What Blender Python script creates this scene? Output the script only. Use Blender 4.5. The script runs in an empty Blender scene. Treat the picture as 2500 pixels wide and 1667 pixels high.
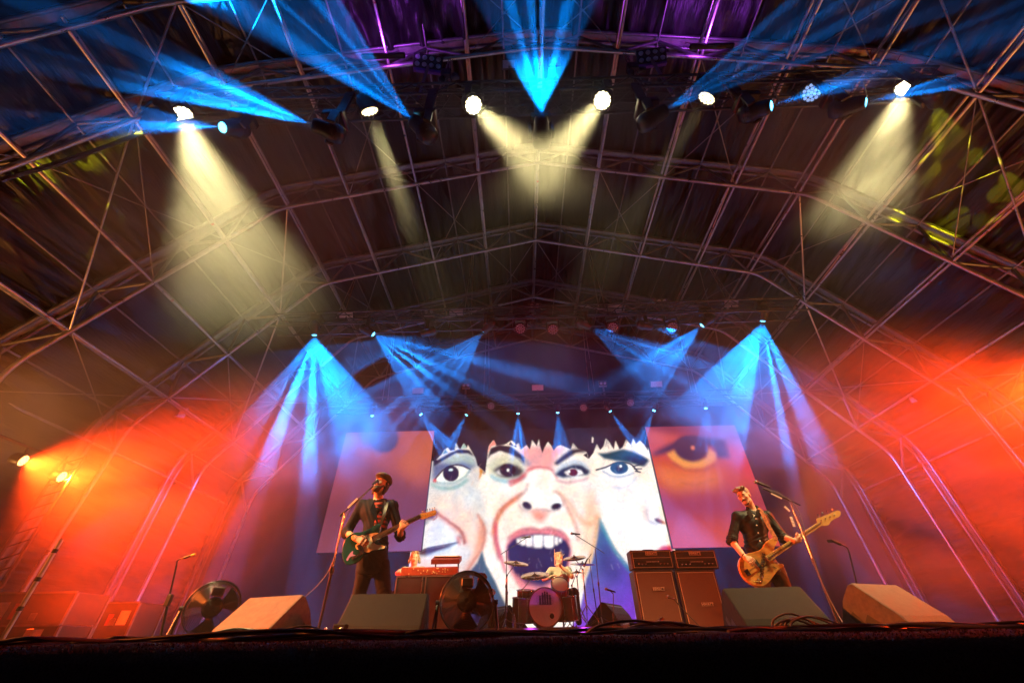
import bpy, math, random
import numpy as np
from mathutils import Vector, Matrix
random.seed(7); RNG = np.random.default_rng(7)
sc = bpy.context.scene
COL = sc.collection
# ------------------------------------------------------------------ camera, sky, exposure
F_PX, CX, CY, HOR = 972.0, 1250.0, 833.5, 1564.0          # 14 mm lens, horizon low in the frame
PITCH = math.atan((HOR - CY) / F_PX); YAW = math.radians(0.6); ROLL = math.radians(1.0)
CAM = np.array([0.0, 0.0, 0.0])
_f = np.array([-math.sin(YAW) * math.cos(PITCH), math.cos(YAW) * math.cos(PITCH), math.sin(PITCH)])
_r0 = np.array([math.cos(YAW), math.sin(YAW), 0.0]); _u0 = np.cross(_r0, _f)
_r = _r0 * math.cos(ROLL) - _u0 * math.sin(ROLL); _u = _u0 * math.cos(ROLL) + _r0 * math.sin(ROLL)
cam_data = bpy.data.cameras.new('camera'); cam = bpy.data.objects.new('camera', cam_data); COL.objects.link(cam)
cam_data.sensor_width = 36.0; cam_data.lens = 36.0 * F_PX / 2500.0
cam_data.clip_start = 0.02; cam_data.clip_end = 600.0
cam.matrix_world = Matrix(((_r[0], _u[0], -_f[0], CAM[0]), (_r[1], _u[1], -_f[1], CAM[1]),
                           (_r[2], _u[2], -_f[2], CAM[2]), (0, 0, 0, 1)))
sc.camera = cam
world = bpy.data.worlds.new('World'); sc.world = world; world.use_nodes = True
wn = world.node_tree.nodes; wl = world.node_tree.links
bg = wn['Background']; skyt = wn.new('ShaderNodeTexSky'); skyt.sky_type = 'NISHITA'; skyt.sun_disc = False
skyt.sun_elevation = math.radians(-4.0); skyt.sun_rotation = math.radians(200.0)
wl.new(skyt.outputs[0], bg.inputs[0]); bg.inputs[1].default_value = 0.05     # dusk, almost night
sc.view_settings.view_transform = 'Standard'; sc.view_settings.look = 'None'
sc.view_settings.exposure = 0.0; sc.view_settings.gamma = 1.0
cy = sc.cycles
cy.use_denoising = True
cy.max_bounces = 3; cy.diffuse_bounces = 1; cy.glossy_bounces = 1; cy.transmission_bounces = 2
cy.transparent_max_bounces = 6; cy.volume_bounces = 0
cy.sample_clamp_indirect = 4.0; cy.sample_clamp_direct = 0.0
cy.caustics_reflective = False; cy.caustics_refractive = False
cy.use_light_tree = True
cy.use_adaptive_sampling = True; cy.adaptive_threshold = 0.02; cy.adaptive_min_samples = 32

def at(x, y, Y=None, Z=None, X=None):
    """where the sight line through a point of the photograph (2500 px wide) meets a given depth / height / side"""
    d = _f * F_PX + _r * (x - CX) + _u * (CY - y)
    t = (Y - CAM[1]) / d[1] if Y is not None else ((Z - CAM[2]) / d[2] if Z is not None else (X - CAM[0]) / d[0])
    return Vector(CAM + d * t)

# ------------------------------------------------------------------ objects and tags
WM = {}
def link(o, parent=None, W=None):
    COL.objects.link(o)
    if parent is not None: o.parent = parent
    WM[o.name] = W if W is not None else (WM[parent.name] if parent is not None else Matrix.Identity(4))
    return o
def tag(o, label=None, cat=None, group=None, kind=None):
    if label: o['label'] = label
    if cat: o['category'] = cat
    if group: o['group'] = group
    if kind: o['kind'] = kind
    return o
def thing(name, label, cat, loc=(0, 0, 0), rz=0.0, group=None, M=None):
    o = bpy.data.objects.new(name, None); o.empty_display_size = 0.1
    W = M if M is not None else Matrix.Translation(Vector(loc)) @ Matrix.Rotation(rz, 4, 'Z')
    o.matrix_world = W
    link(o, None, W.copy())
    return tag(o, label, cat, group)
def copy_tree(o, parent=None):
    c = o.copy(); COL.objects.link(c); c.parent = parent
    for ch in o.children: copy_tree(ch, c)
    return c

# ------------------------------------------------------------------ mesh builder
def frame(z, up=(0, 0, 1)):
    z = Vector(z).normalized(); up = Vector(up)
    if abs(z.dot(up.normalized())) > 0.98: up = Vector((0, 1, 0)) if abs(z.y) < 0.9 else Vector((1, 0, 0))
    x = up.cross(z).normalized(); y = z.cross(x)
    return x, y, z
class MB:
    def __init__(s): s.v = []; s.f = []; s.s = []
    def add(s, vs, fs, smooth=False):
        n = len(s.v); s.v.extend([tuple(p) for p in vs]); s.f.extend([tuple(i + n for i in f) for f in fs])
        s.s.extend([smooth] * len(fs)); return s
    def box(s, c, d, M=None):
        hx, hy, hz = d[0] / 2, d[1] / 2, d[2] / 2
        vs = [Vector((sx * hx, sy * hy, sz * hz)) for sz in (-1, 1) for sy in (-1, 1) for sx in (-1, 1)]
        if M is not None: vs = [M @ p for p in vs]
        c = Vector(c); vs = [p + c for p in vs]
        return s.add(vs, [(0, 2, 3, 1), (4, 5, 7, 6), (0, 1, 5, 4), (2, 6, 7, 3), (0, 4, 6, 2), (1, 3, 7, 5)])
    def bevbox(s, c, d, b, M=None):
        """box with chamfered edges"""
        hx, hy, hz = d[0] / 2, d[1] / 2, d[2] / 2; vs = []; idx = {}
        for sx in (-1, 1):
            for sy in (-1, 1):
                for sz in (-1, 1):
                    for a in range(3):
                        p = [sx * hx, sy * hy, sz * hz]
                        for k in range(3):
                            if k != a: p[k] -= (sx, sy, sz)[k] * b
                        idx[(sx, sy, sz, a)] = len(vs); vs.append(Vector(p))
        fs = []
        for a in range(3):
            o = [k for k in range(3) if k != a]
            for sg in (-1, 1):
                q = []
                for (m, n) in ((-1, -1), (1, -1), (1, 1), (-1, 1)):
                    k = [0, 0, 0]; k[a] = sg; k[o[0]] = m; k[o[1]] = n; q.append(idx[(*k, a)])
                fs.append(tuple(q))
        for a in range(3):
            o = [k for k in range(3) if k != a]
            for m in (-1, 1):
                for n in (-1, 1):
                    k0 = [0, 0, 0]; k0[o[0]] = m; k0[o[1]] = n; k1 = list(k0); k0[a] = -1; k1[a] = 1
                    fs.append((idx[(*k0, o[0])], idx[(*k1, o[0])], idx[(*k1, o[1])], idx[(*k0, o[1])]))
        for sx in (-1, 1):
            for sy in (-1, 1):
                for sz in (-1, 1): fs.append(tuple(idx[(sx, sy, sz, a)] for a in range(3)))
        if M is not None: vs = [M @ p for p in vs]
        c = Vector(c)
        return s.add([p + c for p in vs], fs)
    def tube(s, p, q, r, n=8, r2=None, caps=True):
        p = Vector(p); q = Vector(q); r2 = r if r2 is None else r2
        x, y, z = frame(q - p); vs = []
        for (c, rr) in ((p, r), (q, r2)):
            for i in range(n):
                a = 2 * math.pi * i / n; vs.append(c + x * (rr * math.cos(a)) + y * (rr * math.sin(a)))
        s.add(vs, [(i, (i + 1) % n, n + (i + 1) % n, n + i) for i in range(n)], True)
        if caps: s.add(vs, [tuple(range(n - 1, -1, -1)), tuple(range(n, 2 * n))])
        return s
    def path(s, pts, r, n=6, closed=False, caps=True):
        pts = [Vector(p) for p in pts]; m = len(pts); vs = []; x = None
        rr = r if isinstance(r, (list, tuple)) else [r] * m
        for i, p in enumerate(pts):
            a = pts[(i - 1) % m] if (closed or i > 0) else p
            b = pts[(i + 1) % m] if (closed or i < m - 1) else p
            t = (b - a)
            if t.length < 1e-9: t = Vector((0, 0, 1))
            t.normalize()
            if x is None: x = frame(t)[0]
            x = (x - t * x.dot(t))
            if x.length < 1e-6: x = frame(t)[0]
            x.normalize(); y = t.cross(x)
            for k in range(n):
                an = 2 * math.pi * k / n; vs.append(p + x * (rr[i] * math.cos(an)) + y * (rr[i] * math.sin(an)))
        fs = []
        for i in range(m if closed else m - 1):
            j = (i + 1) % m
            for k in range(n): fs.append((i * n + k, i * n + (k + 1) % n, j * n + (k + 1) % n, j * n + k))
        s.add(vs, fs, True)
        if caps and not closed: s.add(vs, [tuple(range(n - 1, -1, -1)), tuple(range((m - 1) * n, m * n))])
        return s
    def lathe(s, prof, o, z, n=24, up=(0, 0, 1), smooth=True, caps=True):
        """prof: (radius, height) pairs along axis z from o"""
        x, y, z = frame(z, up); o = Vector(o); vs = []; m = len(prof)
        for (r, h) in prof:
            for i in range(n):
                a = 2 * math.pi * i / n; vs.append(o + z * h + x * (r * math.cos(a)) + y * (r * math.sin(a)))
        fs = [(j * n + i, j * n + (i + 1) % n, (j + 1) * n + (i + 1) % n, (j + 1) * n + i) for j in range(m - 1) for i in range(n)]
        s.add(vs, fs, smooth)
        if caps and prof[0][0] > 1e-5: s.add(vs[:n], [tuple(range(n - 1, -1, -1))])
        if caps and prof[-1][0] > 1e-5: s.add(vs[-n:], [tuple(range(n))])
        return s
    def prism(s, poly, o, x, y, z0, z1, smooth=False):
        """2-D outline (counter-clockwise) swept along x cross y from z0 to z1"""
        o = Vector(o); x = Vector(x); y = Vector(y); z = x.cross(y); n = len(poly)
        vs = [o + x * a + y * b + z * z0 for a, b in poly] + [o + x * a + y * b + z * z1 for a, b in poly]
        s.add(vs, [tuple(range(n - 1, -1, -1)), tuple(range(n, 2 * n))])
        return s.add(vs, [(i, (i + 1) % n, n + (i + 1) % n, n + i) for i in range(n)], smooth)
    def ball(s, c, r, n=12, m=8, M=None):
        c = Vector(c); rx, ry, rz = (r, r, r) if not hasattr(r, '__len__') else r; vs = []
        for j in range(m + 1):
            t = math.pi * j / m
            for i in range(n):
                a = 2 * math.pi * i / n
                p = Vector((rx * math.sin(t) * math.cos(a), ry * math.sin(t) * math.sin(a), rz * math.cos(t)))
                vs.append(c + (M @ p if M is not None else p))
        return s.add(vs, [(j * n + i, (j + 1) * n + i, (j + 1) * n + (i + 1) % n, j * n + (i + 1) % n) for j in range(m) for i in range(n)], True)
    def torus(s, c, z, R, r, n=32, k=6, up=(0, 0, 1)):
        x, y, _ = frame(z, up); c = Vector(c)
        return s.path([c + x * (R * math.cos(2 * math.pi * i / n)) + y * (R * math.sin(2 * math.pi * i / n)) for i in range(n)], r, k, True)
    def mesh(s, name):
        me = bpy.data.meshes.new(name); me.from_pydata(s.v, [], s.f)
        me.polygons.foreach_set('use_smooth', s.s); me.update(); return me
    def build(s, name, mat, parent=None, world=True, fix=False):
        """world: the points are world points; they are brought into the parent's frame"""
        if world and parent is not None:
            Mi = WM[parent.name].inverted()
            s.v = [tuple(Mi @ Vector(p)) for p in s.v]
        me = s.mesh(name); o = bpy.data.objects.new(name, me)
        if mat is not None: me.materials.append(mat)
        if fix:
            import bmesh
            bm = bmesh.new(); bm.from_mesh(me); bmesh.ops.recalc_face_normals(bm, faces=bm.faces); bm.to_mesh(me); bm.free()
        return link(o, parent)
def spline(pts, n=8):
    """Catmull-Rom through the points"""
    P = [Vector(p) for p in pts]; P = [P[0] * 2 - P[1]] + P + [P[-1] * 2 - P[-2]]; out = []
    for i in range(1, len(P) - 2):
        a, b, c, d = P[i - 1], P[i], P[i + 1], P[i + 2]
        for k in range(n):
            t = k / n
            out.append(0.5 * ((2 * b) + (c - a) * t + (2 * a - 5 * b + 4 * c - d) * t * t + (3 * b - a - 3 * c + d) * t ** 3))
    out.append(P[-2]); return out

# ------------------------------------------------------------------ materials
MATS = {}
def mat(name, col, rough=0.6, metal=0.0, var=0.0, scale=8.0, bump=0.0, bscale=40.0, spec=None, stretch=None, emit=None, estr=0.0, coat=0.0, rvar=0.0, col2=None):
    """Principled material with noise-driven colour, roughness and fine relief"""
    if name in MATS: return MATS[name]
    m = bpy.data.materials.new(name); m.use_nodes = True; nt = m.node_tree; N = nt.nodes; L = nt.links
    b = N['Principled BSDF']; b.inputs['Roughness'].default_value = rough; b.inputs['Metallic'].default_value = metal
    b.inputs['Base Color'].default_value = (*col, 1)
    if spec is not None: b.inputs['Specular IOR Level'].default_value = spec
    if coat: b.inputs['Coat Weight'].default_value = coat; b.inputs['Coat Roughness'].default_value = 0.12
    tc = mp = None
    if var or bump or rvar:
        tc = N.new('ShaderNodeTexCoord'); mp = N.new('ShaderNodeMapping'); L.new(tc.outputs['Object'], mp.inputs[0])
        if stretch: mp.inputs['Scale'].default_value = stretch
    if var or rvar:
        nz = N.new('ShaderNodeTexNoise'); nz.inputs['Scale'].default_value = scale; nz.inputs['Detail'].default_value = 6
        nz.inputs['Roughness'].default_value = 0.65
        L.new(mp.outputs[0], nz.inputs[0])
        if var:
            rp = N.new('ShaderNodeMapRange'); rp.inputs[1].default_value = 0.3; rp.inputs[2].default_value = 0.7
            L.new(nz.outputs[0], rp.inputs[0])
            mx = N.new('ShaderNodeMix'); mx.data_type = 'RGBA'; L.new(rp.outputs[0], mx.inputs[0])
            c2 = col2 if col2 is not None else tuple(min(1, c * (1 + var)) for c in col)
            mx.inputs[6].default_value = (*[c * (1 - var) for c in col], 1); mx.inputs[7].default_value = (*c2, 1)
            L.new(mx.outputs[2], b.inputs['Base Color'])
        if rvar:
            r2 = N.new('ShaderNodeMapRange'); r2.inputs[1].default_value = 0.3; r2.inputs[2].default_value = 0.7
            r2.inputs[3].default_value = max(0.03, rough - rvar); r2.inputs[4].default_value = min(1, rough + rvar)
            L.new(nz.outputs[0], r2.inputs[0]); L.new(r2.outputs[0], b.inputs['Roughness'])
    if bump:
        nb = N.new('ShaderNodeTexNoise'); nb.inputs['Scale'].default_value = bscale; nb.inputs['Detail'].default_value = 4
        L.new(mp.outputs[0], nb.inputs[0]); bp = N.new('ShaderNodeBump'); bp.inputs['Strength'].default_value = bump
        bp.inputs['Distance'].default_value = 0.01; L.new(nb.outputs[0], bp.inputs['Height']); L.new(bp.outputs[0], b.inputs['Normal'])
    if emit is not None:
        b.inputs['Emission Color'].default_value = (*emit, 1); b.inputs['Emission Strength'].default_value = estr
        m.cycles.emission_sampling = 'NONE'
    MATS[name] = m; return m
# ================================================================== SETTING
M_alu = mat('aluminium', (0.5, 0.47, 0.45), 0.38, 0.9, var=0.25, scale=5, rvar=0.15)
M_alu_dull = mat('aluminium_dull', (0.24, 0.225, 0.22), 0.45, 0.8, var=0.3, scale=6, rvar=0.12)
M_blackpaint = mat('black_paint', (0.03, 0.03, 0.034), 0.42, 0.0, var=0.35, scale=12, rvar=0.12)
M_blacksteel = mat('black_steel', (0.06, 0.06, 0.065), 0.35, 0.6, var=0.3, scale=10, rvar=0.1)
M_blackplastic = mat('black_plastic', (0.022, 0.022, 0.024), 0.45, var=0.3, scale=20)
M_redband = mat('red_tape', (0.5, 0.02, 0.02), 0.5, var=0.2)
M_chrome = mat('chrome', (0.75, 0.75, 0.77), 0.16, 1.0, var=0.1, scale=30, rvar=0.06)

# ---- ground of the pit, stage deck
g = MB(); g.box((0.8, 0, -1.62), (76, 76, 0.2))
tag(g.build('ground', mat('trampled_grass', (0.035, 0.045, 0.02), 0.9, var=0.5, scale=2.0, bump=0.6, bscale=12)), kind='structure')
M_deck = mat('stage_deck', (0.03, 0.028, 0.028), 0.55, var=0.4, scale=3.0, bump=0.15, bscale=25, rvar=0.15)
LIP = 0.96
g = MB(); g.box((0.8, LIP + 0.35 + 7.1, -0.1), (25.0, 14.2, 0.2)); deck = tag(g.build('stage_floor', M_deck), kind='structure')
# the carpet that is rolled over the stage edge: a rounded, slightly lumpy strip
def carpet():
    m = bpy.data.materials.new('stage_carpet'); m.use_nodes = True; N = m.node_tree.nodes; L = m.node_tree.links; b = N['Principled BSDF']
    tc = N.new('ShaderNodeTexCoord'); n1 = N.new('ShaderNodeTexNoise'); n1.inputs['Scale'].default_value = 260; n1.inputs['Detail'].default_value = 3
    L.new(tc.outputs['Object'], n1.inputs[0]); cr = N.new('ShaderNodeValToRGB'); L.new(n1.outputs[0], cr.inputs[0])
    cr.color_ramp.elements[0].position = 0.35; cr.color_ramp.elements[0].color = (0.006, 0.006, 0.006, 1)
    cr.color_ramp.elements[1].position = 0.72; cr.color_ramp.elements[1].color = (0.07, 0.066, 0.056, 1)
    L.new(cr.outputs[0], b.inputs['Base Color']); b.inputs['Roughness'].default_value = 0.85
    bp = N.new('ShaderNodeBump'); bp.inputs['Strength'].default_value = 0.9; bp.inputs['Distance'].default_value = 0.004
    L.new(n1.outputs[0], bp.inputs['Height']); L.new(bp.outputs[0], b.inputs['Normal']); return m
M_carpet = carpet(); MATS['stage_carpet'] = M_carpet
g = MB(); nx = 500; prof = [(LIP + 0.40, 0.005), (LIP + 0.25, 0.006), (LIP + 0.10, 0.007), (LIP + 0.045, 0.004), (LIP + 0.02, -0.006), (LIP + 0.004, -0.024), (LIP, -0.05), (LIP, -0.3), (LIP + 0.02, -1.5)]
vs = []
for i in range(nx + 1):
    x = -11.5 + 24.5 * i / nx
    w = 0.0012 * math.sin(x * 5.1) + 0.0009 * math.sin(x * 13.7 + 1) + 0.0006 * math.sin(x * 31 + 2)
    for j, (y, z) in enumerate(prof):
        k = 1.0 if j in (1, 2, 3, 4, 5) else 0.3
        vs.append((x, y + (0.4 * w if j > 3 else 0), z + w * k))
P = len(prof)
g.add(vs, [(i * P + j, i * P + j + 1, (i + 1) * P + j + 1, (i + 1) * P + j) for i in range(nx) for j in range(P - 1)], True)
carpet_o = tag(g.build('stage_carpet', M_carpet), kind='structure')
g = MB(); vs = []; fs = []                                    # the pile that catches light along the edge
for i in range(15000):
    x = random.uniform(-2.6, 2.8); t = random.random() ** 1.6
    y = LIP + 0.01 + 0.10 * t; z = (0.004 if t > 0.3 else -0.008 + 0.04 * t)
    h = random.uniform(0.002, 0.0055); a = random.uniform(0, 6.28); w = 0.0011
    dx, dy = math.cos(a) * w, math.sin(a) * w; lx, ly = random.gauss(0, 0.002), random.gauss(-0.001, 0.002)
    n = len(vs); vs += [(x - dx, y - dy, z), (x + dx, y + dy, z), (x + lx, y + ly, z + h)]; fs.append((n, n + 1, n + 2))
g.add(vs, fs); pile = g.build('carpet_pile', mat('carpet_fibre', (0.08, 0.075, 0.06), 0.8, var=0.6, scale=300)); pile.parent = carpet_o
tag(pile, kind='stuff')

# ---- the tunnel roof: arches, purlins, skin
TX = 0.8                                                      # the ridge stands a little right of the camera
HALF = [(0, 12.1), (7.4, 10.1), (11.35, 4.6), (11.5, -1.5)]
HALF_L = [(0, 11.22), (7.0, 9.28), (10.52, 4.4), (10.75, -1.5)]
ARCH_Y = [1.95, 3.36, 6.22, 9.05, 11.95, 14.8]
def rounded(half, r=0.55):
    """the half profile with its knees rounded, from ridge down"""
    P = [Vector((a, b)) for a, b in half]; out = [P[0]]
    for i in range(1, len(P) - 1):
        a = (P[i - 1] - P[i]).normalized(); b = (P[i + 1] - P[i]).normalized()
        for k in range(5):
            t = k / 4; p0 = P[i] + a * r * (1 - t); p1 = P[i] + b * r * t
            out.append(p0.lerp(p1, t))
    out.append(P[-1]); return out
UP = rounded(HALF); LO = rounded(HALF_L, 0.3)
def full(half): return [(TX - p.x, p.y) for p in reversed(half)] + [(TX + p.x, p.y) for p in half[1:]]
def along(half, s):
    """point at arc length s from the ridge on an un-rounded half profile, with its tangent"""
    P = [Vector(p) for p in half]
    for a, b in zip(P, P[1:]):
        l = (b - a).length
        if s <= l: return a + (b - a) * (s / l), (b - a) / l
        s -= l
    return P[-1], (P[-1] - P[-2]).normalized()
roof = thing('stage_roof', 'large tunnel-shaped stage roof of aluminium arches and black wrinkled sheeting', 'roof', (TX, 1.95, -1.5))
NODES_U = [0, 1.9, 3.8, 5.75, 7.45, 9.4, 11.3, 13.2, 14.9]    # arc lengths of the purlin nodes
NODES_L = [0, 1.78, 3.6, 5.45, 7.05, 8.85, 10.6, 12.3, 13.9]
for ai, Y in enumerate(ARCH_Y):
    b = MB(); pts = full(UP)
    for (dy, dz, r) in ((-0.11, 0.0, 0.042), (0.11, 0.0, 0.042)):
        b.path([(x, Y + dy, z + dz) for x, z in pts], r, 6)
    for (x0, z0), (x1, z1) in zip(pts, pts[1:]):              # the sheeting rail between the two tubes
        d = Vector((x1 - x0, 0, z1 - z0)); nrm = Vector((-d.z, 0, d.x)).normalized()
        a = Vector((x0, Y, z0)); c = Vector((x1, Y, z1))
        for o1 in (nrm * 0.06,):
            b.add([a + o1 + Vector((0, -0.13, 0)), a + o1 + Vector((0, 0.13, 0)), c + o1 + Vector((0, 0.13, 0)), c + o1 + Vector((0, -0.13, 0)),
                   a + o1 * 1.5 + Vector((0, -0.13, 0)), a + o1 * 1.5 + Vector((0, 0.13, 0)), c + o1 * 1.5 + Vector((0, 0.13, 0)), c + o1 * 1.5 + Vector((0, -0.13, 0))],
                  [(0, 1, 2, 3), (7, 6, 5, 4), (0, 4, 5, 1), (2, 6, 7, 3), (0, 3, 7, 4), (1, 5, 6, 2)])
    arch = b.build('arch_truss', M_alu_dull, roof)
    MB().path([(x, Y, z) for x, z in full(LO)], 0.05, 8).build('lower_chord', M_alu, arch)
    for sg in (-1, 1):
        prev = None
        for i in range(len(NODES_L)):
            lp, lt = along(HALF_L, NODES_L[i]); lpt = Vector((TX + sg * lp.x, Y, lp.y))
            if i + 1 < len(NODES_U):
                um, _ = along(HALF, (NODES_U[i] + NODES_U[i + 1]) / 2)
                ump = Vector((TX + sg * um.x, Y, um.y - 0.03))
                l2, _ = along(HALF_L, NODES_L[i + 1]); l2p = Vector((TX + sg * l2.x, Y, l2.y))
                MB().tube(lpt, ump, 0.036, 6).build('brace', M_alu_dull, arch)
                MB().tube(ump, l2p, 0.036, 6).build('brace', M_alu_dull, arch)
            if i == 0 and sg == 1:
                MB().tube(lpt, (TX, Y, 12.05), 0.03, 6).build('king_post', M_alu_dull, arch)
# purlins between the arches: an upper and a lower tube at each node, red-banded sleeves, diagonals
for bi in range(len(ARCH_Y) - 1):
    y0, y1 = ARCH_Y[bi], ARCH_Y[bi + 1]
    for i in range(len(NODES_U)):
        for sg in ((-1, 1) if i else (1,)):
            up, ut = along(HALF, NODES_U[i]); lp, lt = along(HALF_L, NODES_L[i])
            u0 = Vector((TX + sg * up.x, y0, up.y - 0.06)); u1 = Vector((u0.x, y1, u0.z))
            l0 = Vector((TX + sg * lp.x, y0, lp.y + 0.02)); l1 = Vector((l0.x, y1, l0.z))
            MB().tube(u0, u1, 0.034, 8).build('purlin', M_alu, roof)
            if i < 8: 
                pl = MB().tube(l0, l1, 0.034, 8).build('purlin', M_alu, roof)
                if (i + bi) % 2 == 0:
                    t = 0.82 if bi % 2 else 0.2
                    MB().tube(l0.lerp(l1, t), l0.lerp(l1, t + 0.02), 0.034, 8).build('red_sleeve', M_redband, pl)
            if (i + bi) % 2 == 0 and i < 8:
                MB().tube(l0, u1, 0.02, 6).build('diagonal_brace', M_alu, roof)
            elif i in (2, 3, 5, 6, 7):
                MB().tube(l1, u0, 0.02, 6).build('diagonal_brace', M_alu, roof)
    for i in range(len(NODES_U) - 1):                          # thinner intermediate purlins and crossed wind wires
        for sg in (-1, 1):
            up, _ = along(HALF, (NODES_U[i] + NODES_U[i + 1]) / 2); a = Vector((TX + sg * up.x, y0, up.y - 0.05)); MB().tube(a, (a.x, y1, a.z), 0.024, 6).build('purlin', M_alu_dull, roof)
            if (i + bi) % 3 == 0:
                p0, _ = along(HALF_L, NODES_L[i]); p1, _ = along(HALF_L, NODES_L[i + 1])
                for (ya, yb) in ((y0, y1), (y1, y0)): MB().tube((TX + sg * p0.x, ya, p0.y + 0.04), (TX + sg * p1.x, yb, p1.y + 0.04), 0.013, 5).build('wind_brace', M_alu_dull, roof)
    for sg in (-1, 1):                                        # plan bracing of the long side slopes
        for (ia, ib) in (((5, 7),) if bi in (1, 3) else ((4, 5),)):
            if (bi + ia) % 2: ia, ib = ib, ia
            a, _ = along(HALF_L, NODES_L[ia]); c, _ = along(HALF_L, NODES_L[ib])
            MB().tube((TX + sg * a.x, y0, a.y), (TX + sg * c.x, y1, c.y), 0.022, 6).build('diagonal_brace', M_alu, roof)
# skin: one sheet per bay, puckered along the rails
def skin_mat():
    m = bpy.data.materials.new('roof_sheeting'); m.use_nodes = True; N = m.node_tree.nodes; L = m.node_tree.links; b = N['Principled BSDF']
    tc = N.new('ShaderNodeTexCoord'); n1 = N.new('ShaderNodeTexNoise'); n1.inputs['Scale'].default_value = 1.2; n1.inputs['Detail'].default_value = 8
    L.new(tc.outputs['Object'], n1.inputs[0]); cr = N.new('ShaderNodeValToRGB'); L.new(n1.outputs[0], cr.inputs[0])
    cr.color_ramp.elements[0].position = 0.3; cr.color_ramp.elements[0].color = (0.009, 0.008, 0.0078, 1)
    cr.color_ramp.elements[1].position = 0.75; cr.color_ramp.elements[1].color = (0.024, 0.0215, 0.020, 1)
    L.new(cr.outputs[0], b.inputs['Base Color']); b.inputs['Roughness'].default_value = 0.36; b.inputs['Specular IOR Level'].default_value = 0.22
    mp = N.new('ShaderNodeMapping'); mp.inputs['Scale'].default_value = (9.0, 1.2, 9.0); L.new(tc.outputs['Object'], mp.inputs[0])
    n2 = N.new('ShaderNodeTexNoise'); n2.inputs['Scale'].default_value = 2.2; n2.inputs['Detail'].default_value = 5; L.new(mp.outputs[0], n2.inputs[0])
    bp = N.new('ShaderNodeBump'); bp.inputs['Strength'].default_value = 0.45; bp.inputs['Distance'].default_value = 0.05
    L.new(n2.outputs[0], bp.inputs['Height']); L.new(bp.outputs[0], b.inputs['Normal']); return m
M_skin = skin_mat()
_fp = full(rounded(HALF, 0.8)); _fp = [Vector((x, z)) for x, z in _fp]
_cum = [0.0]
for a, c in zip(_fp, _fp[1:]): _cum.append(_cum[-1] + (c - a).length)
_cum = np.array(_cum); _FX = np.array([p.x for p in _fp]); _FZ = np.array([p.y for p in _fp]); TOT = _cum[-1]
def roof_panel(y0, y1, nu=900, nv=30, amp=1.0):
    u = np.linspace(0, TOT, nu); v = np.linspace(0, 1, nv)
    X = np.interp(u, _cum, _FX); Z = np.interp(u, _cum, _FZ)
    tx = np.gradient(X, u); tz = np.gradient(Z, u); l = np.hypot(tx, tz); nxn = tz / l; nzn = -tx / l    # inward normal
    s = np.where(nzn > 0, -1, 1); nxn, nzn = nxn * s, nzn * s
    U, V = np.meshgrid(u, v, indexing='ij'); e = np.abs(2 * V - 1)
    d = 0.10 * (1 - e ** 2)                                                       # sag
    loc = 0.35 + 0.65 * np.clip(0.5 + 0.8 * np.sin(U * 0.55 + RNG.uniform(0, 6)) + 0.5 * np.sin(U * 1.3 + RNG.uniform(0, 6)), 0, 1.3)
    for k in range(16):
        fr = RNG.uniform(6, 30); ph = RNG.uniform(0, 6.3); sk = RNG.normal(0, 2.2); side = RNG.integers(0, 2)
        ed = np.clip((1 - V if side else V), 0, 1) ** 2.5
        a = amp * 0.075 / fr ** 0.62 * 3.6
        d += a * loc * ed * np.sin(fr * U + ph + sk * V * 2) * (0.6 + 0.4 * np.sin(U * RNG.uniform(0.3, 1.1) + ph))
    for k in range(6):
        fr = RNG.uniform(2, 7); ph = RNG.uniform(0, 6.3); sk = RNG.normal(0, 3.0)
        d += amp * 0.034 * loc * np.sin(fr * U + ph + sk * V) * (1 - 0.5 * e)
    d += -0.02
    y = y0 + 0.06 + (y1 - y0 - 0.12) * V
    PX = X[:, None] - 0.09 * -nxn[:, None] * 0 + nxn[:, None] * (d - 0.14); PZ = Z[:, None] + nzn[:, None] * (d - 0.14)
    co = np.stack([PX, y, PZ], -1).reshape(-1, 3)
    idx = np.arange(nu * nv).reshape(nu, nv)
    q = np.stack([idx[:-1, :-1], idx[1:, :-1], idx[1:, 1:], idx[:-1, 1:]], -1).reshape(-1, 4)
    return co, q
def np_mesh(name, co, q, material, parent=None, smooth=True):
    if parent is not None:
        Mi = np.array(WM[parent.name].inverted()); co = co @ Mi[:3, :3].T + Mi[:3, 3]
    me = bpy.data.meshes.new(name); k = q.shape[1]
    me.vertices.add(len(co)); me.vertices.foreach_set('co', np.asarray(co, np.float32).ravel())
    me.loops.add(q.size); me.loops.foreach_set('vertex_index', q.astype(np.int32).ravel())
    me.polygons.add(len(q)); me.polygons.foreach_set('loop_start', np.arange(0, q.size, k, dtype=np.int32))
    me.polygons.foreach_set('use_smooth', np.full(len(q), smooth)); me.update(calc_edges=True); me.validate()
    if material is not None: me.materials.append(material)
    return link(bpy.data.objects.new(name, me), parent)
for bi in range(len(ARCH_Y) - 1):
    co, q = roof_panel(ARCH_Y[bi], ARCH_Y[bi + 1], amp=1.5 if bi < 1 else 1.1)
    np_mesh('roof_panel', co, q, M_skin, roof)
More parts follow.
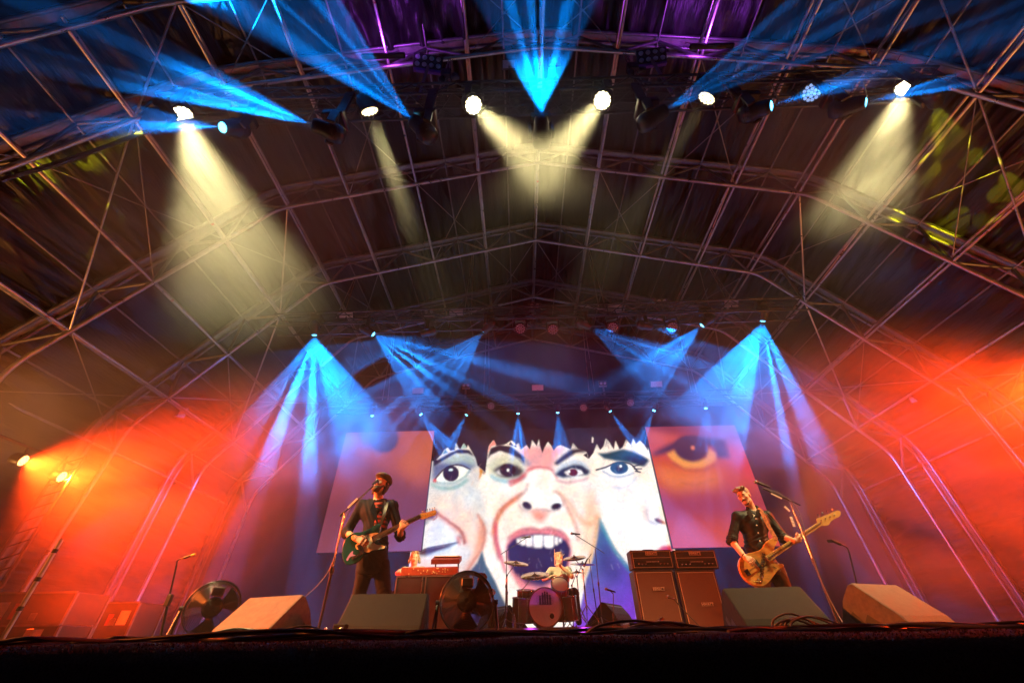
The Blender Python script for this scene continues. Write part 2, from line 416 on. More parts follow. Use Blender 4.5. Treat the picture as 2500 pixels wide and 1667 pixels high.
# gable sheet closing the back
nu, nv = 160, 60
U, V = np.meshgrid(np.linspace(-1, 1, nu), np.linspace(0, 1, nv), indexing='ij')
X = TX + 11.2 * U; top = np.interp(np.abs(X - TX), [0, 7.4, 11.35], [12.0, 10.0, 4.6]); Zg = -1.5 + (top + 1.5) * V
Yg = 14.92 + 0.05 * np.sin(X * 3.1 + 0.4 * np.sin(Zg)) + 0.03 * np.sin(X * 7.7 + 1.3)
idx = np.arange(nu * nv).reshape(nu, nv); q = np.stack([idx[:-1, :-1], idx[1:, :-1], idx[1:, 1:], idx[:-1, 1:]], -1).reshape(-1, 4)
np_mesh('gable_sheet', np.stack([X, Yg, Zg], -1).reshape(-1, 3), q, mat('black_molton', (0.008, 0.008, 0.009), 0.95, var=0.3, scale=2), roof)

# ---- box trusses that carry the lamps
def box_truss(name, label, p, q, w, step, material, braces=(0, 1, 2)):
    p = Vector(p); q = Vector(q); d = (q - p).normalized(); L = (q - p).length
    up = Vector((0, 0, 1)); side = d.cross(up).normalized(); up = side.cross(d)
    t = thing(name, label, 'truss', (p + q) / 2)
    c = [side * (w / 2) * a + up * (w / 2) * b for a, b in ((-1, -1), (1, -1), (1, 1), (-1, 1))]
    for o in c: MB().tube(p + o, q + o, 0.028, 8).build('chord', material, t)
    n = int(L / step)
    for f in braces:                                      # faces of the truss: bottom, one side, top, other side
        a, b = c[f], c[(f + 1) % 4]
        for i in range(n):
            s0, s1 = p + d * (L * i / n), p + d * (L * (i + 1) / n)
            if i % 2: MB().tube(s0 + a, s1 + b, 0.014, 5, caps=False).build('brace', material, t)
            else: MB().tube(s0 + b, s1 + a, 0.014, 5, caps=False).build('brace', material, t)
    return t
TR_F = (Vector((-7.0, 3.42, 8.52)), Vector((8.3, 3.36, 8.52)))
TR_M = (Vector((-7.0, 8.9, 7.5)), Vector((8.2, 8.75, 7.5)))
TR_B = (Vector((-6.4, 12.45, 6.7)), Vector((8.0, 12.45, 6.7)))
box_truss('front_truss', 'black box truss hung nearest the audience, carrying the cream and blue lamps', *TR_F, 0.45, 0.42, M_blacksteel, (0, 1, 3))
box_truss('middle_truss', 'black box truss across mid-stage with a row of blue beam lamps below it', *TR_M, 0.45, 0.5, M_blacksteel, (0, 1))
box_truss('rear_truss', 'black box truss just above the video wall with small blue lamps', *TR_B, 0.40, 0.5, M_blacksteel, (0, 1))
# hangers: pairs of steel drop wires from arches to trusses
for (tr, Y) in ((TR_F, 3.36), (TR_M, 9.05), (TR_B, 11.95)):
    for k, fx in enumerate((0.12, 0.37, 0.63, 0.88)):
        p = tr[0].lerp(tr[1], fx); s = abs(p.x - TX)
        zt = np.interp(s, [0, 7.0, 10.5], [11.22, 9.28, 4.4])
        w = MB(); w.tube(p + Vector((-0.1, 0, 0.2)), (p.x - 0.02, Y, zt), 0.012, 5); w.tube(p + Vector((0.1, 0, 0.2)), (p.x + 0.02, Y, zt), 0.012, 5)
        nm = {3.36: 'front', 9.05: 'middle', 11.95: 'rear'}[Y]
        tag(w.build('truss_hanger', M_alu), 'steel drop wires holding up the %s truss, %s of its four pairs' % (nm, ('leftmost', 'second from left', 'third from left', 'rightmost')[k]), 'hanger', 'truss hangers')
# ================================================================== LAMPS
HAZE_D = 0.0035
BLUE = (0.0, 0.24, 1.0); CREAM = (1.0, 0.83, 0.36); RED = (1.0, 0.040, 0.003); AMBER = (1.0, 0.36, 0.08)
def aim_matrix(loc, target):
    """lamp frame: -z to the target, x across the sight line, so slots of a gobo plate stand upright in the fan"""
    loc = Vector(loc); z = (loc - Vector(target)).normalized()
    view = (loc - Vector(CAM)).normalized(); x = z.cross(view)
    if x.length < 1e-3: x = Vector((1, 0, 0))
    x.normalize(); y = z.cross(x)
    return Matrix(((x.x, y.x, z.x, loc.x), (x.y, y.y, z.y, loc.y), (x.z, y.z, z.z, loc.z), (0, 0, 0, 1)))
def spot(loc, target, color, watt, angle, blend, parent, gobo=None, radius=0.04, name='lamp'):
    ld = bpy.data.lights.new(name, 'SPOT'); ld.energy = watt; ld.color = color; ld.spot_size = math.radians(angle); ld.spot_blend = blend
    ld.shadow_soft_size = radius
    o = bpy.data.objects.new(name, ld); COL.objects.link(o); Mw = aim_matrix(loc, target)
    if parent is not None: o.parent = parent; o.matrix_parent_inverse = WM[parent.name].inverted()
    o.matrix_basis = Mw
    if gobo:
        ld.use_nodes = True; N = ld.node_tree.nodes; L = ld.node_tree.links; em = N['Emission']
        tc = N.new('ShaderNodeTexCoord'); sp = N.new('ShaderNodeSeparateXYZ'); L.new(tc.outputs['Normal'], sp.inputs[0])
        dv = N.new('ShaderNodeMath'); dv.operation = 'DIVIDE'; L.new(sp.outputs[0], dv.inputs[0]); L.new(sp.outputs[2], dv.inputs[1])
        if gobo.get('blotch'):
            dv2 = N.new('ShaderNodeMath'); dv2.operation = 'DIVIDE'; L.new(sp.outputs[1], dv2.inputs[0]); L.new(sp.outputs[2], dv2.inputs[1])
            cb = N.new('ShaderNodeCombineXYZ'); L.new(dv.outputs[0], cb.inputs[0]); L.new(dv2.outputs[0], cb.inputs[1]); cb.inputs[2].default_value = gobo['seed']
            nz = N.new('ShaderNodeTexNoise'); L.new(cb.outputs[0], nz.inputs[0]); nz.inputs['Scale'].default_value = gobo['scale']
            nz.inputs['Detail'].default_value = 1
        else:
            ad = N.new('ShaderNodeMath'); ad.operation = 'ADD'; L.new(dv.outputs[0], ad.inputs[0]); ad.inputs[1].default_value = gobo['seed']
            nz = N.new('ShaderNodeTexNoise'); nz.noise_dimensions = '1D'; L.new(ad.outputs[0], nz.inputs['W'])
            nz.inputs['Scale'].default_value = gobo['scale']; nz.inputs['Detail'].default_value = gobo.get('detail', 2)
        if gobo.get('stops'):                                      # slots of the plate: (angle, brightness) pairs
            mu = N.new('ShaderNodeMath'); mu.operation = 'MULTIPLY_ADD'; L.new(dv.outputs[0], mu.inputs[0]); mu.inputs[1].default_value = 1 / 2.6; mu.inputs[2].default_value = 0.5
            cr = N.new('ShaderNodeValToRGB'); L.new(mu.outputs[0], cr.inputs[0]); el = cr.color_ramp.elements; st = gobo['stops']
            for k, (an_, vl) in enumerate([st[0], st[-1]] + list(st[1:-1])):
                ps = min(1, max(0, 0.5 + math.tan(math.radians(an_)) / 2.6)); e = el[k] if k < 2 else el.new(ps)
                e.position = ps; e.color = (vl / 2, vl / 2, vl / 2, 1)
            x2 = N.new('ShaderNodeMath'); x2.operation = 'MULTIPLY'; L.new(cr.outputs[0], x2.inputs[0]); x2.inputs[1].default_value = 2.0; nz = x2
            gobo = dict(gobo, lo=0.0, hi=4.0, base=0.0, peak=4.0)
        mr = N.new('ShaderNodeMapRange'); mr.interpolation_type = 'SMOOTHSTEP' if not gobo.get('stops') else 'LINEAR'; L.new(nz.outputs[0], mr.inputs[0])
        mr.inputs[1].default_value = gobo.get('lo', 0.45); mr.inputs[2].default_value = gobo.get('hi', 0.62)
        mr.inputs[3].default_value = gobo.get('base', 0.25); mr.inputs[4].default_value = gobo.get('peak', 2.2)
        if gobo.get('v'):                                          # slotted plate: a fan, not a full cone
            d2 = N.new('ShaderNodeMath'); d2.operation = 'DIVIDE'; L.new(sp.outputs[1], d2.inputs[0]); L.new(sp.outputs[2], d2.inputs[1])
            ab = N.new('ShaderNodeMath'); ab.operation = 'ABSOLUTE'; L.new(d2.outputs[0], ab.inputs[0])
            wv = N.new('ShaderNodeMapRange'); wv.interpolation_type = 'SMOOTHSTEP'; L.new(ab.outputs[0], wv.inputs[0])
            wv.inputs[1].default_value = gobo['v']; wv.inputs[2].default_value = gobo['v'] * 0.5; wv.inputs[3].default_value = 0; wv.inputs[4].default_value = 1
            mm = N.new('ShaderNodeMath'); mm.operation = 'MULTIPLY'; L.new(mr.outputs[0], mm.inputs[0]); L.new(wv.outputs[0], mm.inputs[1]); mr = mm
        lf = N.new('ShaderNodeLightFalloff'); lf.inputs['Smooth'].default_value = gobo.get('smooth', 0.3); L.new(mr.outputs[0], lf.inputs['Strength'])
        L.new(lf.outputs['Quadratic'], em.inputs['Strength'])
    return o
M_lensblue = mat('lens_blue_lit', (0.02, 0.1, 0.2), 0.2, emit=(0.10, 0.62, 1.0), estr=9.0)
M_ledcream = mat('led_cream_lit', (0.4, 0.35, 0.2), 0.3, emit=(1.0, 0.86, 0.50), estr=14.0)
M_leddim = mat('led_cream_soft', (0.4, 0.35, 0.2), 0.3, emit=(1.0, 0.80, 0.42), estr=3.0)
M_ledred = mat('led_red_lit', (0.4, 0.1, 0.05), 0.3, emit=(1.0, 0.42, 0.12), estr=9.0)
M_ledoff = mat('led_glass', (0.35, 0.36, 0.42), 0.12, 0.0, var=0.1, coat=0.6)
M_ledblueoff = mat('led_blue_glow', (0.2, 0.25, 0.4), 0.2, emit=(0.35, 0.55, 1.0), estr=0.9)
M_plate = mat('frosted_panel', (0.55, 0.50, 0.50), 0.45, var=0.12, scale=25)
M_housing = mat('lamp_housing', (0.018, 0.018, 0.020), 0.4, var=0.3, scale=15)
M_lens_rim = mat('lens_rim', (0.05, 0.05, 0.055), 0.25, 0.4)
def hang_parts(t, loc, top, aim, s=1.0):
    """clamp, base box, yoke between the truss and a head that points along aim"""
    loc = Vector(loc); bz = loc.z + 0.30 * s
    b = MB(); b.bevbox((loc.x, loc.y, bz + 0.07 * s), (0.36 * s, 0.34 * s, 0.14 * s), 0.02 * s); b.build('base', M_housing, t)
    c = MB()
    c.box((loc.x, loc.y, (bz + 0.14 * s + top) / 2), (0.16 * s, 0.05, max(0.03, top - bz - 0.12 * s)))
    c.build('clamp', M_blacksteel, t)
    h = Vector((aim.x, aim.y, 0)); h = h.normalized() if h.length > 0.05 else Vector((0, -1, 0)); side = Vector((-h.y, h.x, 0))
    y = MB(); R = Matrix(((side.x, h.x, 0), (side.y, h.y, 0), (0, 0, 1)))
    y.bevbox((loc.x, loc.y, bz - 0.02 * s), (0.40 * s, 0.12 * s, 0.04 * s), 0.01 * s, R)
    for sg in (-1, 1): y.bevbox(loc + side * (0.19 * s * sg) + Vector((0, 0, 0.13 * s)), (0.05 * s, 0.13 * s, 0.36 * s), 0.012 * s, R)
    y.build('yoke', M_housing, t)
def beam_head(name, label, group, px, py, Y, target, watt, angle, gobo, top, s=1.0, blend=0.12, color=BLUE, face_off=0.27):
    """a moving head whose lens shows at the given sight line"""
    lens = at(px, py, Y=Y); aim = (Vector(target) - lens).normalized(); piv = lens - aim * (face_off * s)
    t = thing(name, label, 'stage light', piv, group=group)
    hang_parts(t, piv, top, aim, s)
    hd = MB(); hd.lathe([(0.05 * s, -0.24 * s), (0.12 * s, -0.22 * s), (0.155 * s, -0.14 * s), (0.16 * s, 0.0), (0.13 * s, 0.05 * s), (0.12 * s, 0.20 * s), (0.105 * s, 0.262 * s), (0.085 * s, 0.27 * s), (0.08 * s, 0.25 * s)], piv, aim, 20)
    for k in range(5): hd.torus(piv + aim * ((-0.12 + 0.03 * k) * s), aim, 0.157 * s, 0.006 * s, 20, 4)
    hd.build('head', M_housing, t)
    ln = MB(); ln.lathe([(0.082 * s, 0.255 * s), (0.06 * s, 0.268 * s), (0.0, 0.274 * s)], piv, aim, 16); ln.build('lens', M_lensblue, t)
    spot(lens + aim * (0.03 * s), target, color, watt, angle, blend, t, gobo, 0.02)
    return t
def wash_head(name, label, group, px, py, Y, target, watt, angle, lit, top, s=1.0, blend=0.7, color=CREAM, face_aim=None):
    """LED wash: a round face of nineteen lenses"""
    face = at(px, py, Y=Y); aim = (Vector(target) - face).normalized()
    if face_aim is not None: aim = (Vector(face_aim) - face).normalized()
    piv = face - aim * (0.16 * s)
    t = thing(name, label, 'stage light', piv, group=group)
    if top is not None: hang_parts(t, piv, top, aim, s)
    hd = MB(); hd.lathe([(0.08 * s, -0.16 * s), (0.15 * s, -0.13 * s), (0.185 * s, -0.03 * s), (0.19 * s, 0.13 * s), (0.186 * s, 0.158 * s), (0.165 * s, 0.158 * s), (0.165 * s, 0.135 * s), (0.0, 0.135 * s)], piv, aim, 24)
    hd.build('head', M_housing, t)
    x, y, z = frame(aim); cells = [(0, 0)] + [(0.062 * math.cos(a * math.pi / 3), 0.062 * math.sin(a * math.pi / 3)) for a in range(6)] + [(0.125 * math.cos(a * math.pi / 6 + 0.26), 0.125 * math.sin(a * math.pi / 6 + 0.26)) for a in range(12)]
    me = None
    for (a, b) in cells:
        o = MB().lathe([(0.029 * s, 0.0), (0.029 * s, 0.012 * s), (0.018 * s, 0.022 * s), (0.0, 0.026 * s)], piv + aim * (0.137 * s) + x * (a * s) + y * (b * s), aim, 10).build('led_lens', lit, t)
    if watt: spot(face + aim * 0.03, target, color, watt, angle, blend, t, None, 0.12 * s)
    return t
S = 2500.0 / 2352.0
ORD = ['leftmost', 'second from the left', 'third from the left', 'fourth from the left', 'fifth from the left', 'sixth from the left', 'seventh from the left', 'eighth from the left']
# ---- front truss: seven blue beam heads
def T(x, y, **k): return at(x * S, y * S, **k)
fr_top = 8.28
FB = [((510, 293), T(250, 270, Y=2.2), 0.4, 16), ((718, 287), T(300, 130, Y=2.0), 0.8, 24), ((947, 275), T(600, -60, Y=1.6), 3.0, 30),
      ((1243, 268), Vector((0.45, -2.0, 11.5)), 3.2, 64), ((1530, 253), T(1900, 30, Y=2.0), 1.0, 26), ((1773, 243), T(2060, 150, Y=2.2), 0.7, 18), ((1990, 235), T(2160, 195, Y=2.6), 0.4, 14)]
CENTRE = dict(v=0.2, seed=0, scale=1, stops=((-31, 0), (-29, 0.4), (-20, 0.4), (-18, 1.9), (-14, 1.9), (-12, 0.35), (-4, 0.3), (-3, 1.9), (-0.8, 1.9), (0, 0.03), (2, 0.03), (2.6, 2.0), (6, 2.0), (7, 0.4), (12, 0.35), (13.5, 1.9), (17, 1.9), (19, 0.35), (29, 0.3), (31, 0)))
for i, ((x, y), tg, w, an) in enumerate(FB):
    beam_head('beam_light', 'blue beam moving head, %s of seven on the front truss' % ORD[i], 'blue beam lights of the front truss',
              x * S, y * S, 3.02, tg, 27000 * w, an, dict(v=0.22, seed=3.1 * i, scale=9.0, base=0.35, peak=2.0, lo=0.46, hi=0.6) if i != 3 else CENTRE, fr_top)
# ---- front truss: six lit cream washes, one unlit
GTR = Vector((-2.35, 5.2, 1.25)); BSS = Vector((2.9, 5.4, 1.2)); DRM = Vector((0.4, 10.0, 1.3)); KEY = Vector((-2.2, 9.2, 1.3))
FW = [((420, 265), GTR, 12000, 31, M_ledcream), ((850, 258), DRM, 9000, 13, M_leddim), ((1088, 243), T(2160, 1250, Y=2.6), 13000, 15, M_ledcream),
      ((1383, 232), T(537, 1250, Y=2.6), 13000, 15, M_ledcream), ((1622, 228), KEY, 10000, 14, M_leddim), ((2080, 203), BSS, 7500, 27, M_ledcream)]
for i, ((x, y), tg, w, an, lit) in enumerate(FW):
    wash_head('wash_light', 'lit cream LED wash light, %s of six on the front truss' % ORD[i], 'cream wash lights of the front truss', x * S, y * S, 3.30, tg, w, an, lit, fr_top)
wash_head('wash_light', 'unlit round LED wash light with faint blue dots at right of the front truss', 'cream wash lights of the front truss', 1865 * S, 213 * S, 3.30, (3, 0, 0.5), 0, 20, M_ledblueoff, fr_top)
# ---- middle truss: eight blue beam heads
MBL = [((722, 770), (716, 1100), 10.4, 11.0, 92, dict(v=0.16, seed=0, scale=1, stops=((-38, 0), (-36, 0.25), (-26, 0.4), (-24, 0.03), (-21, 0.05), (-20, 1.9), (-15, 1.9), (-13, 0.3), (-5, 0.3), (-3, 2.1), (1, 2.1), (3, 0.4), (9, 0.4), (13, 1.3), (28, 1.1), (38, 0.6), (41, 0)))),
       ((858, 768), (1075, 900), 9.6, 3.6, 62, dict(v=0.16, seed=0, scale=1, stops=((-29, 0), (-28, 0.7), (-18, 0.7), (-16, 1.9), (-14, 1.9), (-12, 0.05), (-7, 0.05), (-6, 1.8), (-3, 1.8), (-2, 0.1), (2, 0.1), (3, 1.9), (6, 1.9), (7, 0.5), (14, 0.4), (15, 1.6), (18, 1.6), (20, 0.3), (27, 0.2), (29, 0)))),
       ((968, 768), (800, 826), 9.2, 0.8, 26, dict(v=0.15, seed=1.2, scale=5, base=0.5, peak=1.5)),
       ((1110, 762), (1000, 880), 9.6, 2.1, 44, dict(v=0.18, seed=2.6, scale=7, base=0.5, peak=1.6)), ((1355, 752), (1500, 828), 9.6, 2.1, 44, dict(v=0.18, seed=8.8, scale=7, base=0.5, peak=1.5)),
       ((1497, 752), (1680, 800), 9.2, 0.8, 26, dict(v=0.15, seed=6.2, scale=5, base=0.5, peak=1.5)), ((1612, 748), (1480, 868), 9.6, 2.2, 34, dict(v=0.18, seed=4.1, scale=7, base=0.55, peak=1.5)),
       ((1752, 738), (1715, 1000), 10.4, 10.0, 80, dict(v=0.16, seed=0, scale=1, stops=((-37, 0), (-35, 0.7), (-14, 0.9), (-12, 1.5), (-1, 1.7), (1, 0.35), (8, 0.3), (13, 0.35), (15, 1.8), (17, 1.8), (18, 0.12), (22, 0.12), (24, 1.1), (30, 0.9), (32, 0))))]
for i, ((x, y), (tx, ty), tY, w, an, gb) in enumerate(MBL):
    beam_head('beam_light', 'small blue beam light, %s of eight on the middle truss' % ORD[i], 'blue beam lights of the middle truss', x * S, y * S, 8.8, T(tx, ty, Y=tY), 5400 * w, an, gb, 7.28, 0.85)
# ---- rear truss: eight small blue beam heads
RB = [((855, 955), (862, 1080), 36), ((967, 952), (1050, 1060), 24), ((1071, 953), (1020, 1050), 18), ((1190, 950), (1192, 1060), 26),
      ((1281, 948), (1292, 1060), 26), ((1402, 945), (1470, 1040), 14), ((1502, 943), (1462, 1030), 16), ((1621, 938), (1625, 1070), 26)]
for i, ((x, y), (tx, ty), an) in enumerate(RB):
    beam_head('beam_light', 'tiny blue spot light, %s of eight above the video wall' % ORD[i], 'blue spot lights of the rear truss', x * S, y * S, 12.1, T(tx, ty, Y=11.95), 9000, an,
              dict(v=0.2, seed=1.7 * i, scale=14, base=0.35, peak=2.2), 6.5, 0.6)
# ---- red side floods: a row on a pipe at the left, a pair on a tower at the right just outside the picture
LR = [T(55, 1058, Y=6.2), T(143, 1095, Y=6.72)]
for i, p in enumerate(LR):
    wash_head('side_flood', ('upper' if i == 0 else 'lower') + ' round red LED flood on the dark tower at far left', 'red side floods at left', *((55 * S, 1058 * S, 6.2) if i == 0 else (143 * S, 1095 * S, 6.72)),
              Vector((-3.4, 8.0, 1.2)), 6000, 112, M_ledred, None, 0.55, 1.0, RED)
FL = [(Vector((-8.0, 3.2, 3.3)), Vector((-2.6, 4.3, 0.2)), 'left', 'nearer', 11000), (Vector((9.6, 3.4, 3.6)), Vector((3.2, 5.2, 0.7)), 'right', 'nearer', 1900), (Vector((10.6, 6.6, 4.0)), Vector((4.8, 8.0, 1.0)), 'right', 'farther', 7500)]
for i, (p, q, sd_, wh, wt) in enumerate(FL):
    t = thing('side_flood', '%s LED flood outside the picture on the %s, the %s one' % ('orange' if wh == 'nearer' else 'red', sd_, wh), 'stage light', p, group='red side floods at ' + sd_)
    aim = (q - p).normalized()
    MB().lathe([(0.08, -0.16), (0.16, -0.1), (0.17, 0.1), (0.15, 0.1), (0.15, 0.08), (0, 0.08)], p, aim, 20).build('head', M_housing, t); MB().lathe([(0.15, 0.085), (0, 0.086)], p, aim, 16).build('lens', M_ledred, t)
    MB().tube((p.x, p.y, -0.0), p, 0.025, 8).build('stand', M_blacksteel, t)
    spot(p + aim * 0.2, q, (1.0, 0.17, 0.025) if wh == 'nearer' else RED, wt, 54 if wh == 'nearer' else 112, 1.0, t, None, 0.12)
# amber uplights at the foot of both side walls and a violet bar on the front truss, all washing the roof
for i, (p, q) in enumerate(((Vector((-9.6, 4.6, 0.15)), Vector((-6.5, 6.5, 9.5))), (Vector((11.2, 4.6, 0.15)), Vector((8.0, 6.5, 9.5))))):
    t = thing('uplight', 'amber floor uplight at the foot of the %s side wall' % ('left', 'right')[i], 'stage light', p, group='amber uplights'); aim = (q - p).normalized()
    MB().lathe([(0.10, -0.14), (0.14, -0.1), (0.15, 0.06), (0.13, 0.06), (0.13, 0.04), (0, 0.04)], p + Vector((0, 0, 0.1)), aim, 20).build('head', M_housing, t); MB().box((p.x, p.y, 0.02), (0.3, 0.2, 0.03)).build('base', M_housing, t)
    spot(p + Vector((0, 0, 0.1)) + aim * 0.1, q, AMBER, 1300, 76, 0.9, t, None, 0.1)
for i, x in enumerate((-2.6, 4.2)):
    p = Vector((x, 3.0, 9.75)); q = Vector((x, 2.5, 12.0)); t = thing('violet_bar', 'violet LED bar hung above the front truss, %s one' % ('left', 'right')[i], 'stage light', p, group='violet bars')
    MB().bevbox(p, (0.9, 0.09, 0.09), 0.01).build('housing', M_housing, t); MB().box(p + Vector((0, 0, 0.047)), (0.86, 0.06, 0.006)).build('lens_strip', mat('violet_strip', (0.2, 0.05, 0.4), 0.3, emit=(0.5, 0.08, 1.0), estr=4.0), t)
    MB().tube(p, (p.x, 3.36, 11.2), 0.012, 6).build('drop_wire', M_alu, t)
    spot(p + Vector((0, -0.02, 0.10)), q, (0.45, 0.06, 1.0), 180, 130, 0.8, t, None, 0.1)
# yellow gobo heads at the truss ends, throwing leaf-like blotches on the side slopes
for i, ((x, y), tg) in enumerate((((2150, 240), T(2190, 430, Y=5.0)), ((335, 290), T(150, 470, Y=4.7)))):
    beam_head('beam_light', 'moving head at the %s end of the front truss throwing yellow blotches' % ('right', 'left')[i], 'gobo heads of the front truss', x * S, y * S, 3.1, tg, 1600, 34, dict(blotch=1, seed=2.3 + 4 * i, scale=7.0, base=0.0, peak=2.0, lo=0.54, hi=0.60), fr_top, 0.9, 0.3, (0.80, 0.78, 0.01))
# ================================================================== VIDEO WALL AND SIDE SCREENS (their pictures are made of small lit cells)
def project(P):
    v = P - CAM; z = v @ _f
    return CX + F_PX * (v @ _r) / z, CY - F_PX * (v @ _u) / z
class Canvas:
    """a picture on an upright sheet; shapes are given in the photograph's own coordinates"""
    def __init__(s, x0, x1, z0, z1, Y, nx, nz, bg):
        s.n = (nx, nz); X, Z = np.meshgrid(np.linspace(x0, x1, nx), np.linspace(z0, z1, nz), indexing='ij')
        s.P = np.stack([X, np.full_like(X, Y), Z], -1); s.x, s.y = project(s.P.reshape(-1, 3)); s.x = s.x.reshape(nx, nz); s.y = s.y.reshape(nx, nz)
        s.c = np.empty((nx, nz, 3)); s.c[:] = bg
        s.px = abs(s.x[nx // 2 + 1, nz // 2] - s.x[nx // 2, nz // 2])
    def box(s, xs, ys, pad):
        """index window of the cells near a shape"""
        m = (s.x > min(xs) - pad) & (s.x < max(xs) + pad) & (s.y > min(ys) - pad) & (s.y < max(ys) + pad)
        i = np.flatnonzero(m.any(1)); j = np.flatnonzero(m.any(0))
        if not len(i): return None
        return (slice(i[0], i[-1] + 1), slice(j[0], j[-1] + 1))
    def blur(s, m, r):
        k = max(1, int(round(r / s.px)))
        if r <= 0: return m
        for _ in range(2):
            for ax in (0, 1):
                c = np.cumsum(np.pad(m, [(k + 1, k) if a == ax else (0, 0) for a in (0, 1)], mode='edge'), axis=ax)
                n = m.shape[ax]; hi = np.take(c, np.arange(2 * k + 1, 2 * k + 1 + n), ax); lo = np.take(c, np.arange(0, n), ax)
                m = (hi - lo) / (2 * k + 1)
        return m
    def put(s, m, col, a=1.0, soft=0.0, sl=(slice(None), slice(None))):
        m = s.blur(m.astype(float), soft)[..., None] * a
        s.c[sl] = s.c[sl] * (1 - m) + np.array(col) * m
    def inside(s, pts, sl=(slice(None), slice(None))):
        x, y = s.x[sl], s.y[sl]; m = np.zeros(x.shape, bool)
        for (x0, y0), (x1, y1) in zip(pts, pts[1:] + pts[:1]):
            if y0 == y1: continue
            c = ((y0 > y) != (y1 > y)) & (x < (x1 - x0) * (y - y0) / (y1 - y0) + x0); m ^= c
        return m
    def poly(s, pts, col, soft=1.0, a=1.0):
        sl = s.box([p[0] for p in pts], [p[1] for p in pts], 4 * soft + 6)
        if sl is not None: s.put(s.inside(pts, sl), col, a, soft, sl)
    def oval(s, cx, cy, rx, ry, rot, col, soft=1.0, a=1.0):
        r = max(rx, ry); sl = s.box([cx - r, cx + r], [cy - r, cy + r], 4 * soft + 6)
        if sl is None: return
        t = math.radians(rot); dx, dy = s.x[sl] - cx, s.y[sl] - cy
        u = (dx * math.cos(t) + dy * math.sin(t)) / rx; v = (-dx * math.sin(t) + dy * math.cos(t)) / ry
        s.put(u * u + v * v < 1, col, a, soft, sl)
    def line(s, pts, w, col, soft=1.0, a=1.0, w2=None):
        sl = s.box([p[0] for p in pts], [p[1] for p in pts], 4 * soft + 10 + 2 * max(w, w2 or 0))
        if sl is None: return
        p = [tuple(q) for q in spline([(x, y, 0) for x, y in pts], 6)]; X_, Y_ = s.x[sl], s.y[sl]; best = np.full(X_.shape, 1e9); n = len(p) - 1
        for i, (q0, q1) in enumerate(zip(p, p[1:])):
            dx, dy = q1[0] - q0[0], q1[1] - q0[1]; l = dx * dx + dy * dy + 1e-9
            t = np.clip(((X_ - q0[0]) * dx + (Y_ - q0[1]) * dy) / l, 0, 1)
            ww = w if w2 is None else w + (w2 - w) * (i + t) / n
            best = np.minimum(best, np.hypot(X_ - q0[0] - t * dx, Y_ - q0[1] - t * dy) - ww)
        s.put(best < 0, col, a, soft, sl)
    def build(s, name, material, parent):
        nx, nz = s.n; idx = np.arange(nx * nz).reshape(nx, nz)
        q = np.stack([idx[:-1, :-1], idx[1:, :-1], idx[1:, 1:], idx[:-1, 1:]], -1).reshape(-1, 4)
        o = np_mesh(name, s.P.reshape(-1, 3), q, material, parent, False)
        at_ = o.data.color_attributes.new('picture', 'FLOAT_COLOR', 'POINT'); c = np.ones((nx * nz, 4)); c[:, :3] = s.c.reshape(-1, 3)
        at_.data.foreach_set('color', c.astype(np.float32).ravel()); return o
def screen_mat(name, strength, grain=0.05):
    m = bpy.data.materials.new(name); m.use_nodes = True; N = m.node_tree.nodes; L = m.node_tree.links; b = N['Principled BSDF']
    b.inputs['Base Color'].default_value = (0.004, 0.004, 0.004, 1); b.inputs['Roughness'].default_value = 0.7; b.inputs['Specular IOR Level'].default_value = 0.1
    vc = N.new('ShaderNodeVertexColor'); vc.layer_name = 'picture'; tc = N.new('ShaderNodeTexCoord')
    nz = N.new('ShaderNodeTexNoise'); nz.inputs['Scale'].default_value = 16; nz.inputs['Detail'].default_value = 6; nz.inputs['Roughness'].default_value = 0.75; L.new(tc.outputs['Object'], nz.inputs[0])
    mr = N.new('ShaderNodeMapRange'); L.new(nz.outputs[0], mr.inputs[0]); mr.inputs[1].default_value = 0.3; mr.inputs[2].default_value = 0.7; mr.inputs[3].default_value = 1 - grain * 2; mr.inputs[4].default_value = 1 + grain
    sx = N.new('ShaderNodeSeparateXYZ'); L.new(tc.outputs['Object'], sx.inputs[0]); ml = N.new('ShaderNodeMath'); ml.operation = 'MULTIPLY'; L.new(sx.outputs[2], ml.inputs[0]); ml.inputs[1].default_value = 170.0
    sn = N.new('ShaderNodeMath'); sn.operation = 'SINE'; L.new(ml.outputs[0], sn.inputs[0]); m2 = N.new('ShaderNodeMath'); m2.operation = 'MULTIPLY_ADD'; L.new(sn.outputs[0], m2.inputs[0]); m2.inputs[1].default_value = 0.05; m2.inputs[2].default_value = 1.0
    mu = N.new('ShaderNodeMath'); mu.operation = 'MULTIPLY'; L.new(mr.outputs[0], mu.inputs[0]); L.new(m2.outputs[0], mu.inputs[1])
    m3 = N.new('ShaderNodeMath'); m3.operation = 'MULTIPLY'; L.new(mu.outputs[0], m3.inputs[0]); m3.inputs[1].default_value = strength
    L.new(vc.outputs[0], b.inputs['Emission Color']); L.new(m3.outputs[0], b.inputs['Emission Strength']); m.cycles.emission_sampling = 'NONE'; return m
def lin(r, g, b): return tuple(((c / 255) / 12.92 if c <= 10 else ((c / 255 + 0.055) / 1.055) ** 2.4) for c in (r, g, b))
def c1(*p): return [(780 + x / 4.694, 1000 + y / 4.694) for x, y in p]
def c2(*p): return [(1230 + x / 3.612, 1000 + y / 3.612) for x, y in p]
def c3(*p): return [(850 + x / 5.058, 1250 + y / 5.058) for x, y in p]
def c6(*p): return [(1200 + x / 3.92, 1250 + y / 3.92) for x, y in p]
CREAMW = lin(255, 246, 236); DARK = lin(44, 34, 46); TEAL = lin(12, 128, 140); NAVY = lin(40, 62, 130); PINK = lin(246, 170, 160); ORG = lin(246, 158, 88); ROSE = lin(226, 84, 108); GREYW = lin(232, 228, 224)
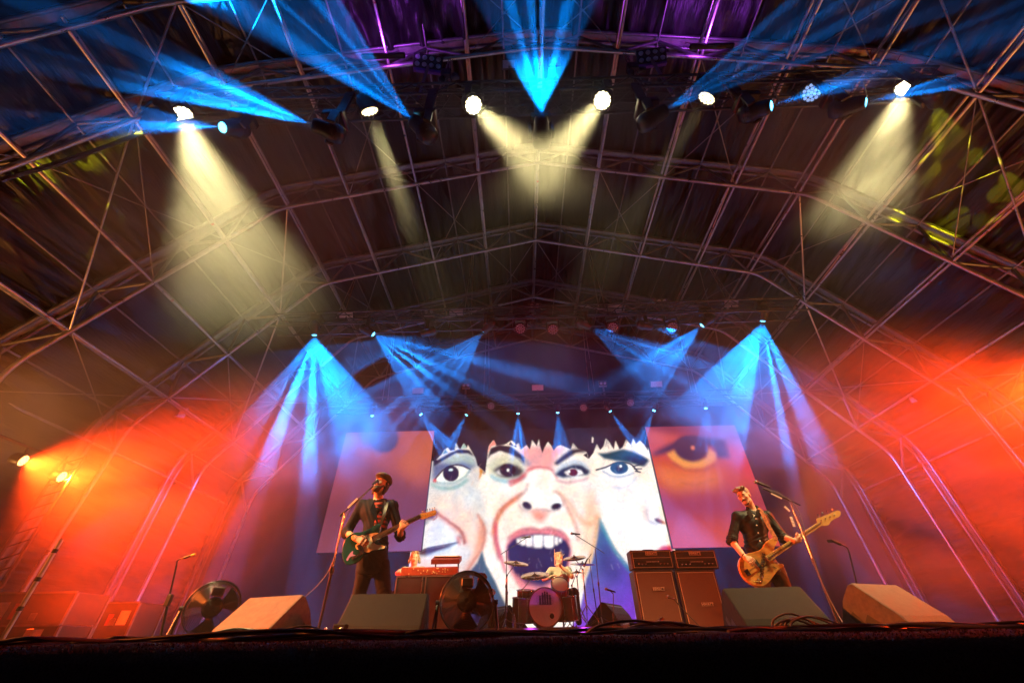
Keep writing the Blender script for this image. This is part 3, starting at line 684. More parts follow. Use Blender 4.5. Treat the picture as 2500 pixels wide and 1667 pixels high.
wall = thing('video_wall', 'large bright video wall showing painted close-up faces behind the drummer', 'video screen', (0.6, 12.95, 0.2))
LX0, LX1, LZ0, LZ1 = -3.2, 4.47, 0.28, 5.87
K = Canvas(LX0, LX1, LZ0, LZ1, 12.90, 620, 460, CREAMW)
def o1(x, y): return c1((x, y))[0]
def o2(x, y): return c2((x, y))[0]
# left face: greyer paint, cheek fold, mouth
K.poly(c1((1000, 400), (1890, 600), (1830, 820), (1980, 1300), (1900, 1500), (1700, 1900), (900, 1900), (1000, 900)), GREYW, 8)
K.poly(c3((1090, 20), (1250, 150), (1380, 230), (1440, 340), (1560, 480), (1500, 640), (1200, 760), (780, 760), (780, 300), (830, 200), (960, 100)), lin(236, 236, 238), 8)
K.poly(c1((1200, 1060), (1400, 1000), (1700, 1150), (1860, 1500), (1750, 1568), (1450, 1250)), lin(252, 226, 204), 14, 0.8)
K.line(c3((1080, 0), (1250, 120), (1390, 230), (1440, 370)), 2.0, lin(120, 70, 50), 1.6, 0.9, 3.0)
K.line(c3((1100, 10), (1270, 140), (1410, 260), (1450, 370)), 5.0, lin(230, 130, 80), 5, 0.75)
K.poly(c3((1620, 60), (1690, 180), (1690, 330), (1655, 450), (1560, 600), (1440, 740), (1400, 760), (1520, 560), (1590, 380), (1610, 220)), ORG, 7, 0.85)
K.line(c3((1600, 30), (1680, 190), (1680, 330), (1640, 470), (1540, 620), (1460, 740)), 2.5, lin(205, 105, 45), 2.5, 0.9)
K.poly(c3((850, 500), (980, 440), (1130, 415), (1260, 392), (1360, 368), (1230, 440), (1100, 480), (960, 540), (880, 530)), lin(80, 48, 66), 2.2)
K.line(c3((860, 490), (1000, 440), (1180, 405), (1360, 372)), 1.2, lin(40, 34, 66), 1)
K.poly(c3((1330, 290), (1380, 300), (1395, 370), (1370, 420), (1345, 360)), lin(222, 120, 100), 3, 0.8)
K.line(c3((1370, 300), (1420, 340), (1430, 400)), 1.6, lin(190, 95, 60), 2, 0.8)
K.line(c3((900, 545), (1100, 500), (1250, 430), (1340, 380)), 2.2, lin(150, 190, 225), 3, 0.7)
K.poly(c3((780, 480), (870, 570), (1050, 570), (1200, 640), (1400, 660), (1380, 760), (780, 760)), lin(250, 205, 180), 9, 0.75)
K.poly(c3((780, 130), (830, 170), (960, 110), (1010, 110), (900, 190), (830, 260), (780, 300)), lin(70, 90, 130), 3, 0.85)
K.poly(c3((780, 100), (1080, -40), (1110, 10), (1060, 90), (960, 100), (830, 165), (780, 150)), lin(120, 62, 86), 3, 0.9)
K.line(c3((1080, 20), (1095, 60), (1050, 95)), 1.2, lin(190, 100, 90), 1)
# gaps between the faces: teal and violet
def wedge(pts, left, right, bottom):
    m = K.blur(K.inside(pts).astype(float), 1.5); xs = [p[0] for p in pts]; ys = [p[1] for p in pts]
    u = np.clip((K.x - min(xs)) / (max(xs) - min(xs)), 0, 1)[..., None]; v = np.clip((K.y - min(ys)) / (max(ys) - min(ys)), 0, 1)[..., None]
    col = (np.array(left) * (1 - u) + np.array(right) * u) * (1 - v ** 1.5) + np.array(bottom) * v ** 1.5
    K.c = K.c * (1 - m[..., None]) + col * m[..., None]
wedge(c3((1655, 470), (1700, 640), (1760, 750), (1830, 880), (1880, 1000), (1960, 1160), (2090, 1340), (1300, 1400), (1380, 780), (1500, 730), (1590, 620)), lin(96, 70, 110), lin(24, 150, 140), lin(90, 60, 120))
wedge(c6((1028, 40), (1090, 165), (1180, 340), (1280, 470), (1340, 540), (1420, 1250), (700, 1250), (850, 900), (905, 640), (965, 450), (1010, 230)), lin(20, 150, 150), lin(70, 70, 170), lin(160, 60, 220))
K.line(c6((1028, 60), (1090, 190), (1180, 360), (1280, 495), (1335, 560)), 4, lin(40, 170, 180), 4, 0.85)
K.poly(c6((1040, 250), (1130, 420), (1240, 560), (1260, 700), (1120, 640), (1020, 560)), lin(60, 56, 130), 12, 0.7)
K.line(c6((1010, 120), (985, 300), (940, 460), (890, 600)), 3, lin(210, 160, 90), 3, 0.8)
K.poly(c2((1290, 950), (1330, 1150), (1240, 1110), (1225, 1060)), lin(90, 70, 150), 8, 0.0)
# right-hand face: nose and lips at the edge, shading
K.poly(c2((760, 640), (860, 900), (980, 1180), (1110, 1340), (1230, 1240), (1450, 1200), (1480, 1000), (1400, 980)), lin(255, 250, 244), 10)
K.line(c2((1255, 880), (1270, 960), (1330, 1005), (1400, 990)), 2.4, lin(150, 150, 170), 3, 0.7)
K.poly(c2((1325, 960), (1360, 955), (1400, 985), (1430, 1000), (1380, 1000), (1340, 985)), lin(40, 40, 66), 2)
K.line(c2((1360, 965), (1400, 990), (1440, 1005)), 2.5, lin(220, 110, 70), 2.5, 0.8)
K.poly(c2((1225, 830), (1255, 880), (1270, 980), (1300, 1010), (1240, 990)), lin(240, 200, 170), 6, 0.6)
K.poly(c2((1355, 1235), (1400, 1200), (1480, 1190), (1500, 1260), (1360, 1260)), lin(216, 66, 84), 3)
K.poly(c2((780, 660), (830, 880), (835, 960), (800, 1100), (740, 1300), (700, 1200), (700, 900)), lin(250, 200, 150), 10, 0.7)
# the middle face
K.poly(c1((1900, 980), (2060, 1000), (2347, 900), (2347, 1568), (1980, 1568), (1960, 1300)), lin(255, 240, 226), 10, 0.8)
K.line(c1((2330, 960), (2180, 1060), (2060, 1180), (2010, 1330), (2010, 1500), (2060, 1700)), 4.5, lin(196, 80, 60), 4, 0.85)
K.line(c1((2300, 990), (2120, 1120), (2020, 1290), (1985, 1420)), 3.5, lin(232, 140, 70), 4, 0.8)
K.line(c1((2020, 1300), (2030, 1500), (2090, 1720), (2130, 1850)), 3.5, lin(222, 70, 96), 3, 0.85)
K.line(c2((520, 790), (580, 900), (640, 1040), (660, 1150)), 3.0, lin(214, 110, 60), 3.5, 0.75)
K.line(c2((480, 730), (560, 800), (640, 920), (720, 1000), (790, 1000), (830, 920)), 4.5, lin(236, 160, 90), 5, 0.6)
K.line(c2((830, 940), (800, 1120), (750, 1330), (690, 1480)), 3.5, lin(232, 180, 120), 4, 0.7)
K.poly(c2((160, 520), (220, 480), (440, 500), (470, 560), (430, 700), (500, 760), (530, 860), (480, 890), (200, 890), (130, 850), (140, 770), (210, 700)), lin(255, 252, 248), 6)
K.line(c2((125, 800), (140, 760), (190, 720), (215, 650)), 3, lin(190, 140, 130), 3, 0.6); K.line(c2((525, 850), (520, 790), (480, 730), (440, 720)), 2.5, lin(200, 130, 110), 3, 0.7)
K.line(c2((130, 830), (170, 880), (250, 890), (330, 880), (420, 890), (500, 870)), 2.4, lin(170, 120, 130), 3, 0.65)
K.oval(*o2(205, 845), 12.5, 8.2, 28, lin(60, 58, 84), 2); K.oval(*o2(462, 852), 13, 8, -14, lin(60, 58, 84), 2)
K.oval(*o2(200, 835), 8, 5, 28, lin(34, 30, 52), 2); K.oval(*o2(468, 845), 8, 4.6, -14, lin(34, 30, 52), 2)
K.poly(c2((235, 890), (410, 890), (330, 1000), (270, 960)), lin(236, 130, 110), 6, 0.75)
# frown between the brows
K.poly(c2((180, 320), (540, 330), (470, 420), (430, 520), (320, 505), (190, 560), (200, 450), (140, 380)), lin(246, 178, 176), 7, 0.95)
K.line(c2((200, 540), (260, 512), (330, 505), (420, 525), (470, 600)), 2.6, lin(220, 80, 100), 3, 0.8)
K.line(c2((60, 660), (120, 620), (190, 560)), 4, lin(228, 60, 70), 3.5, 0.9)
K.poly(c2((150, 380), (250, 480), (210, 500), (150, 430)), lin(120, 140, 170), 5, 0.7)
# mouth with teeth
K.poly(c2((20, 1180), (60, 1110), (130, 1060), (230, 1040), (310, 1055), (400, 1040), (520, 1075), (580, 1150), (600, 1260), (570, 1420), (470, 1568), (340, 1640), (180, 1610), (60, 1440), (20, 1300)), lin(238, 150, 160), 4)
K.line(c2((40, 1130), (130, 1070), (240, 1048), (310, 1062), (400, 1048), (520, 1085), (570, 1150)), 3.5, lin(196, 78, 96), 3, 0.6)
K.poly(c2((30, 1200), (80, 1140), (160, 1105), (310, 1090), (460, 1110), (550, 1150), (590, 1230), (560, 1380), (470, 1500), (340, 1575), (200, 1560), (90, 1440), (35, 1310)), lin(30, 44, 98), 3)
K.poly(c2((110, 1380), (300, 1330), (500, 1360), (470, 1490), (340, 1565), (200, 1550)), lin(38, 36, 92), 9, 0.8)
K.poly(c2((90, 1440), (200, 1530), (340, 1560), (480, 1480), (520, 1500), (430, 1600), (300, 1640), (150, 1590)), lin(240, 160, 170), 5, 0.9)
for (a, b, t, u) in ((112, 150, 1135, 1180), (145, 196, 1125, 1195), (192, 256, 1112, 1206), (258, 348, 1104, 1216), (350, 444, 1104, 1216), (446, 482, 1120, 1190), (482, 512, 1130, 1172)):
    w = (b - a); K.poly(c2((a + 2, t), (b - 2, t), (b - 1, u - 18), (b - w * 0.2, u), (a + w * 0.2, u), (a + 1, u - 18)), lin(255, 250, 250), 1.6)
    K.line(c2((b, t + 6), (b, u - 16)), 0.8, lin(150, 150, 190), 1, 0.7)
# eyes: left face
K.poly(c1((1290, 640), (1300, 620), (1500, 580), (1780, 560), (1800, 650), (1700, 700), (1560, 640), (1440, 700), (1330, 800), (1290, 820)), lin(90, 110, 160), 6, 0.9)
K.poly(c1((1400, 590), (1560, 500), (1700, 490), (1790, 560), (1790, 650), (1640, 600), (1500, 620)), lin(190, 206, 196), 6, 0.9)
K.poly(c1((1315, 815), (1420, 690), (1540, 635), (1640, 650), (1720, 690), (1650, 780), (1530, 830), (1440, 840)), lin(248, 246, 238), 2)
K.line(c1((1310, 820), (1350, 760), (1430, 680), (1545, 632), (1640, 640), (1725, 680)), 1.6, lin(60, 40, 60), 1.2)
K.line(c1((1320, 830), (1440, 845), (1550, 830), (1660, 770), (1725, 690)), 2.0, lin(120, 170, 175), 2.5, 0.85)
K.line(c1((1290, 850), (1360, 890), (1480, 900), (1600, 870), (1690, 800)), 3.5, lin(90, 170, 165), 4, 0.8)
K.oval(*o1(1506, 728), 19.5, 19.5, 0, lin(34, 40, 74), 1.2); K.oval(*o1(1505, 688), 5.5, 3.4, -8, lin(225, 245, 250), 1)
K.oval(*o1(1322, 810), 4, 5, 0, lin(225, 80, 80), 2)
K.poly(c1((1830, 650), (1880, 690), (1850, 760), (1825, 820), (1835, 730)), lin(226, 160, 40), 2); K.poly(c1((1860, 700), (1905, 720), (1880, 740)), lin(150, 90, 20), 2)
# eyes: middle face
K.poly(c1((1900, 640), (1990, 560), (2130, 500), (2280, 560), (2347, 620), (2347, 760), (2200, 820), (2080, 790), (1950, 720)), lin(222, 220, 196), 7)
K.poly(c1((1985, 690), (2060, 640), (2160, 620), (2280, 640), (2340, 700), (2300, 760), (2200, 785), (2080, 770)), lin(60, 56, 74), 4, 0.95)
K.poly(c1((2020, 715), (2075, 680), (2140, 670), (2130, 750), (2060, 745)), lin(240, 236, 236), 2.5); K.oval(*o1(2155, 690), 20, 16, 0, lin(58, 30, 52), 2); K.oval(*o1(2160, 690), 3, 4, 0, (1, 1, 1), 1)
K.line(c1((1960, 760), (2080, 810), (2200, 815), (2330, 770)), 4, lin(140, 200, 215), 4, 0.85)
K.line(c1((2180, 825), (2280, 800), (2347, 750)), 4, lin(226, 60, 70), 4, 0.9)
K.poly(c2((440, 560), (500, 490), (600, 440), (680, 445), (750, 500), (765, 550), (700, 580), (600, 590), (500, 600)), lin(206, 214, 226), 5)
K.poly(c2((450, 570), (510, 520), (620, 480), (690, 490), (760, 540), (740, 575), (640, 575), (520, 600)), lin(36, 60, 92), 3); K.poly(c2((530, 550), (600, 515), (680, 530), (705, 565), (640, 580), (560, 578)), lin(246, 240, 240), 2)
K.oval(*o2(612, 552), 11, 9, 0, lin(120, 40, 66), 1.4); K.oval(*o2(577, 545), 2.6, 3.4, 0, (1, 1, 1), 1)
K.line(c2((460, 620), (560, 640), (680, 620), (740, 600)), 2.4, lin(214, 150, 170), 3, 0.8)
# eye: right-hand face
K.poly(c2((820, 380), (900, 380), (1050, 345), (1150, 370), (1230, 410), (1280, 445), (1230, 500), (1120, 470), (980, 450), (880, 430)), lin(16, 92, 108), 3)
K.poly(c2((1050, 420), (1180, 400), (1280, 440), (1240, 500), (1150, 470)), lin(22, 40, 70), 4, 0.85)
K.poly(c2((820, 530), (900, 500), (1000, 470), (1110, 480), (1160, 540), (1100, 570), (1000, 575), (900, 545)), lin(250, 250, 248), 2)
K.line(c2((815, 530), (900, 505), (1000, 465), (1110, 475), (1180, 540)), 1.8, lin(30, 40, 60), 1.4); K.line(c2((870, 540), (960, 585), (1060, 585), (1150, 555)), 1.4, lin(150, 170, 190), 2)
K.oval(*o2(1018, 512), 22, 15, 0, lin(20, 96, 124), 1.4); K.oval(*o2(1020, 520), 9, 8, 0, lin(16, 50, 76), 1.6); K.oval(*o2(1030, 496), 3.4, 3.4, 0, (1, 1, 1), 1)
K.line(c2((960, 680), (1050, 690), (1130, 640), (1170, 590)), 2.0, lin(190, 206, 222), 2.5, 0.8)
for (a, b) in (((1140, 500), (1210, 480)), ((1150, 520), (1215, 520)), ((1160, 540), (1205, 550))): K.line(c2(a, b), 1.6, lin(30, 50, 70), 1.4)
# brows and hair
K.poly(c1((1300, 570), (1360, 570), (1500, 490), (1600, 450), (1720, 460), (1780, 540), (1700, 500), (1560, 500), (1420, 580), (1310, 650)), lin(24, 40, 72), 2)
K.poly(c1((1920, 570), (1960, 520), (2060, 470), (2170, 490), (2300, 560), (2347, 620), (2347, 540), (2200, 420), (2060, 400), (1960, 440)), lin(36, 26, 40), 2)
K.poly(c2((0, 330), (60, 350), (130, 420), (200, 500), (180, 490), (90, 400), (0, 370)), lin(40, 40, 64), 2.5)
K.poly(c2((440, 470), (520, 400), (590, 350), (680, 340), (740, 370), (640, 380), (560, 430), (470, 490)), lin(40, 36, 60), 2.5)
hair = c1((1250, 180), (2400, 160)) + c2((1320, 100), (1270, 360), (1240, 310), (1200, 270), (1165, 300), (1140, 250), (1120, 310), (1080, 260), (1050, 330), (1020, 350), (985, 270), (970, 350), (935, 290), (900, 250), (880, 320), (850, 355), (820, 300), (790, 380), (750, 430), (730, 370), (650, 340), (610, 290), (590, 350), (550, 330), (500, 310), (470, 320), (440, 360), (420, 320), (390, 280), (360, 330), (340, 380), (320, 320), (310, 260), (290, 320), (250, 265), (230, 350), (200, 310), (150, 350), (130, 290), (90, 320), (60, 280), (40, 310), (10, 295)) \
    + c1((2260, 430), (2240, 380), (2200, 350), (2120, 400), (2020, 410), (1990, 350), (1940, 420), (1920, 570), (1900, 720), (1860, 680), (1810, 640), (1790, 560), (1740, 470), (1700, 400), (1690, 440), (1650, 390), (1620, 450), (1580, 430), (1565, 380), (1550, 460), (1500, 470), (1470, 430), (1430, 460), (1400, 510), (1330, 580), (1240, 600))
K.poly(hair, DARK, 1.2); K.poly(c2((500, 160), (900, 160), (860, 300), (700, 340), (560, 300)), lin(50, 58, 80), 14, 0.7)
for k in range(60):
    x = random.uniform(1070, 1560); K.line([(x, 1060), (x + random.uniform(-12, 12), 1075 + random.uniform(0, 20))], 0.7, lin(70, 64, 86), 1, 0.5)
for pts, col in ((c2((700, 400), (735, 380), (740, 430), (755, 380), (770, 400), (745, 430)), DARK), (c2((778, 235), (792, 250), (788, 290), (775, 290)), CREAMW), (c1((1925, 500), (1950, 400), (2000, 345), (2025, 400), (1970, 420)), PINK), (c1((1620, 445), (1655, 380), (1690, 440)), lin(180, 210, 200)), (c1((1550, 455), (1565, 375), (1590, 430)), lin(210, 210, 200)), (c1((1410, 510), (1440, 450), (1470, 490)), lin(120, 170, 190))): K.poly(pts, col, 1)
# brushwork: slow tone changes over the skin
gx, gy = K.x - 1250, K.y - 1200
K.c *= (1 + 0.05 * np.sin(gx * 0.11 + gy * 0.03)[..., None] * np.sin(gy * 0.05)[..., None])
def soft_noise(r): 
    n = K.blur(RNG.normal(0, 1, K.n), r); return n / (n.std() + 1e-9)
nA, nB, nC = soft_noise(14), soft_noise(5), soft_noise(1.6)
K.c *= 1 + nA[..., None] * np.array([0.010, -0.022, -0.05]) + nB[..., None] * np.array([0.03, 0.02, 0.0]) * 0.9 + nC[..., None] * 0.028
for k in range(260):                                       # loose brush marks that follow the cheeks and jaws
    x = random.uniform(1050, 1600); y = random.uniform(1120, 1400); a = random.gauss(1.9 if x < 1200 else (1.2 if x > 1450 else 1.57), 0.35); l = random.uniform(5, 15)
    K.line([(x, y), (x + l * 0.5 * math.cos(a) + random.gauss(0, 0.8), y + l * 0.5 * math.sin(a)), (x + l * math.cos(a), y + l * math.sin(a))], random.uniform(0.4, 1.0), random.choice((lin(246, 206, 180), lin(236, 226, 222), lin(226, 188, 176), lin(255, 250, 244), lin(214, 206, 214))), 1.2, 0.35)
K.c = np.clip(K.c, 0, None) ** 1.3 * np.array([1.0, 0.985, 0.95])
K.build('picture', screen_mat('video_picture', 1.2), wall)
fr = MB(); fr.box(((LX0 + LX1) / 2, 13.0, (LZ0 + LZ1) / 2), (LX1 - LX0 + 0.02, 0.16, LZ1 - LZ0 + 0.02)); fr.build('cabinet', M_blackpaint, wall)
ff = MB()
for x in np.linspace(LX0 + 0.2, LX1 - 0.2, 6): ff.box((x, 13.0, 0.13), (0.1, 0.3, 0.27))
ff.build('ground_support', M_blacksteel, wall)
# side screens
def side(name, label, x0, x1, z0, z1, bgc): 
    t = thing(name, label, 'video screen', ((x0 + x1) / 2, 12.78, z0)); return t, Canvas(x0, x1, z0, z1, 12.74, 150, 180, bgc)
ts, B = side('side_screen', 'dim side screen left of the video wall, orange picture with dark round iris', -5.9, -2.86, 2.12, 5.82, lin(150, 70, 80))
B.poly(c1((400, 250), (1330, 240), (1330, 700), (1200, 900), (600, 620), (420, 500)), lin(200, 92, 84), 14); B.poly(c1((900, 260), (1330, 260), (1290, 600), (1150, 900), (1000, 600)), lin(226, 110, 88), 16)
B.poly(c1((850, 500), (950, 560), (1200, 420), (1280, 260), (1330, 300), (1300, 560), (1000, 760)), lin(238, 120, 86), 14, 0.8)
B.oval(*o1(740, 330), 34, 34, 0, lin(70, 70, 120), 3); B.poly(c1((400, 200), (900, 200), (880, 380), (700, 480), (500, 420)), lin(64, 84, 140), 10, 0.9)
B.poly(c1((100, 700), (500, 620), (420, 1100), (100, 1300)), lin(170, 76, 88), 20, 0.8); B.poly(c1((60, 1000), (1300, 1000), (1200, 1400), (60, 1400)), lin(128, 56, 76), 24, 0.8)
B.build('picture', screen_mat('side_picture_left', 0.75), ts)
MB().box((-4.38, 12.82, 3.97), (3.06, 0.1, 3.72)).build('cabinet', M_blackpaint, ts)
ts, B = side('side_screen', 'dim side screen right of the video wall, huge orange eye picture', 4.37, 7.42, 2.06, 5.78, lin(214, 74, 44))
B.poly(c2((1240, 100), (2050, 100), (2150, 300), (1950, 330), (1600, 230), (1250, 260)), lin(150, 50, 60), 12); B.poly(c2((1240, 170), (1400, 200), (1580, 260), (1500, 300), (1300, 300)), lin(226, 90, 66), 10, 0.9)
B.poly(c2((1310, 380), (1480, 290), (1700, 230), (1950, 260), (2000, 420), (1880, 430), (1850, 330), (1600, 300), (1480, 370), (1320, 410)), lin(64, 30, 52), 5)
B.poly(c2((1440, 390), (1520, 350), (1560, 400), (1650, 450), (1780, 420), (1800, 340), (1870, 380), (1870, 450), (1760, 510), (1600, 520), (1480, 440)), lin(252, 160, 70), 3.5)
B.oval(*o2(1650, 340), 42, 32, 12, lin(70, 36, 60), 3); B.oval(*o2(1667, 335), 5, 5, 0, lin(240, 130, 90), 1.5)
B.poly(c2((1330, 480), (1560, 540), (1800, 540), (1900, 480), (1900, 700), (1500, 760), (1380, 640)), lin(250, 130, 44), 14, 0.8); B.line(c2((1480, 470), (1640, 530), (1800, 520), (1920, 440)), 2, lin(190, 90, 60), 3, 0.7); B.line(c2((1560, 640), (1700, 660), (1850, 610)), 2, lin(190, 80, 50), 3, 0.5)
B.poly(c2((1360, 720), (2300, 700), (2320, 970), (1400, 970)), lin(150, 44, 70), 22, 0.85); B.poly(c2((2000, 300), (2100, 330), (2250, 640), (2150, 640), (2050, 500)), lin(226, 44, 50), 14, 0.8)
B.build('picture', screen_mat('side_picture_right', 1.0), ts)
MB().box((5.895, 12.82, 3.92), (3.07, 0.1, 3.74)).build('cabinet', M_blackpaint, ts)
# ================================================================== PEOPLE (one continuous surface grown round a posed skeleton)
class Field:
    """union of tapered limbs and ellipsoids, blended where they meet; meshed as one surface"""
    def __init__(s, res): s.p = []; s.res = res
    def limb(s, a, b, ra, rb, k=0.03): s.p.append(('c', np.array(a, float), np.array(b, float), ra, rb, k, 1)); return s
    def chain(s, pts, rs, k=0.03):
        for i in range(len(pts) - 1): s.limb(pts[i], pts[i + 1], rs[i], rs[i + 1], k)
        return s
    def ball(s, c, r, k=0.03, R=None, cut=False):
        r = np.array(r if hasattr(r, '__len__') else (r, r, r), float)
        s.p.append(('e', np.array(c, float), r, None if R is None else np.array(R), 0, k, -1 if cut else 1)); return s
    def plane_cut(s, o, n): s.p.append(('p', np.array(o, float), np.array(n, float), 0, 0, 0, 0)); return s
    def mesh(s, rough=0.0):
        lo = np.full(3, 1e9); hi = -lo
        for q in s.p:
            if q[6] != 1: continue
            if q[0] == 'c': a = np.minimum(q[1], q[2]) - max(q[3], q[4]); b = np.maximum(q[1], q[2]) + max(q[3], q[4])
            else: a = q[1] - q[2].max(); b = q[1] + q[2].max()
            lo = np.minimum(lo, a); hi = np.maximum(hi, b)
        lo -= 4 * s.res; hi += 4 * s.res; n = np.ceil((hi - lo) / s.res).astype(int) + 1
        D = np.full(n, 0.2, np.float32); ax = [lo[i] + s.res * np.arange(n[i]) for i in range(3)]
        for q in s.p:
            if q[0] == 'p':
                d = sum(((ax[i] - q[1][i]) * q[2][i]).reshape([-1 if j == i else 1 for j in range(3)]) for i in range(3)); D = np.maximum(D, d.astype(np.float32)); continue
            k = q[5]; pad = 2 * k + 3 * s.res
            if q[0] == 'c': a = np.minimum(q[1], q[2]) - max(q[3], q[4]) - pad; b = np.maximum(q[1], q[2]) + max(q[3], q[4]) + pad
            else: a = q[1] - q[2].max() - pad; b = q[1] + q[2].max() + pad
            i0 = np.clip(np.floor((a - lo) / s.res).astype(int), 0, n - 1); i1 = np.clip(np.ceil((b - lo) / s.res).astype(int) + 1, 1, n)
            X, Y, Z = np.meshgrid(*[ax[i][i0[i]:i1[i]] for i in range(3)], indexing='ij', sparse=True)
            if q[0] == 'c':
                ba = q[2] - q[1]; L = ba @ ba + 1e-12; px, py, pz = X - q[1][0], Y - q[1][1], Z - q[1][2]
                t = np.clip((px * ba[0] + py * ba[1] + pz * ba[2]) / L, 0, 1)
                d = np.sqrt((px - t * ba[0]) ** 2 + (py - t * ba[1]) ** 2 + (pz - t * ba[2]) ** 2) - (q[3] + (q[4] - q[3]) * t)
            else:
                px, py, pz = X - q[1][0], Y - q[1][1], Z - q[1][2]
                if q[3] is not None:
                    R = q[3]; px, py, pz = (R[0, 0] * px + R[1, 0] * py + R[2, 0] * pz, R[0, 1] * px + R[1, 1] * py + R[2, 1] * pz, R[0, 2] * px + R[1, 2] * py + R[2, 2] * pz)
                kk = np.sqrt((px / q[2][0]) ** 2 + (py / q[2][1]) ** 2 + (pz / q[2][2]) ** 2)
                d = (kk - 1) * q[2].min() * (0.6 + 0.4 * kk / (kk + 0.2))
            sl = tuple(slice(i0[i], i1[i]) for i in range(3)); old = D[sl]
            if q[6] < 0: d = -d; h = np.clip(0.5 - 0.5 * (d - old) / max(k, 1e-6), 0, 1); D[sl] = old * h + d * (1 - h) + k * h * (1 - h)
            else: h = np.clip(0.5 + 0.5 * (d - old) / max(k, 1e-6), 0, 1); D[sl] = d * (1 - h) + old * h - k * h * (1 - h)
        # surface nets
        ins = D < 0; c = np.zeros(np.array(D.shape) - 1, np.uint8)
        sh = np.array(D.shape) - 1; cor = [(i, j, k) for i in (0, 1) for j in (0, 1) for k in (0, 1)]
        cnt = sum(ins[i:i + sh[0], j:j + sh[1], k:k + sh[2]].astype(np.uint8) for i, j, k in cor); act = (cnt > 0) & (cnt < 8)
        ids = np.full(sh, -1, np.int64); cells = np.argwhere(act); ids[act] = np.arange(len(cells))
        acc = np.zeros((len(cells), 3)); num = np.zeros(len(cells)); V = {c_: D[cells[:, 0] + c_[0], cells[:, 1] + c_[1], cells[:, 2] + c_[2]] for c_ in cor}
        for ca in cor:
            for axx in range(3):
                if ca[axx]: continue
                cb = list(ca); cb[axx] = 1; cb = tuple(cb); va, vb = V[ca], V[cb]; m = (va < 0) != (vb < 0)
                t = np.where(m, va / np.where(va - vb == 0, 1, va - vb), 0); p = np.array(ca, float)[None, :].repeat(len(cells), 0); p[:, axx] += t
                acc[m] += p[m]; num[m] += 1
        co = lo + s.res * (cells + acc / num[:, None]); quads = []
        for axx in range(3):
            o = [j for j in range(3) if j != axx]; s0 = [slice(1, -1)] * 3; s0[axx] = slice(0, -1); s1 = list(s0); s1[axx] = slice(1, None)
            a, b = ins[tuple(s0)], ins[tuple(s1)]; base = np.array([1, 1, 1]); base[axx] = 0
            for flip in (0, 1):
                e = np.argwhere((a & ~b) if flip == 0 else (~a & b)) + base
                if not len(e): continue
                g = []
                for (u, v) in ((-1, -1), (0, -1), (0, 0), (-1, 0)):
                    c_ = e.copy(); c_[:, o[0]] += u; c_[:, o[1]] += v; g.append(ids[c_[:, 0], c_[:, 1], c_[:, 2]])
                g = np.stack(g, -1)
                if (flip == 1) != (axx == 1): g = g[:, ::-1]
                quads.append(g)
        quads = np.concatenate(quads); quads = quads[(quads >= 0).all(1)]
        return co, quads
def grow(f, name, material, parent, jitter=0.0, fold=None):
    co, q = f.mesh()
    if fold is not None: co = fold(co)
    if jitter:
        co = co + jitter * np.stack([np.sin(co[:, 2] * 91 + co[:, 0] * 57), np.sin(co[:, 0] * 83 + co[:, 2] * 47), np.sin(co[:, 1] * 77 + co[:, 0] * 63)], -1)
    return np_mesh(name, co, q, material, parent)
def striped(name, a, b, freq):
    m = mat(name, a, 0.8); N = m.node_tree.nodes; L = m.node_tree.links; tc = N.new('ShaderNodeTexCoord'); w = N.new('ShaderNodeTexWave'); w.bands_direction = 'Z'
    w.inputs['Scale'].default_value = freq / 6.283; w.inputs['Distortion'].default_value = 0.6; L.new(tc.outputs['Object'], w.inputs[0]); cr = N.new('ShaderNodeValToRGB'); L.new(w.outputs[1], cr.inputs[0])
    cr.color_ramp.elements[0].position = 0.45; cr.color_ramp.elements[0].color = (*a, 1); cr.color_ramp.elements[1].position = 0.55; cr.color_ramp.elements[1].color = (*b, 1)
    L.new(cr.outputs[0], N['Principled BSDF'].inputs['Base Color']); return m
M_skinp = mat('skin', (0.62, 0.36, 0.25), 0.5, var=0.12, scale=12, col2=(0.66, 0.38, 0.28)); M_skin2 = mat('skin_fair', (0.66, 0.42, 0.31), 0.5, var=0.1, scale=12)
M_jacket = mat('navy_jacket', (0.008, 0.014, 0.028), 0.85, var=0.3, scale=9, bump=0.25, bscale=120, spec=0.15); M_jeans = mat('black_jeans', (0.007, 0.008, 0.013), 0.85, var=0.35, scale=10, bump=0.3, bscale=90, spec=0.15)
M_tee = striped('red_striped_top', (0.38, 0.04, 0.04), (0.05, 0.008, 0.012), 38.0); M_cap = mat('tweed_cap', (0.10, 0.09, 0.085), 0.9, var=0.5, scale=60, bump=0.4, bscale=200)
M_beard = mat('brown_hair', (0.05, 0.026, 0.014), 0.7, var=0.5, scale=70, bump=0.6, bscale=160); M_hairg = mat('greying_hair', (0.26, 0.20, 0.15), 0.6, var=0.6, scale=80, bump=0.7, bscale=150, col2=(0.48, 0.42, 0.34))
M_shirt = mat('black_shirt', (0.009, 0.009, 0.011), 0.6, var=0.35, scale=8, bump=0.3, bscale=70, spec=0.3); M_chino = mat('brown_jeans', (0.10, 0.07, 0.05), 0.85, var=0.35, scale=8, bump=0.25, bscale=60)
M_shoe = mat('dark_shoes', (0.02, 0.016, 0.014), 0.4); M_eye = mat('eye_white', (0.8, 0.78, 0.75), 0.2); M_iris = mat('eye_dark', (0.02, 0.014, 0.01), 0.15); M_lip = mat('lips', (0.40, 0.14, 0.11), 0.45)
M_fair = mat('blond_hair', (0.36, 0.24, 0.12), 0.6, var=0.5, scale=60, bump=0.6, bscale=140, col2=(0.5, 0.36, 0.2)); M_check = mat('pale_shirt', (0.42, 0.42, 0.36), 0.8, var=0.35, scale=60)
def V3(v): return np.array([v[0], v[1], v[2]], float)
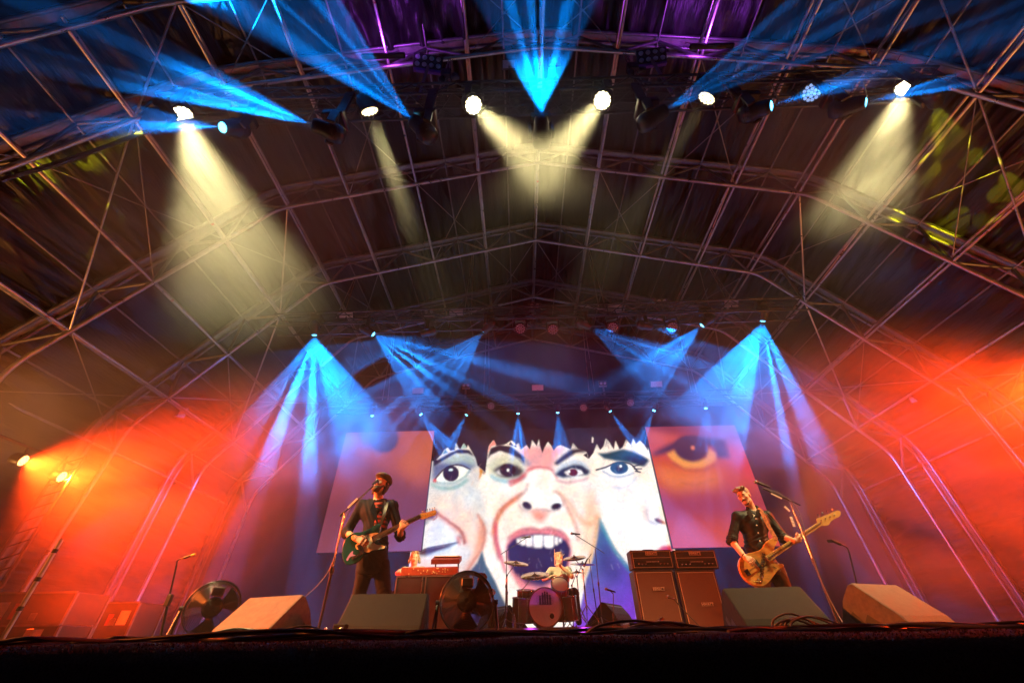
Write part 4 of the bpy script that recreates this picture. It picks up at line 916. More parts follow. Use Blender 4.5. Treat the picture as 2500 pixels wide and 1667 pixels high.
def head_frame(face, tilt_up=0.0, roll=0.0):
    """columns: right of the person, forward, up"""
    f = Vector(face).normalized(); up = Vector((0, 0, 1)); r = f.cross(up).normalized(); u = r.cross(f)
    R = Matrix.Rotation(roll, 3, f); r = R @ r; u = R @ u
    return np.array([[r.x, f.x, u.x], [r.y, f.y, u.y], [r.z, f.z, u.z]])
def add_head(f, c, R, s=1.0, mouth=0.0):
    """skull, jaw, nose, brow, cheeks and ears blended onto the neck"""
    P = lambda x, y, z: c + R @ np.array([x, y, z]) * s
    f.ball(P(0, -0.012, 0.035), np.array((0.075, 0.095, 0.092)) * s, 0.02, R); f.ball(P(0, 0.020, -0.035), np.array((0.060, 0.070, 0.078)) * s, 0.03, R)
    f.ball(P(0, 0.058, -0.088), np.array((0.028, 0.026, 0.022)) * s, 0.025, R); f.limb(P(-0.045, 0.01, -0.07), P(0, 0.055, -0.092), 0.022 * s, 0.02 * s, 0.02); f.limb(P(0.045, 0.01, -0.07), P(0, 0.055, -0.092), 0.022 * s, 0.02 * s, 0.02)
    f.limb(P(-0.036, 0.072, 0.026), P(0.036, 0.072, 0.026), 0.012 * s, 0.012 * s, 0.012); f.limb(P(0, 0.080, 0.014), P(0, 0.104, -0.028), 0.008 * s, 0.013 * s, 0.010)
    for g in (-1, 1):
        f.ball(P(g * 0.014, 0.088, -0.031), np.array((0.009, 0.011, 0.008)) * s, 0.006, R); f.ball(P(g * 0.042, 0.056, -0.018), np.array((0.022, 0.022, 0.020)) * s, 0.015, R)
        f.ball(P(g * 0.034, 0.086, 0.006), np.array((0.015, 0.014, 0.009)) * s, 0.008, R, True)
        f.ball(P(g * 0.079, -0.006, -0.002), np.array((0.009, 0.020, 0.032)) * s, 0.006, R)
    f.ball(P(0, 0.079, -0.052), np.array((0.024, 0.014, 0.012)) * s, 0.010, R)
    if mouth: f.ball(P(0, 0.092, -0.062), np.array((0.020, 0.02, mouth)) * s, 0.004, R, True)
    return P
def add_eyes(t, P, R, s=1.0):
    for g in (-1, 1):
        e = MB(); e.ball(P(g * 0.032, 0.0735, 0.006), 0.0105 * s, 10, 8); o = e.build('eye', M_eye, t)
        i = MB(); i.ball(P(g * 0.0325, 0.0805, 0.0055), 0.0058 * s, 8, 6); i.build('iris', M_iris, o)
def add_hand(f, wrist, knuckle, palm_n, thumb_dir, curl=0.6, spread=0.0, s=1.0, k=0.007):
    """palm from wrist to knuckles, four bent fingers of unequal length curling against palm_n, thumb from the palm's side"""
    w = V3(wrist); kn = V3(knuckle); d = kn - w; L = np.linalg.norm(d); d /= L; n = V3(palm_n); n -= d * (n @ d); n /= np.linalg.norm(n); a = np.cross(d, n)
    if a @ V3(thumb_dir) < 0: a = -a                       # a: towards the thumb side
    for q in (-0.55, 0.0, 0.55): f.limb(w + a * 0.016 * q * s, kn + a * 0.052 * q * s, 0.021 * s, 0.014 * s, 0.014)
    for j, (off, ln) in enumerate(((0.034, 0.9), (0.012, 1.0), (-0.011, 0.95), (-0.032, 0.76))):
        p = kn + a * off * s; dd = d + a * spread * off * 10; c1_, c2_, c3_ = curl * 0.8, curl * 1.9, curl * 2.7; r = 0.0088 * s * (0.9 if j == 3 else 1)
        for ang, l in ((c1_, 0.042), (c2_, 0.028), (c3_, 0.022)):
            e = p + (dd * math.cos(ang) + n * math.sin(ang)) * l * ln * s; f.limb(p, e, r, r * 0.92, k); p = e; r *= 0.92
    p = w + d * 0.028 * s + a * 0.026 * s
    for (da, dn, dd_, l, r) in ((0.75, 0.35, 0.55, 0.040, 0.0115), (0.25, 0.45, 0.85, 0.032, 0.010), (-0.1, 0.5, 0.85, 0.024, 0.009)):
        v = a * da + n * dn + d * dd_; v /= np.linalg.norm(v); e = p + v * l * s; f.limb(p, e, r * s, r * 0.93 * s, k); p = e
def q5(x, y, Y): return V3(at(750 + x / 3.136, 1100 + y / 3.136, Y=Y))
def q7(x, y, Y): return V3(at(1700 + x / 3.1367, 1100 + y / 3.1367, Y=Y))
def cloth_fold(centres, amp=0.006):
    def fn(co):
        out = co.copy()
        for c, fr, ax, sp in centres:
            r = np.linalg.norm(co - c, axis=1); w = np.exp(-(r / sp) ** 2); ph = ((co - c) @ ax) * fr
            n = co - c; n /= np.linalg.norm(n, axis=1)[:, None] + 1e-6; out += n * (amp * w * np.sin(ph + 3 * np.sin(ph * 0.31 + co[:, 0] * 13)))[:, None]
        return out
    return fn
# ---------------------------------------------------------------- singer with the teal guitar
GY = 5.30
def build_guitarist():
    t = thing('person', 'singer in flat cap and dark jacket playing a teal guitar at the microphone', 'person', (-1.7, GY, 0))
    hc = q5(566, 262, GY - 0.02); R = head_frame((-0.22, -0.90, 0.38), roll=math.radians(-7))
    neck = q5(548, 372, GY + 0.03); shR = q5(420, 414, GY); shL = q5(650, 418, GY - 0.02)
    elR = q5(302, 628, GY + 0.02); elL = q5(712, 652, GY - 0.05); wrR = q5(372, 672, GY - 0.24); knR = q5(418, 690, GY - 0.27); wrL = q5(716, 606, GY - 0.26); knL = q5(742, 566, GY - 0.27)
    chest = q5(530, 500, GY + 0.02); waist = q5(512, 720, GY + 0.03); hip = q5(505, 860, GY + 0.03)
    hR = q5(452, 880, GY + 0.03); hL = q5(566, 880, GY + 0.03); knr = q5(392, 1120, GY - 0.02); knl = q5(592, 1120, GY - 0.03)
    ftR = np.array([knr[0] - 0.03, GY + 0.02, 0.09]); ftL = np.array([knl[0] + 0.03, GY, 0.09])
    f = Field(0.0075); P = add_head(f, hc, R, 1.0, 0.010)
    f.limb(hc + R @ np.array([0, -0.02, -0.08]), neck + (0, 0, -0.03), 0.056, 0.062, 0.03)
    f.limb(shR, shL, 0.062, 0.062, 0.04); f.limb(chest + (-0.07, 0, 0.05), chest + (0.07, 0, 0.05), 0.115, 0.115, 0.06); f.limb(chest, waist, 0.13, 0.115, 0.06); f.limb(waist, hip, 0.12, 0.125, 0.06)
    for (h, k_, a_) in ((hR, knr, ftR), (hL, knl, ftL)):
        f.chain([h, k_, a_], [0.085, 0.056, 0.042], 0.03); f.limb(a_ + (0, 0.03, -0.05), a_ + (0, -0.15, -0.06), 0.035, 0.028, 0.02)
    f.chain([shR, elR, wrR], [0.052, 0.042, 0.029], 0.02); f.chain([shL, elL, wrL], [0.052, 0.042, 0.029], 0.02)
    add_hand(f, wrR, knR, (0.25, 0.85, -0.35), (0.4, -0.3, 0.6), 0.45); add_hand(f, wrL, knL, (0.35, 0.45, 0.55), (-0.4, 0.3, 0.3), 0.75, 0.25)
    grow(f, 'body', M_skinp, t); add_eyes(t, P, R)
    # jacket, open over a red top
    j = Field(0.009); j.limb(shR + (0, 0, -0.01), shL + (0, 0, -0.01), 0.064, 0.064, 0.05); j.limb(neck + (-0.05, 0, -0.06), neck + (0.05, 0, -0.06), 0.07, 0.07, 0.06); j.limb(chest + (-0.085, 0, 0.05), chest + (0.085, 0, 0.05), 0.132, 0.132, 0.06); j.limb(chest, waist, 0.15, 0.137, 0.06)
    j.limb(waist + (-0.03, 0, 0), hip + (-0.06, 0, -0.07), 0.135, 0.128, 0.06); j.limb(waist + (0.03, 0, 0), hip + (0.06, 0, -0.07), 0.135, 0.128, 0.06); j.plane_cut(hip + (0, 0, -0.13), (0, 0, -1))
    cufR = elR + (wrR - elR) * 0.18; cufL = elL + (wrL - elL) * 0.22
    j.chain([shR, elR, cufR], [0.062, 0.057, 0.052], 0.04); j.chain([shL, elL, cufL], [0.062, 0.057, 0.052], 0.04)
    j.ball(neck + (0, -0.03, 0.05), (0.075, 0.085, 0.09), 0.02, None, True); j.ball(q5(556, 470, GY - 0.165), (0.042, 0.055, 0.13), 0.02, None, True)
    fold = cloth_fold([(elR, 110, np.array([0.3, 0, 1.0]), 0.12), (elL, 110, np.array([0.2, 0, 1.0]), 0.12), (waist, 70, np.array([0.5, 0, 1.0]), 0.22), (shL, 80, np.array([1, 0, 0.6]), 0.12), (chest, 50, np.array([0.8, 0, 0.6]), 0.2)], 0.007)
    jk = grow(j, 'jacket', M_jacket, t, 0.0008, fold)
    lp = MB()                                              # lapels along the opening
    for sg, px in ((-1, 522), (1, 588)):
        a = Vector(q5(px + sg * 4, 372, GY - 0.09)); b = Vector(q5(556 + sg * 10, 575, GY - 0.165)); m_ = Vector(q5(px + sg * 40, 455, GY - 0.155))
        lp.add([a, m_, b, a + Vector((0, -0.012, 0)), m_ + Vector((0, -0.012, 0)), b + Vector((0, -0.012, 0))], [(0, 1, 2), (5, 4, 3), (0, 3, 4, 1), (1, 4, 5, 2), (2, 5, 3, 0)])
    lp.build('lapels', M_jacket, jk)
    u = Field(0.009); u.limb(q5(553, 408, GY - 0.03), q5(553, 560, GY - 0.03), 0.085, 0.1, 0.04); u.limb(neck + (0, 0.0, -0.03), q5(553, 430, GY - 0.04), 0.066, 0.085, 0.03); u.plane_cut(q5(553, 388, GY), (0.0, -0.35, 0.94)); top = grow(u, 'top', M_tee, t)
    l = Field(0.009)
    l.limb(hip + (-0.04, 0, -0.02), hip + (0.04, 0, -0.02), 0.115, 0.115, 0.05)
    for (h, k_, a_) in ((hR, knr, ftR), (hL, knl, ftL)): l.chain([h, k_, a_ + (0, 0, 0.02)], [0.102, 0.072, 0.058], 0.04)
    grow(l, 'trousers', M_jeans, t, 0.0012, cloth_fold([(knr, 70, np.array([0.6, 0.3, 0.8]), 0.13), (knl, 75, np.array([-0.6, 0.3, 0.8]), 0.13), (hip, 70, np.array([0.4, 0, 1]), 0.15)], 0.004))
    for a_ in (ftR, ftL):
        sh = Field(0.01); sh.limb(a_ + (0, 0.04, -0.045), a_ + (0, -0.17, -0.055), 0.044, 0.036, 0.02); sh.plane_cut((0, 0, 0.008), (0, 0, -1)); grow(sh, 'shoe', M_shoe, t)
    b = Field(0.006); b.ball(P(0, 0.040, -0.085), (0.052, 0.052, 0.045), 0.02, R); b.limb(P(-0.056, 0.02, -0.03), P(-0.03, 0.055, -0.095), 0.017, 0.024, 0.02); b.limb(P(0.056, 0.02, -0.03), P(0.03, 0.055, -0.095), 0.017, 0.024, 0.02)
    b.limb(P(-0.028, 0.086, -0.048), P(0.028, 0.086, -0.048), 0.008, 0.008, 0.008); b.ball(P(0, 0.06, -0.115), (0.034, 0.034, 0.03), 0.02, R); b.ball(P(0, 0.10, -0.064), (0.022, 0.03, 0.012), 0.006, R, True)
    grow(b, 'beard', M_beard, t, 0.002)
    h = Field(0.007); h.ball(P(0, -0.045, 0.0), (0.088, 0.075, 0.085), 0.02, R); h.limb(P(-0.078, 0.0, 0.03), P(-0.08, -0.03, -0.10), 0.018, 0.022, 0.02); h.limb(P(0.078, 0.0, 0.03), P(0.08, -0.03, -0.10), 0.018, 0.022, 0.02); grow(h, 'hair', M_beard, t, 0.003)
    c = Field(0.006); c.ball(P(0, -0.012, 0.085), (0.105, 0.118, 0.052), 0.02, R); c.ball(P(0, 0.03, 0.098), (0.09, 0.085, 0.04), 0.03, R); c.plane_cut(P(0, 0, 0.052), -(R @ np.array([0, 0.12, 0.99])))
    cp = grow(c, 'flat_cap', M_cap, t, 0.001); br = Field(0.006); br.ball(P(0, 0.10, 0.060), (0.068, 0.055, 0.012), 0.01, R); grow(br, 'cap_peak', M_cap, cp)
    li = MB(); li.torus(P(0, 0.090, -0.062), R @ np.array([0, 1.0, 0]), 0.018, 0.0045, 16, 6); li.build('lips', M_lip, t)
    ck = MB(); ck.path(spline([q5(512, 400, GY - 0.10), q5(535, 425, GY - 0.135), q5(556, 432, GY - 0.14), q5(585, 410, GY - 0.12)], 5), 0.003, 5); ck.build('necklace', M_chrome, t)
    return t
build_guitarist()
# ---------------------------------------------------------------- bass player
BY = 5.95
def build_bassist():
    t = thing('person', 'bass player in rolled-sleeve black shirt looking down to the side', 'person', (3.2, BY, 0))
    hc = q7(366, 352, BY - 0.03); R = head_frame((-0.72, -0.66, -0.20), roll=math.radians(10))
    neck = q7(424, 452, BY + 0.02); shR = q7(314, 506, BY - 0.03); shL = q7(546, 500, BY + 0.03); elR = q7(272, 690, BY - 0.02); elL = q7(664, 664, BY - 0.04)
    wrR = q7(368, 812, BY - 0.26); knR = q7(402, 832, BY - 0.29); wrL = q7(752, 690, BY - 0.26); knL = q7(792, 676, BY - 0.26)
    chest = q7(436, 580, BY + 0.01); waist = q7(476, 760, BY + 0.02); hip = q7(540, 900, BY + 0.02); hR = q7(490, 935, BY + 0.02); hL = q7(612, 920, BY + 0.02)
    knr = q7(520, 1130, BY - 0.02); knl = q7(700, 1110, BY - 0.03); ftR = np.array([knr[0] - 0.02, BY + 0.03, 0.09]); ftL = np.array([knl[0] + 0.06, BY, 0.09])
    f = Field(0.0078); P = add_head(f, hc, R, 1.0)
    f.limb(hc + R @ np.array([0, -0.02, -0.08]), neck + (0, 0, -0.04), 0.058, 0.066, 0.03)
    f.limb(shR, shL, 0.064, 0.064, 0.04); f.limb(chest + (-0.07, 0, 0.05), chest + (0.07, 0, 0.05), 0.12, 0.12, 0.06); f.limb(chest, waist, 0.135, 0.125, 0.06); f.limb(waist, hip, 0.125, 0.125, 0.06)
    for (h, k_, a_) in ((hR, knr, ftR), (hL, knl, ftL)):
        f.chain([h, k_, a_], [0.085, 0.058, 0.042], 0.03); f.limb(a_ + (0, 0.03, -0.05), a_ + (0, -0.15, -0.06), 0.035, 0.028, 0.02)
    f.chain([shR, elR, wrR], [0.054, 0.046, 0.031], 0.02); f.chain([shL, elL, wrL], [0.054, 0.046, 0.031], 0.02)
    add_hand(f, wrR, knR, (0.2, 0.8, -0.5), (0.5, -0.2, 0.7), 0.55, 0.1); add_hand(f, wrL, knL, (-0.1, 0.7, 0.5), (0, 0.3, 1.0), 0.8, 0.3)
    grow(f, 'body', M_skin2, t); add_eyes(t, P, R)
    j = Field(0.009); j.limb(shR, shL, 0.066, 0.066, 0.05); j.limb(chest + (-0.085, 0, 0.05), chest + (0.085, 0, 0.05), 0.138, 0.138, 0.06); j.limb(chest, waist, 0.155, 0.145, 0.06); j.limb(waist, hip + (0, 0, -0.02), 0.145, 0.152, 0.06); j.plane_cut(hip + (0, 0, -0.10), (0.3, 0, -0.95))
    cufR = elR + (wrR - elR) * 0.03; cufL = elL + (wrL - elL) * 0.18
    j.chain([shR, elR, cufR], [0.064, 0.060, 0.058], 0.04); j.chain([shL, elL, cufL], [0.064, 0.060, 0.056], 0.04)
    j.limb(neck + (-0.05, -0.04, 0.005), neck + (0.05, -0.02, 0.01), 0.045, 0.05, 0.03)
    j.ball(neck + (-0.01, -0.04, 0.05), (0.066, 0.09, 0.085), 0.012, None, True); j.ball(q7(444, 470, BY - 0.15), (0.03, 0.06, 0.07), 0.015, None, True)
    fold = cloth_fold([(elR, 120, np.array([0.3, 0, 1.0]), 0.13), (elL, 120, np.array([0.4, 0, 1.0]), 0.13), (waist, 75, np.array([-0.6, 0, 1.0]), 0.25), (shL, 90, np.array([1, 0, 0.6]), 0.13), (chest, 60, np.array([-0.8, 0, 0.8]), 0.2)], 0.009)
    sh_ = grow(j, 'shirt', M_shirt, t, 0.0008, fold)
    for (c_, w_) in ((cufR, wrR), (cufL, wrL)):
        MB().torus(c_, w_ - c_, 0.056, 0.011, 22, 8).build('rolled_cuff', M_shirt, sh_)
    for k_, (x, y) in enumerate(((458, 520), (463, 570), (474, 628), (487, 690))): MB().lathe([(0.008, 0), (0.007, 0.004), (0, 0.005)], q7(x, y, BY - 0.165), (0, -1, 0), 10).build('button', M_eye, sh_)
    cl = MB()                                              # collar points
    for pts in (((402, 452), (438, 500), (412, 520), (384, 470)), ((462, 446), (446, 500), (490, 510), (500, 462))):
        v = [Vector(q7(x, y, BY - 0.135)) for x, y in pts]; v2 = [p + Vector((0, -0.01, 0)) for p in v]
        cl.add(v + v2, [(0, 1, 2, 3), (7, 6, 5, 4), (0, 4, 5, 1), (1, 5, 6, 2), (2, 6, 7, 3), (3, 7, 4, 0)])
    cl.build('collar', M_shirt, sh_)
    l = Field(0.009); l.limb(hip + (-0.04, 0, -0.03), hip + (0.04, 0, -0.03), 0.118, 0.118, 0.05)
    for (h, k_, a_) in ((hR, knr, ftR), (hL, knl, ftL)): l.chain([h, k_, a_ + (0, 0, 0.02)], [0.108, 0.08, 0.066], 0.04)
    grow(l, 'trousers', M_chino, t, 0.0012, cloth_fold([(knr, 70, np.array([0.6, 0.3, 0.8]), 0.13), (knl, 75, np.array([-0.6, 0.3, 0.8]), 0.13), (hip, 70, np.array([0.4, 0, 1]), 0.15)], 0.004))
    for a_ in (ftR, ftL):
        sh = Field(0.01); sh.limb(a_ + (0, 0.04, -0.045), a_ + (0, -0.17, -0.055), 0.044, 0.036, 0.02); sh.plane_cut((0, 0, 0.008), (0, 0, -1)); grow(sh, 'shoe', M_shoe, t)
    h = Field(0.006); h.ball(P(0, -0.03, 0.055), (0.088, 0.098, 0.085), 0.02, R); h.ball(P(0, 0.05, 0.105), (0.066, 0.05, 0.03), 0.02, R)
    for k_ in range(26):
        a = RNG.uniform(-1, 1); b_ = RNG.uniform(-0.6, 1); p0 = P(0.07 * a, 0.06 * b_, 0.10 + 0.02 * (1 - a * a)); h.limb(p0, p0 + (R @ np.array([0.030 * a, 0.02 * b_ + 0.012, 0.012])), 0.015, 0.006, 0.012)
    h.ball(P(0, 0.10, 0.01), (0.062, 0.06, 0.068), 0.01, R, True); h.plane_cut(P(0, 0, -0.03), -(R @ np.array([0, 0.35, 0.94]))); grow(h, 'hair', M_hairg, t, 0.003)
    m = Field(0.005); m.limb(P(-0.03, 0.082, -0.050), P(0, 0.093, -0.044), 0.007, 0.009, 0.008); m.limb(P(0.03, 0.082, -0.050), P(0, 0.093, -0.044), 0.007, 0.009, 0.008)
    m.ball(P(0, 0.066, -0.094), (0.028, 0.02, 0.02), 0.01, R); m.limb(P(-0.05, 0.03, -0.07), P(-0.02, 0.066, -0.095), 0.010, 0.012, 0.01); m.limb(P(0.05, 0.03, -0.07), P(0.02, 0.066, -0.095), 0.010, 0.012, 0.01); grow(m, 'beard', M_beard, t, 0.0015)
    e = MB()
    for g_ in (-1, 1): e.path([P(g_ * 0.05, 0.074, 0.026), P(g_ * 0.034, 0.084, 0.031), P(g_ * 0.016, 0.086, 0.027)], 0.0042, 6)
    e.build('eyebrows', M_beard, t)
    st = MB(); pts = spline([q7(470, 440, BY - 0.05), q7(500, 470, BY - 0.165), q7(545, 560, BY - 0.19), q7(612, 680, BY - 0.22)], 8); a_ = [Vector(p) for p in pts]
    for i in range(len(a_) - 1):
        n_ = Vector((1, 0, 0.5)).normalized() * 0.027
        st.add([a_[i] - n_, a_[i] + n_, a_[i + 1] + n_, a_[i + 1] - n_, a_[i] - n_ + Vector((0, -0.004, 0)), a_[i] + n_ + Vector((0, -0.004, 0)), a_[i + 1] + n_ + Vector((0, -0.004, 0)), a_[i + 1] - n_ + Vector((0, -0.004, 0))], [(0, 1, 2, 3), (7, 6, 5, 4), (0, 4, 5, 1), (2, 6, 7, 3), (0, 3, 7, 4), (1, 5, 6, 2)])
    st.build('shoulder_strap', mat('woven_strap', (0.42, 0.13, 0.04), 0.7, var=0.7, scale=45), t)
    MB().torus(wrR + (knR - wrR) * -0.3, knR - wrR, 0.033, 0.005, 18, 6).build('wristband', M_beard, t)
    return t
build_bassist()
# ---------------------------------------------------------------- keyboard player, drummer, crew member
def sitting(name_label, head_px, Yh, face, skin, hairm, shirt, seat_z, arms, hair_len=0.0, extra=None, res=0.010, roll=0.0):
    t = thing('person', name_label, 'person', (head_px[0], Yh, 0)); hc = V3(at(*head_px, Y=Yh)); t.location.x = hc[0]; WM[t.name] = Matrix.Translation(t.location)
    R = head_frame(face, roll=roll); f = Field(res * 0.8); P = add_head(f, hc, R); neck = hc + (0, 0.02, -0.17); chest = neck + (0, 0.02, -0.24); hip = np.array([hc[0], Yh + 0.03, seat_z + 0.10])
    shR = neck + (-0.18, 0, -0.05); shL = neck + (0.18, 0, -0.05)
    f.limb(hc + R @ np.array([0, -0.02, -0.07]), neck, 0.055, 0.06, 0.03); f.limb(shR, shL, 0.06, 0.06, 0.04); f.limb(chest, hip, 0.14, 0.13, 0.06)
    j = Field(res); j.limb(shR, shL, 0.073, 0.073, 0.04); j.limb(chest + (-0.06, 0, 0.05), chest + (0.06, 0, 0.05), 0.135, 0.135, 0.06); j.limb(chest, hip, 0.158, 0.15, 0.06)
    for sh, (el, wr, kn) in ((shR, arms[0]), (shL, arms[1])):
        f.chain([sh, el, wr], [0.05, 0.042, 0.03], 0.02); add_hand(f, wr, kn, (0, 0.3, -0.9), (0.3 if sh is shR else -0.3, -0.3, 0.5), 0.7); j.chain([sh, np.array(sh) * 0.25 + np.array(el) * 0.75], [0.07, 0.062], 0.03)
    l = Field(res)
    for g in (-1, 1):
        k_ = hip + (g * 0.22, -0.42, -0.02); a_ = np.array([k_[0] + g * 0.03, k_[1] - 0.06, seat_z - 0.40]); f.chain([hip + (g * 0.09, 0, -0.02), k_, a_], [0.085, 0.058, 0.042], 0.03); l.chain([hip + (g * 0.09, 0, -0.02), k_, a_], [0.10, 0.075, 0.06], 0.04)
    grow(f, 'body', skin, t); add_eyes(t, P, R); grow(j, 'shirt', shirt, t, 0.001); grow(l, 'trousers', M_jeans, t)
    h = Field(0.007); h.ball(P(0, -0.025, 0.05), (0.086, 0.10, 0.085), 0.02, R)
    for k_ in range(18):
        a = RNG.uniform(-1, 1); b_ = RNG.uniform(-1, 0.9); p0 = P(0.075 * a, 0.07 * b_, 0.07 + 0.04 * (1 - a * a)); h.limb(p0, p0 + R @ np.array([0.03 * a, 0.01, 0.02 + 0.01 * b_]), 0.016, 0.008, 0.01)
    if hair_len:
        for g in (-1, 1): h.limb(P(g * 0.075, -0.01, 0.03), P(g * 0.10, -0.01, -hair_len), 0.022, 0.03, 0.02)
    h.ball(P(0, 0.10, -0.005), (0.062, 0.065, 0.07), 0.01, R, True); grow(h, 'hair', hairm, t, 0.004)
    if extra: extra(t, P, R)
    return t
def w3(x, y, Y): return V3(at(x, y, Y=Y))
kx = w3(850 + 820 / 5.058, 1250 + 570 / 5.058, 9.1)
sitting('keyboard player with wavy fair hair behind the red keyboards', (850 + 822 / 5.058, 1250 + 568 / 5.058), 9.1, (0.25, -0.95, -0.12), M_skin2, M_fair, M_check, 0.62,
        (((kx[0] - 0.28, 9.0, 1.10), (kx[0] - 0.12, 8.72, 1.06), (kx[0] - 0.08, 8.66, 1.06)), ((kx[0] + 0.28, 9.0, 1.10), (kx[0] + 0.2, 8.72, 1.06), (kx[0] + 0.16, 8.66, 1.06))), 0.06)
dx = w3(1200 + 645 / 3.92, 1250 + 440 / 3.92, 9.75)
def sticks(t, P, R):
    a = w3(1200 + 602 / 3.92, 1250 + 352 / 3.92, 9.4); b = w3(1200 + 606 / 3.92, 1250 + 510 / 3.92, 9.42); MB().tube(b, a, 0.009, 8, 0.006).build('drumstick', mat('hickory', (0.55, 0.36, 0.18), 0.5, var=0.2), t)
    bd = Field(0.007); bd.ball(P(0, 0.05, -0.085), (0.05, 0.05, 0.035), 0.02, R); bd.limb(P(-0.028, 0.086, -0.046), P(0.028, 0.086, -0.046), 0.007, 0.007, 0.008); grow(bd, 'beard', M_hairg, t, 0.002)
sitting('drummer in pale checked shirt with a raised stick behind the drum kit', (1200 + 645 / 3.92, 1250 + 445 / 3.92), 9.75, (0.55, -0.82, -0.12), M_skin2, M_hairg, M_check, 0.68,
        (((dx[0] - 0.36, 9.6, 1.02), tuple(w3(1200 + 560 / 3.92, 1250 + 625 / 3.92, 9.35)), tuple(w3(1200 + 590 / 3.92, 1250 + 600 / 3.92, 9.3))), ((dx[0] + 0.22, 9.55, 1.05), tuple(w3(1200 + 655 / 3.92, 1250 + 505 / 3.92, 9.5)), tuple(w3(1200 + 640 / 3.92, 1250 + 490 / 3.92, 9.42)))), 0, sticks)
def cans(t, P, R):
    m = MB(); m.path(spline([P(-0.085, 0, 0.0), P(-0.08, 0, 0.08), P(0, 0, 0.135), P(0.08, 0, 0.08), P(0.085, 0, 0.0)], 6), 0.011, 6); hb = m.build('headphones', M_blackplastic, t)
    for g in (-1, 1): MB().lathe([(0.02, -0.02), (0.04, -0.015), (0.042, 0.012), (0.03, 0.02)], P(g * 0.088, 0.0, -0.002), R @ np.array([g, 0, 0.0]), 14).build('ear_cup', M_blackplastic, hb)
cxp = w3(850 + 1650 / 5.058, 1250 + 840 / 5.058, 9.6)
sitting('crew member in dark clothes and headphones behind the round fan', (850 + 1650 / 5.058, 1250 + 838 / 5.058), 9.6, (-0.75, -0.6, -0.1), M_skinp, M_beard, mat('maroon_shirt', (0.12, 0.02, 0.02), 0.8, var=0.3), 0.45,
        (((cxp[0] - 0.25, 9.5, 0.8), (cxp[0] - 0.15, 9.25, 0.72), (cxp[0] - 0.1, 9.2, 0.7)), ((cxp[0] + 0.25, 9.5, 0.8), (cxp[0] + 0.15, 9.25, 0.72), (cxp[0] + 0.1, 9.2, 0.7))), 0, cans)
# ================================================================== INSTRUMENTS
def text_mesh(body, size, mat_, parent, o, x, y, name='lettering', bold=0.0, align='CENTER', sx=1.0):
    """flat lettering: o centre, x reading direction, y up of the letters (world vectors)"""
    cu = bpy.data.curves.new('txt', 'FONT'); cu.body = body; cu.size = size; cu.align_x = align; cu.align_y = 'CENTER'; cu.extrude = 0.0006; cu.offset = bold
    ob = bpy.data.objects.new('txt', cu); COL.objects.link(ob); dg = bpy.context.evaluated_depsgraph_get(); me = bpy.data.meshes.new_from_object(ob.evaluated_get(dg))
    bpy.data.objects.remove(ob); x = Vector(x).normalized(); y = Vector(y).normalized(); z = x.cross(y); o = Vector(o)
    Mi = WM[parent.name].inverted()
    for v in me.vertices: v.co = Mi @ (o + x * v.co.x * sx + y * v.co.y + z * v.co.z)
    me.materials.clear(); me.materials.append(mat_); me.name = name
    return link(bpy.data.objects.new(name, me), parent)
def closed(pts, n=6):
    P = [Vector((a, b, 0)) for a, b in pts]; m = len(P); out = []
    for i in range(m):
        a, b, c, d = P[i - 1], P[i], P[(i + 1) % m], P[(i + 2) % m]
        for k in range(n):
            t = k / n; p = 0.5 * ((2 * b) + (c - a) * t + (2 * a - 5 * b + 4 * c - d) * t * t + (3 * b - a - 3 * c + d) * t ** 3); out.append((p.x, p.y))
    return out
def slab(poly_world, Y, thick, name, m, parent, smooth=True, bevel=0.0):
    """an outline in the upright plane at depth Y, thickened towards the audience, edge softened"""
    n = len(poly_world); cx_ = sum(p[0] for p in poly_world) / n; cz_ = sum(p[1] for p in poly_world) / n; b = MB(); rings = []
    for (dy, ins) in (((0, bevel), (bevel, 0), (thick - bevel, 0), (thick, bevel)) if bevel else ((0, 0), (thick, 0))):
        rings.append([(cx_ + (x - cx_) * (1 - ins * 6), Y - dy, cz_ + (z - cz_) * (1 - ins * 6)) for x, z in poly_world])
    vs = [p for r in rings for p in r]; k = len(rings)
    b.add(vs, [tuple(range(n)), tuple(range((k - 1) * n + n - 1, (k - 1) * n - 1, -1))]); b.add(vs, [(j * n + i, (j + 1) * n + i, (j + 1) * n + (i + 1) % n, j * n + (i + 1) % n) for j in range(k - 1) for i in range(n)], smooth)
    return b.build(name, m, parent, fix=True)
def W5(pts, Y): return [(p.x, p.z) for p in (at(750 + x / 3.136, 1100 + y / 3.136, Y=Y) for x, y in pts)]
def W7(pts, Y): return [(p.x, p.z) for p in (at(1700 + x / 3.1367, 1100 + y / 3.1367, Y=Y) for x, y in pts)]
M_teal = mat('teal_lacquer', (0.006, 0.075, 0.085), 0.22, var=0.15, scale=3, coat=0.7); M_cream = mat('cream_plastic', (0.85, 0.80, 0.62), 0.35, var=0.06); M_maple = mat('maple_neck', (0.58, 0.36, 0.13), 0.35, var=0.15, scale=20, stretch=(1, 1, 6), coat=0.3)
M_rosew = mat('rosewood', (0.07, 0.035, 0.02), 0.45, var=0.3, scale=40); M_amberwood = mat('natural_ash_body', (0.62, 0.29, 0.07), 0.32, var=0.3, scale=9, stretch=(1, 1, 5), coat=0.5)
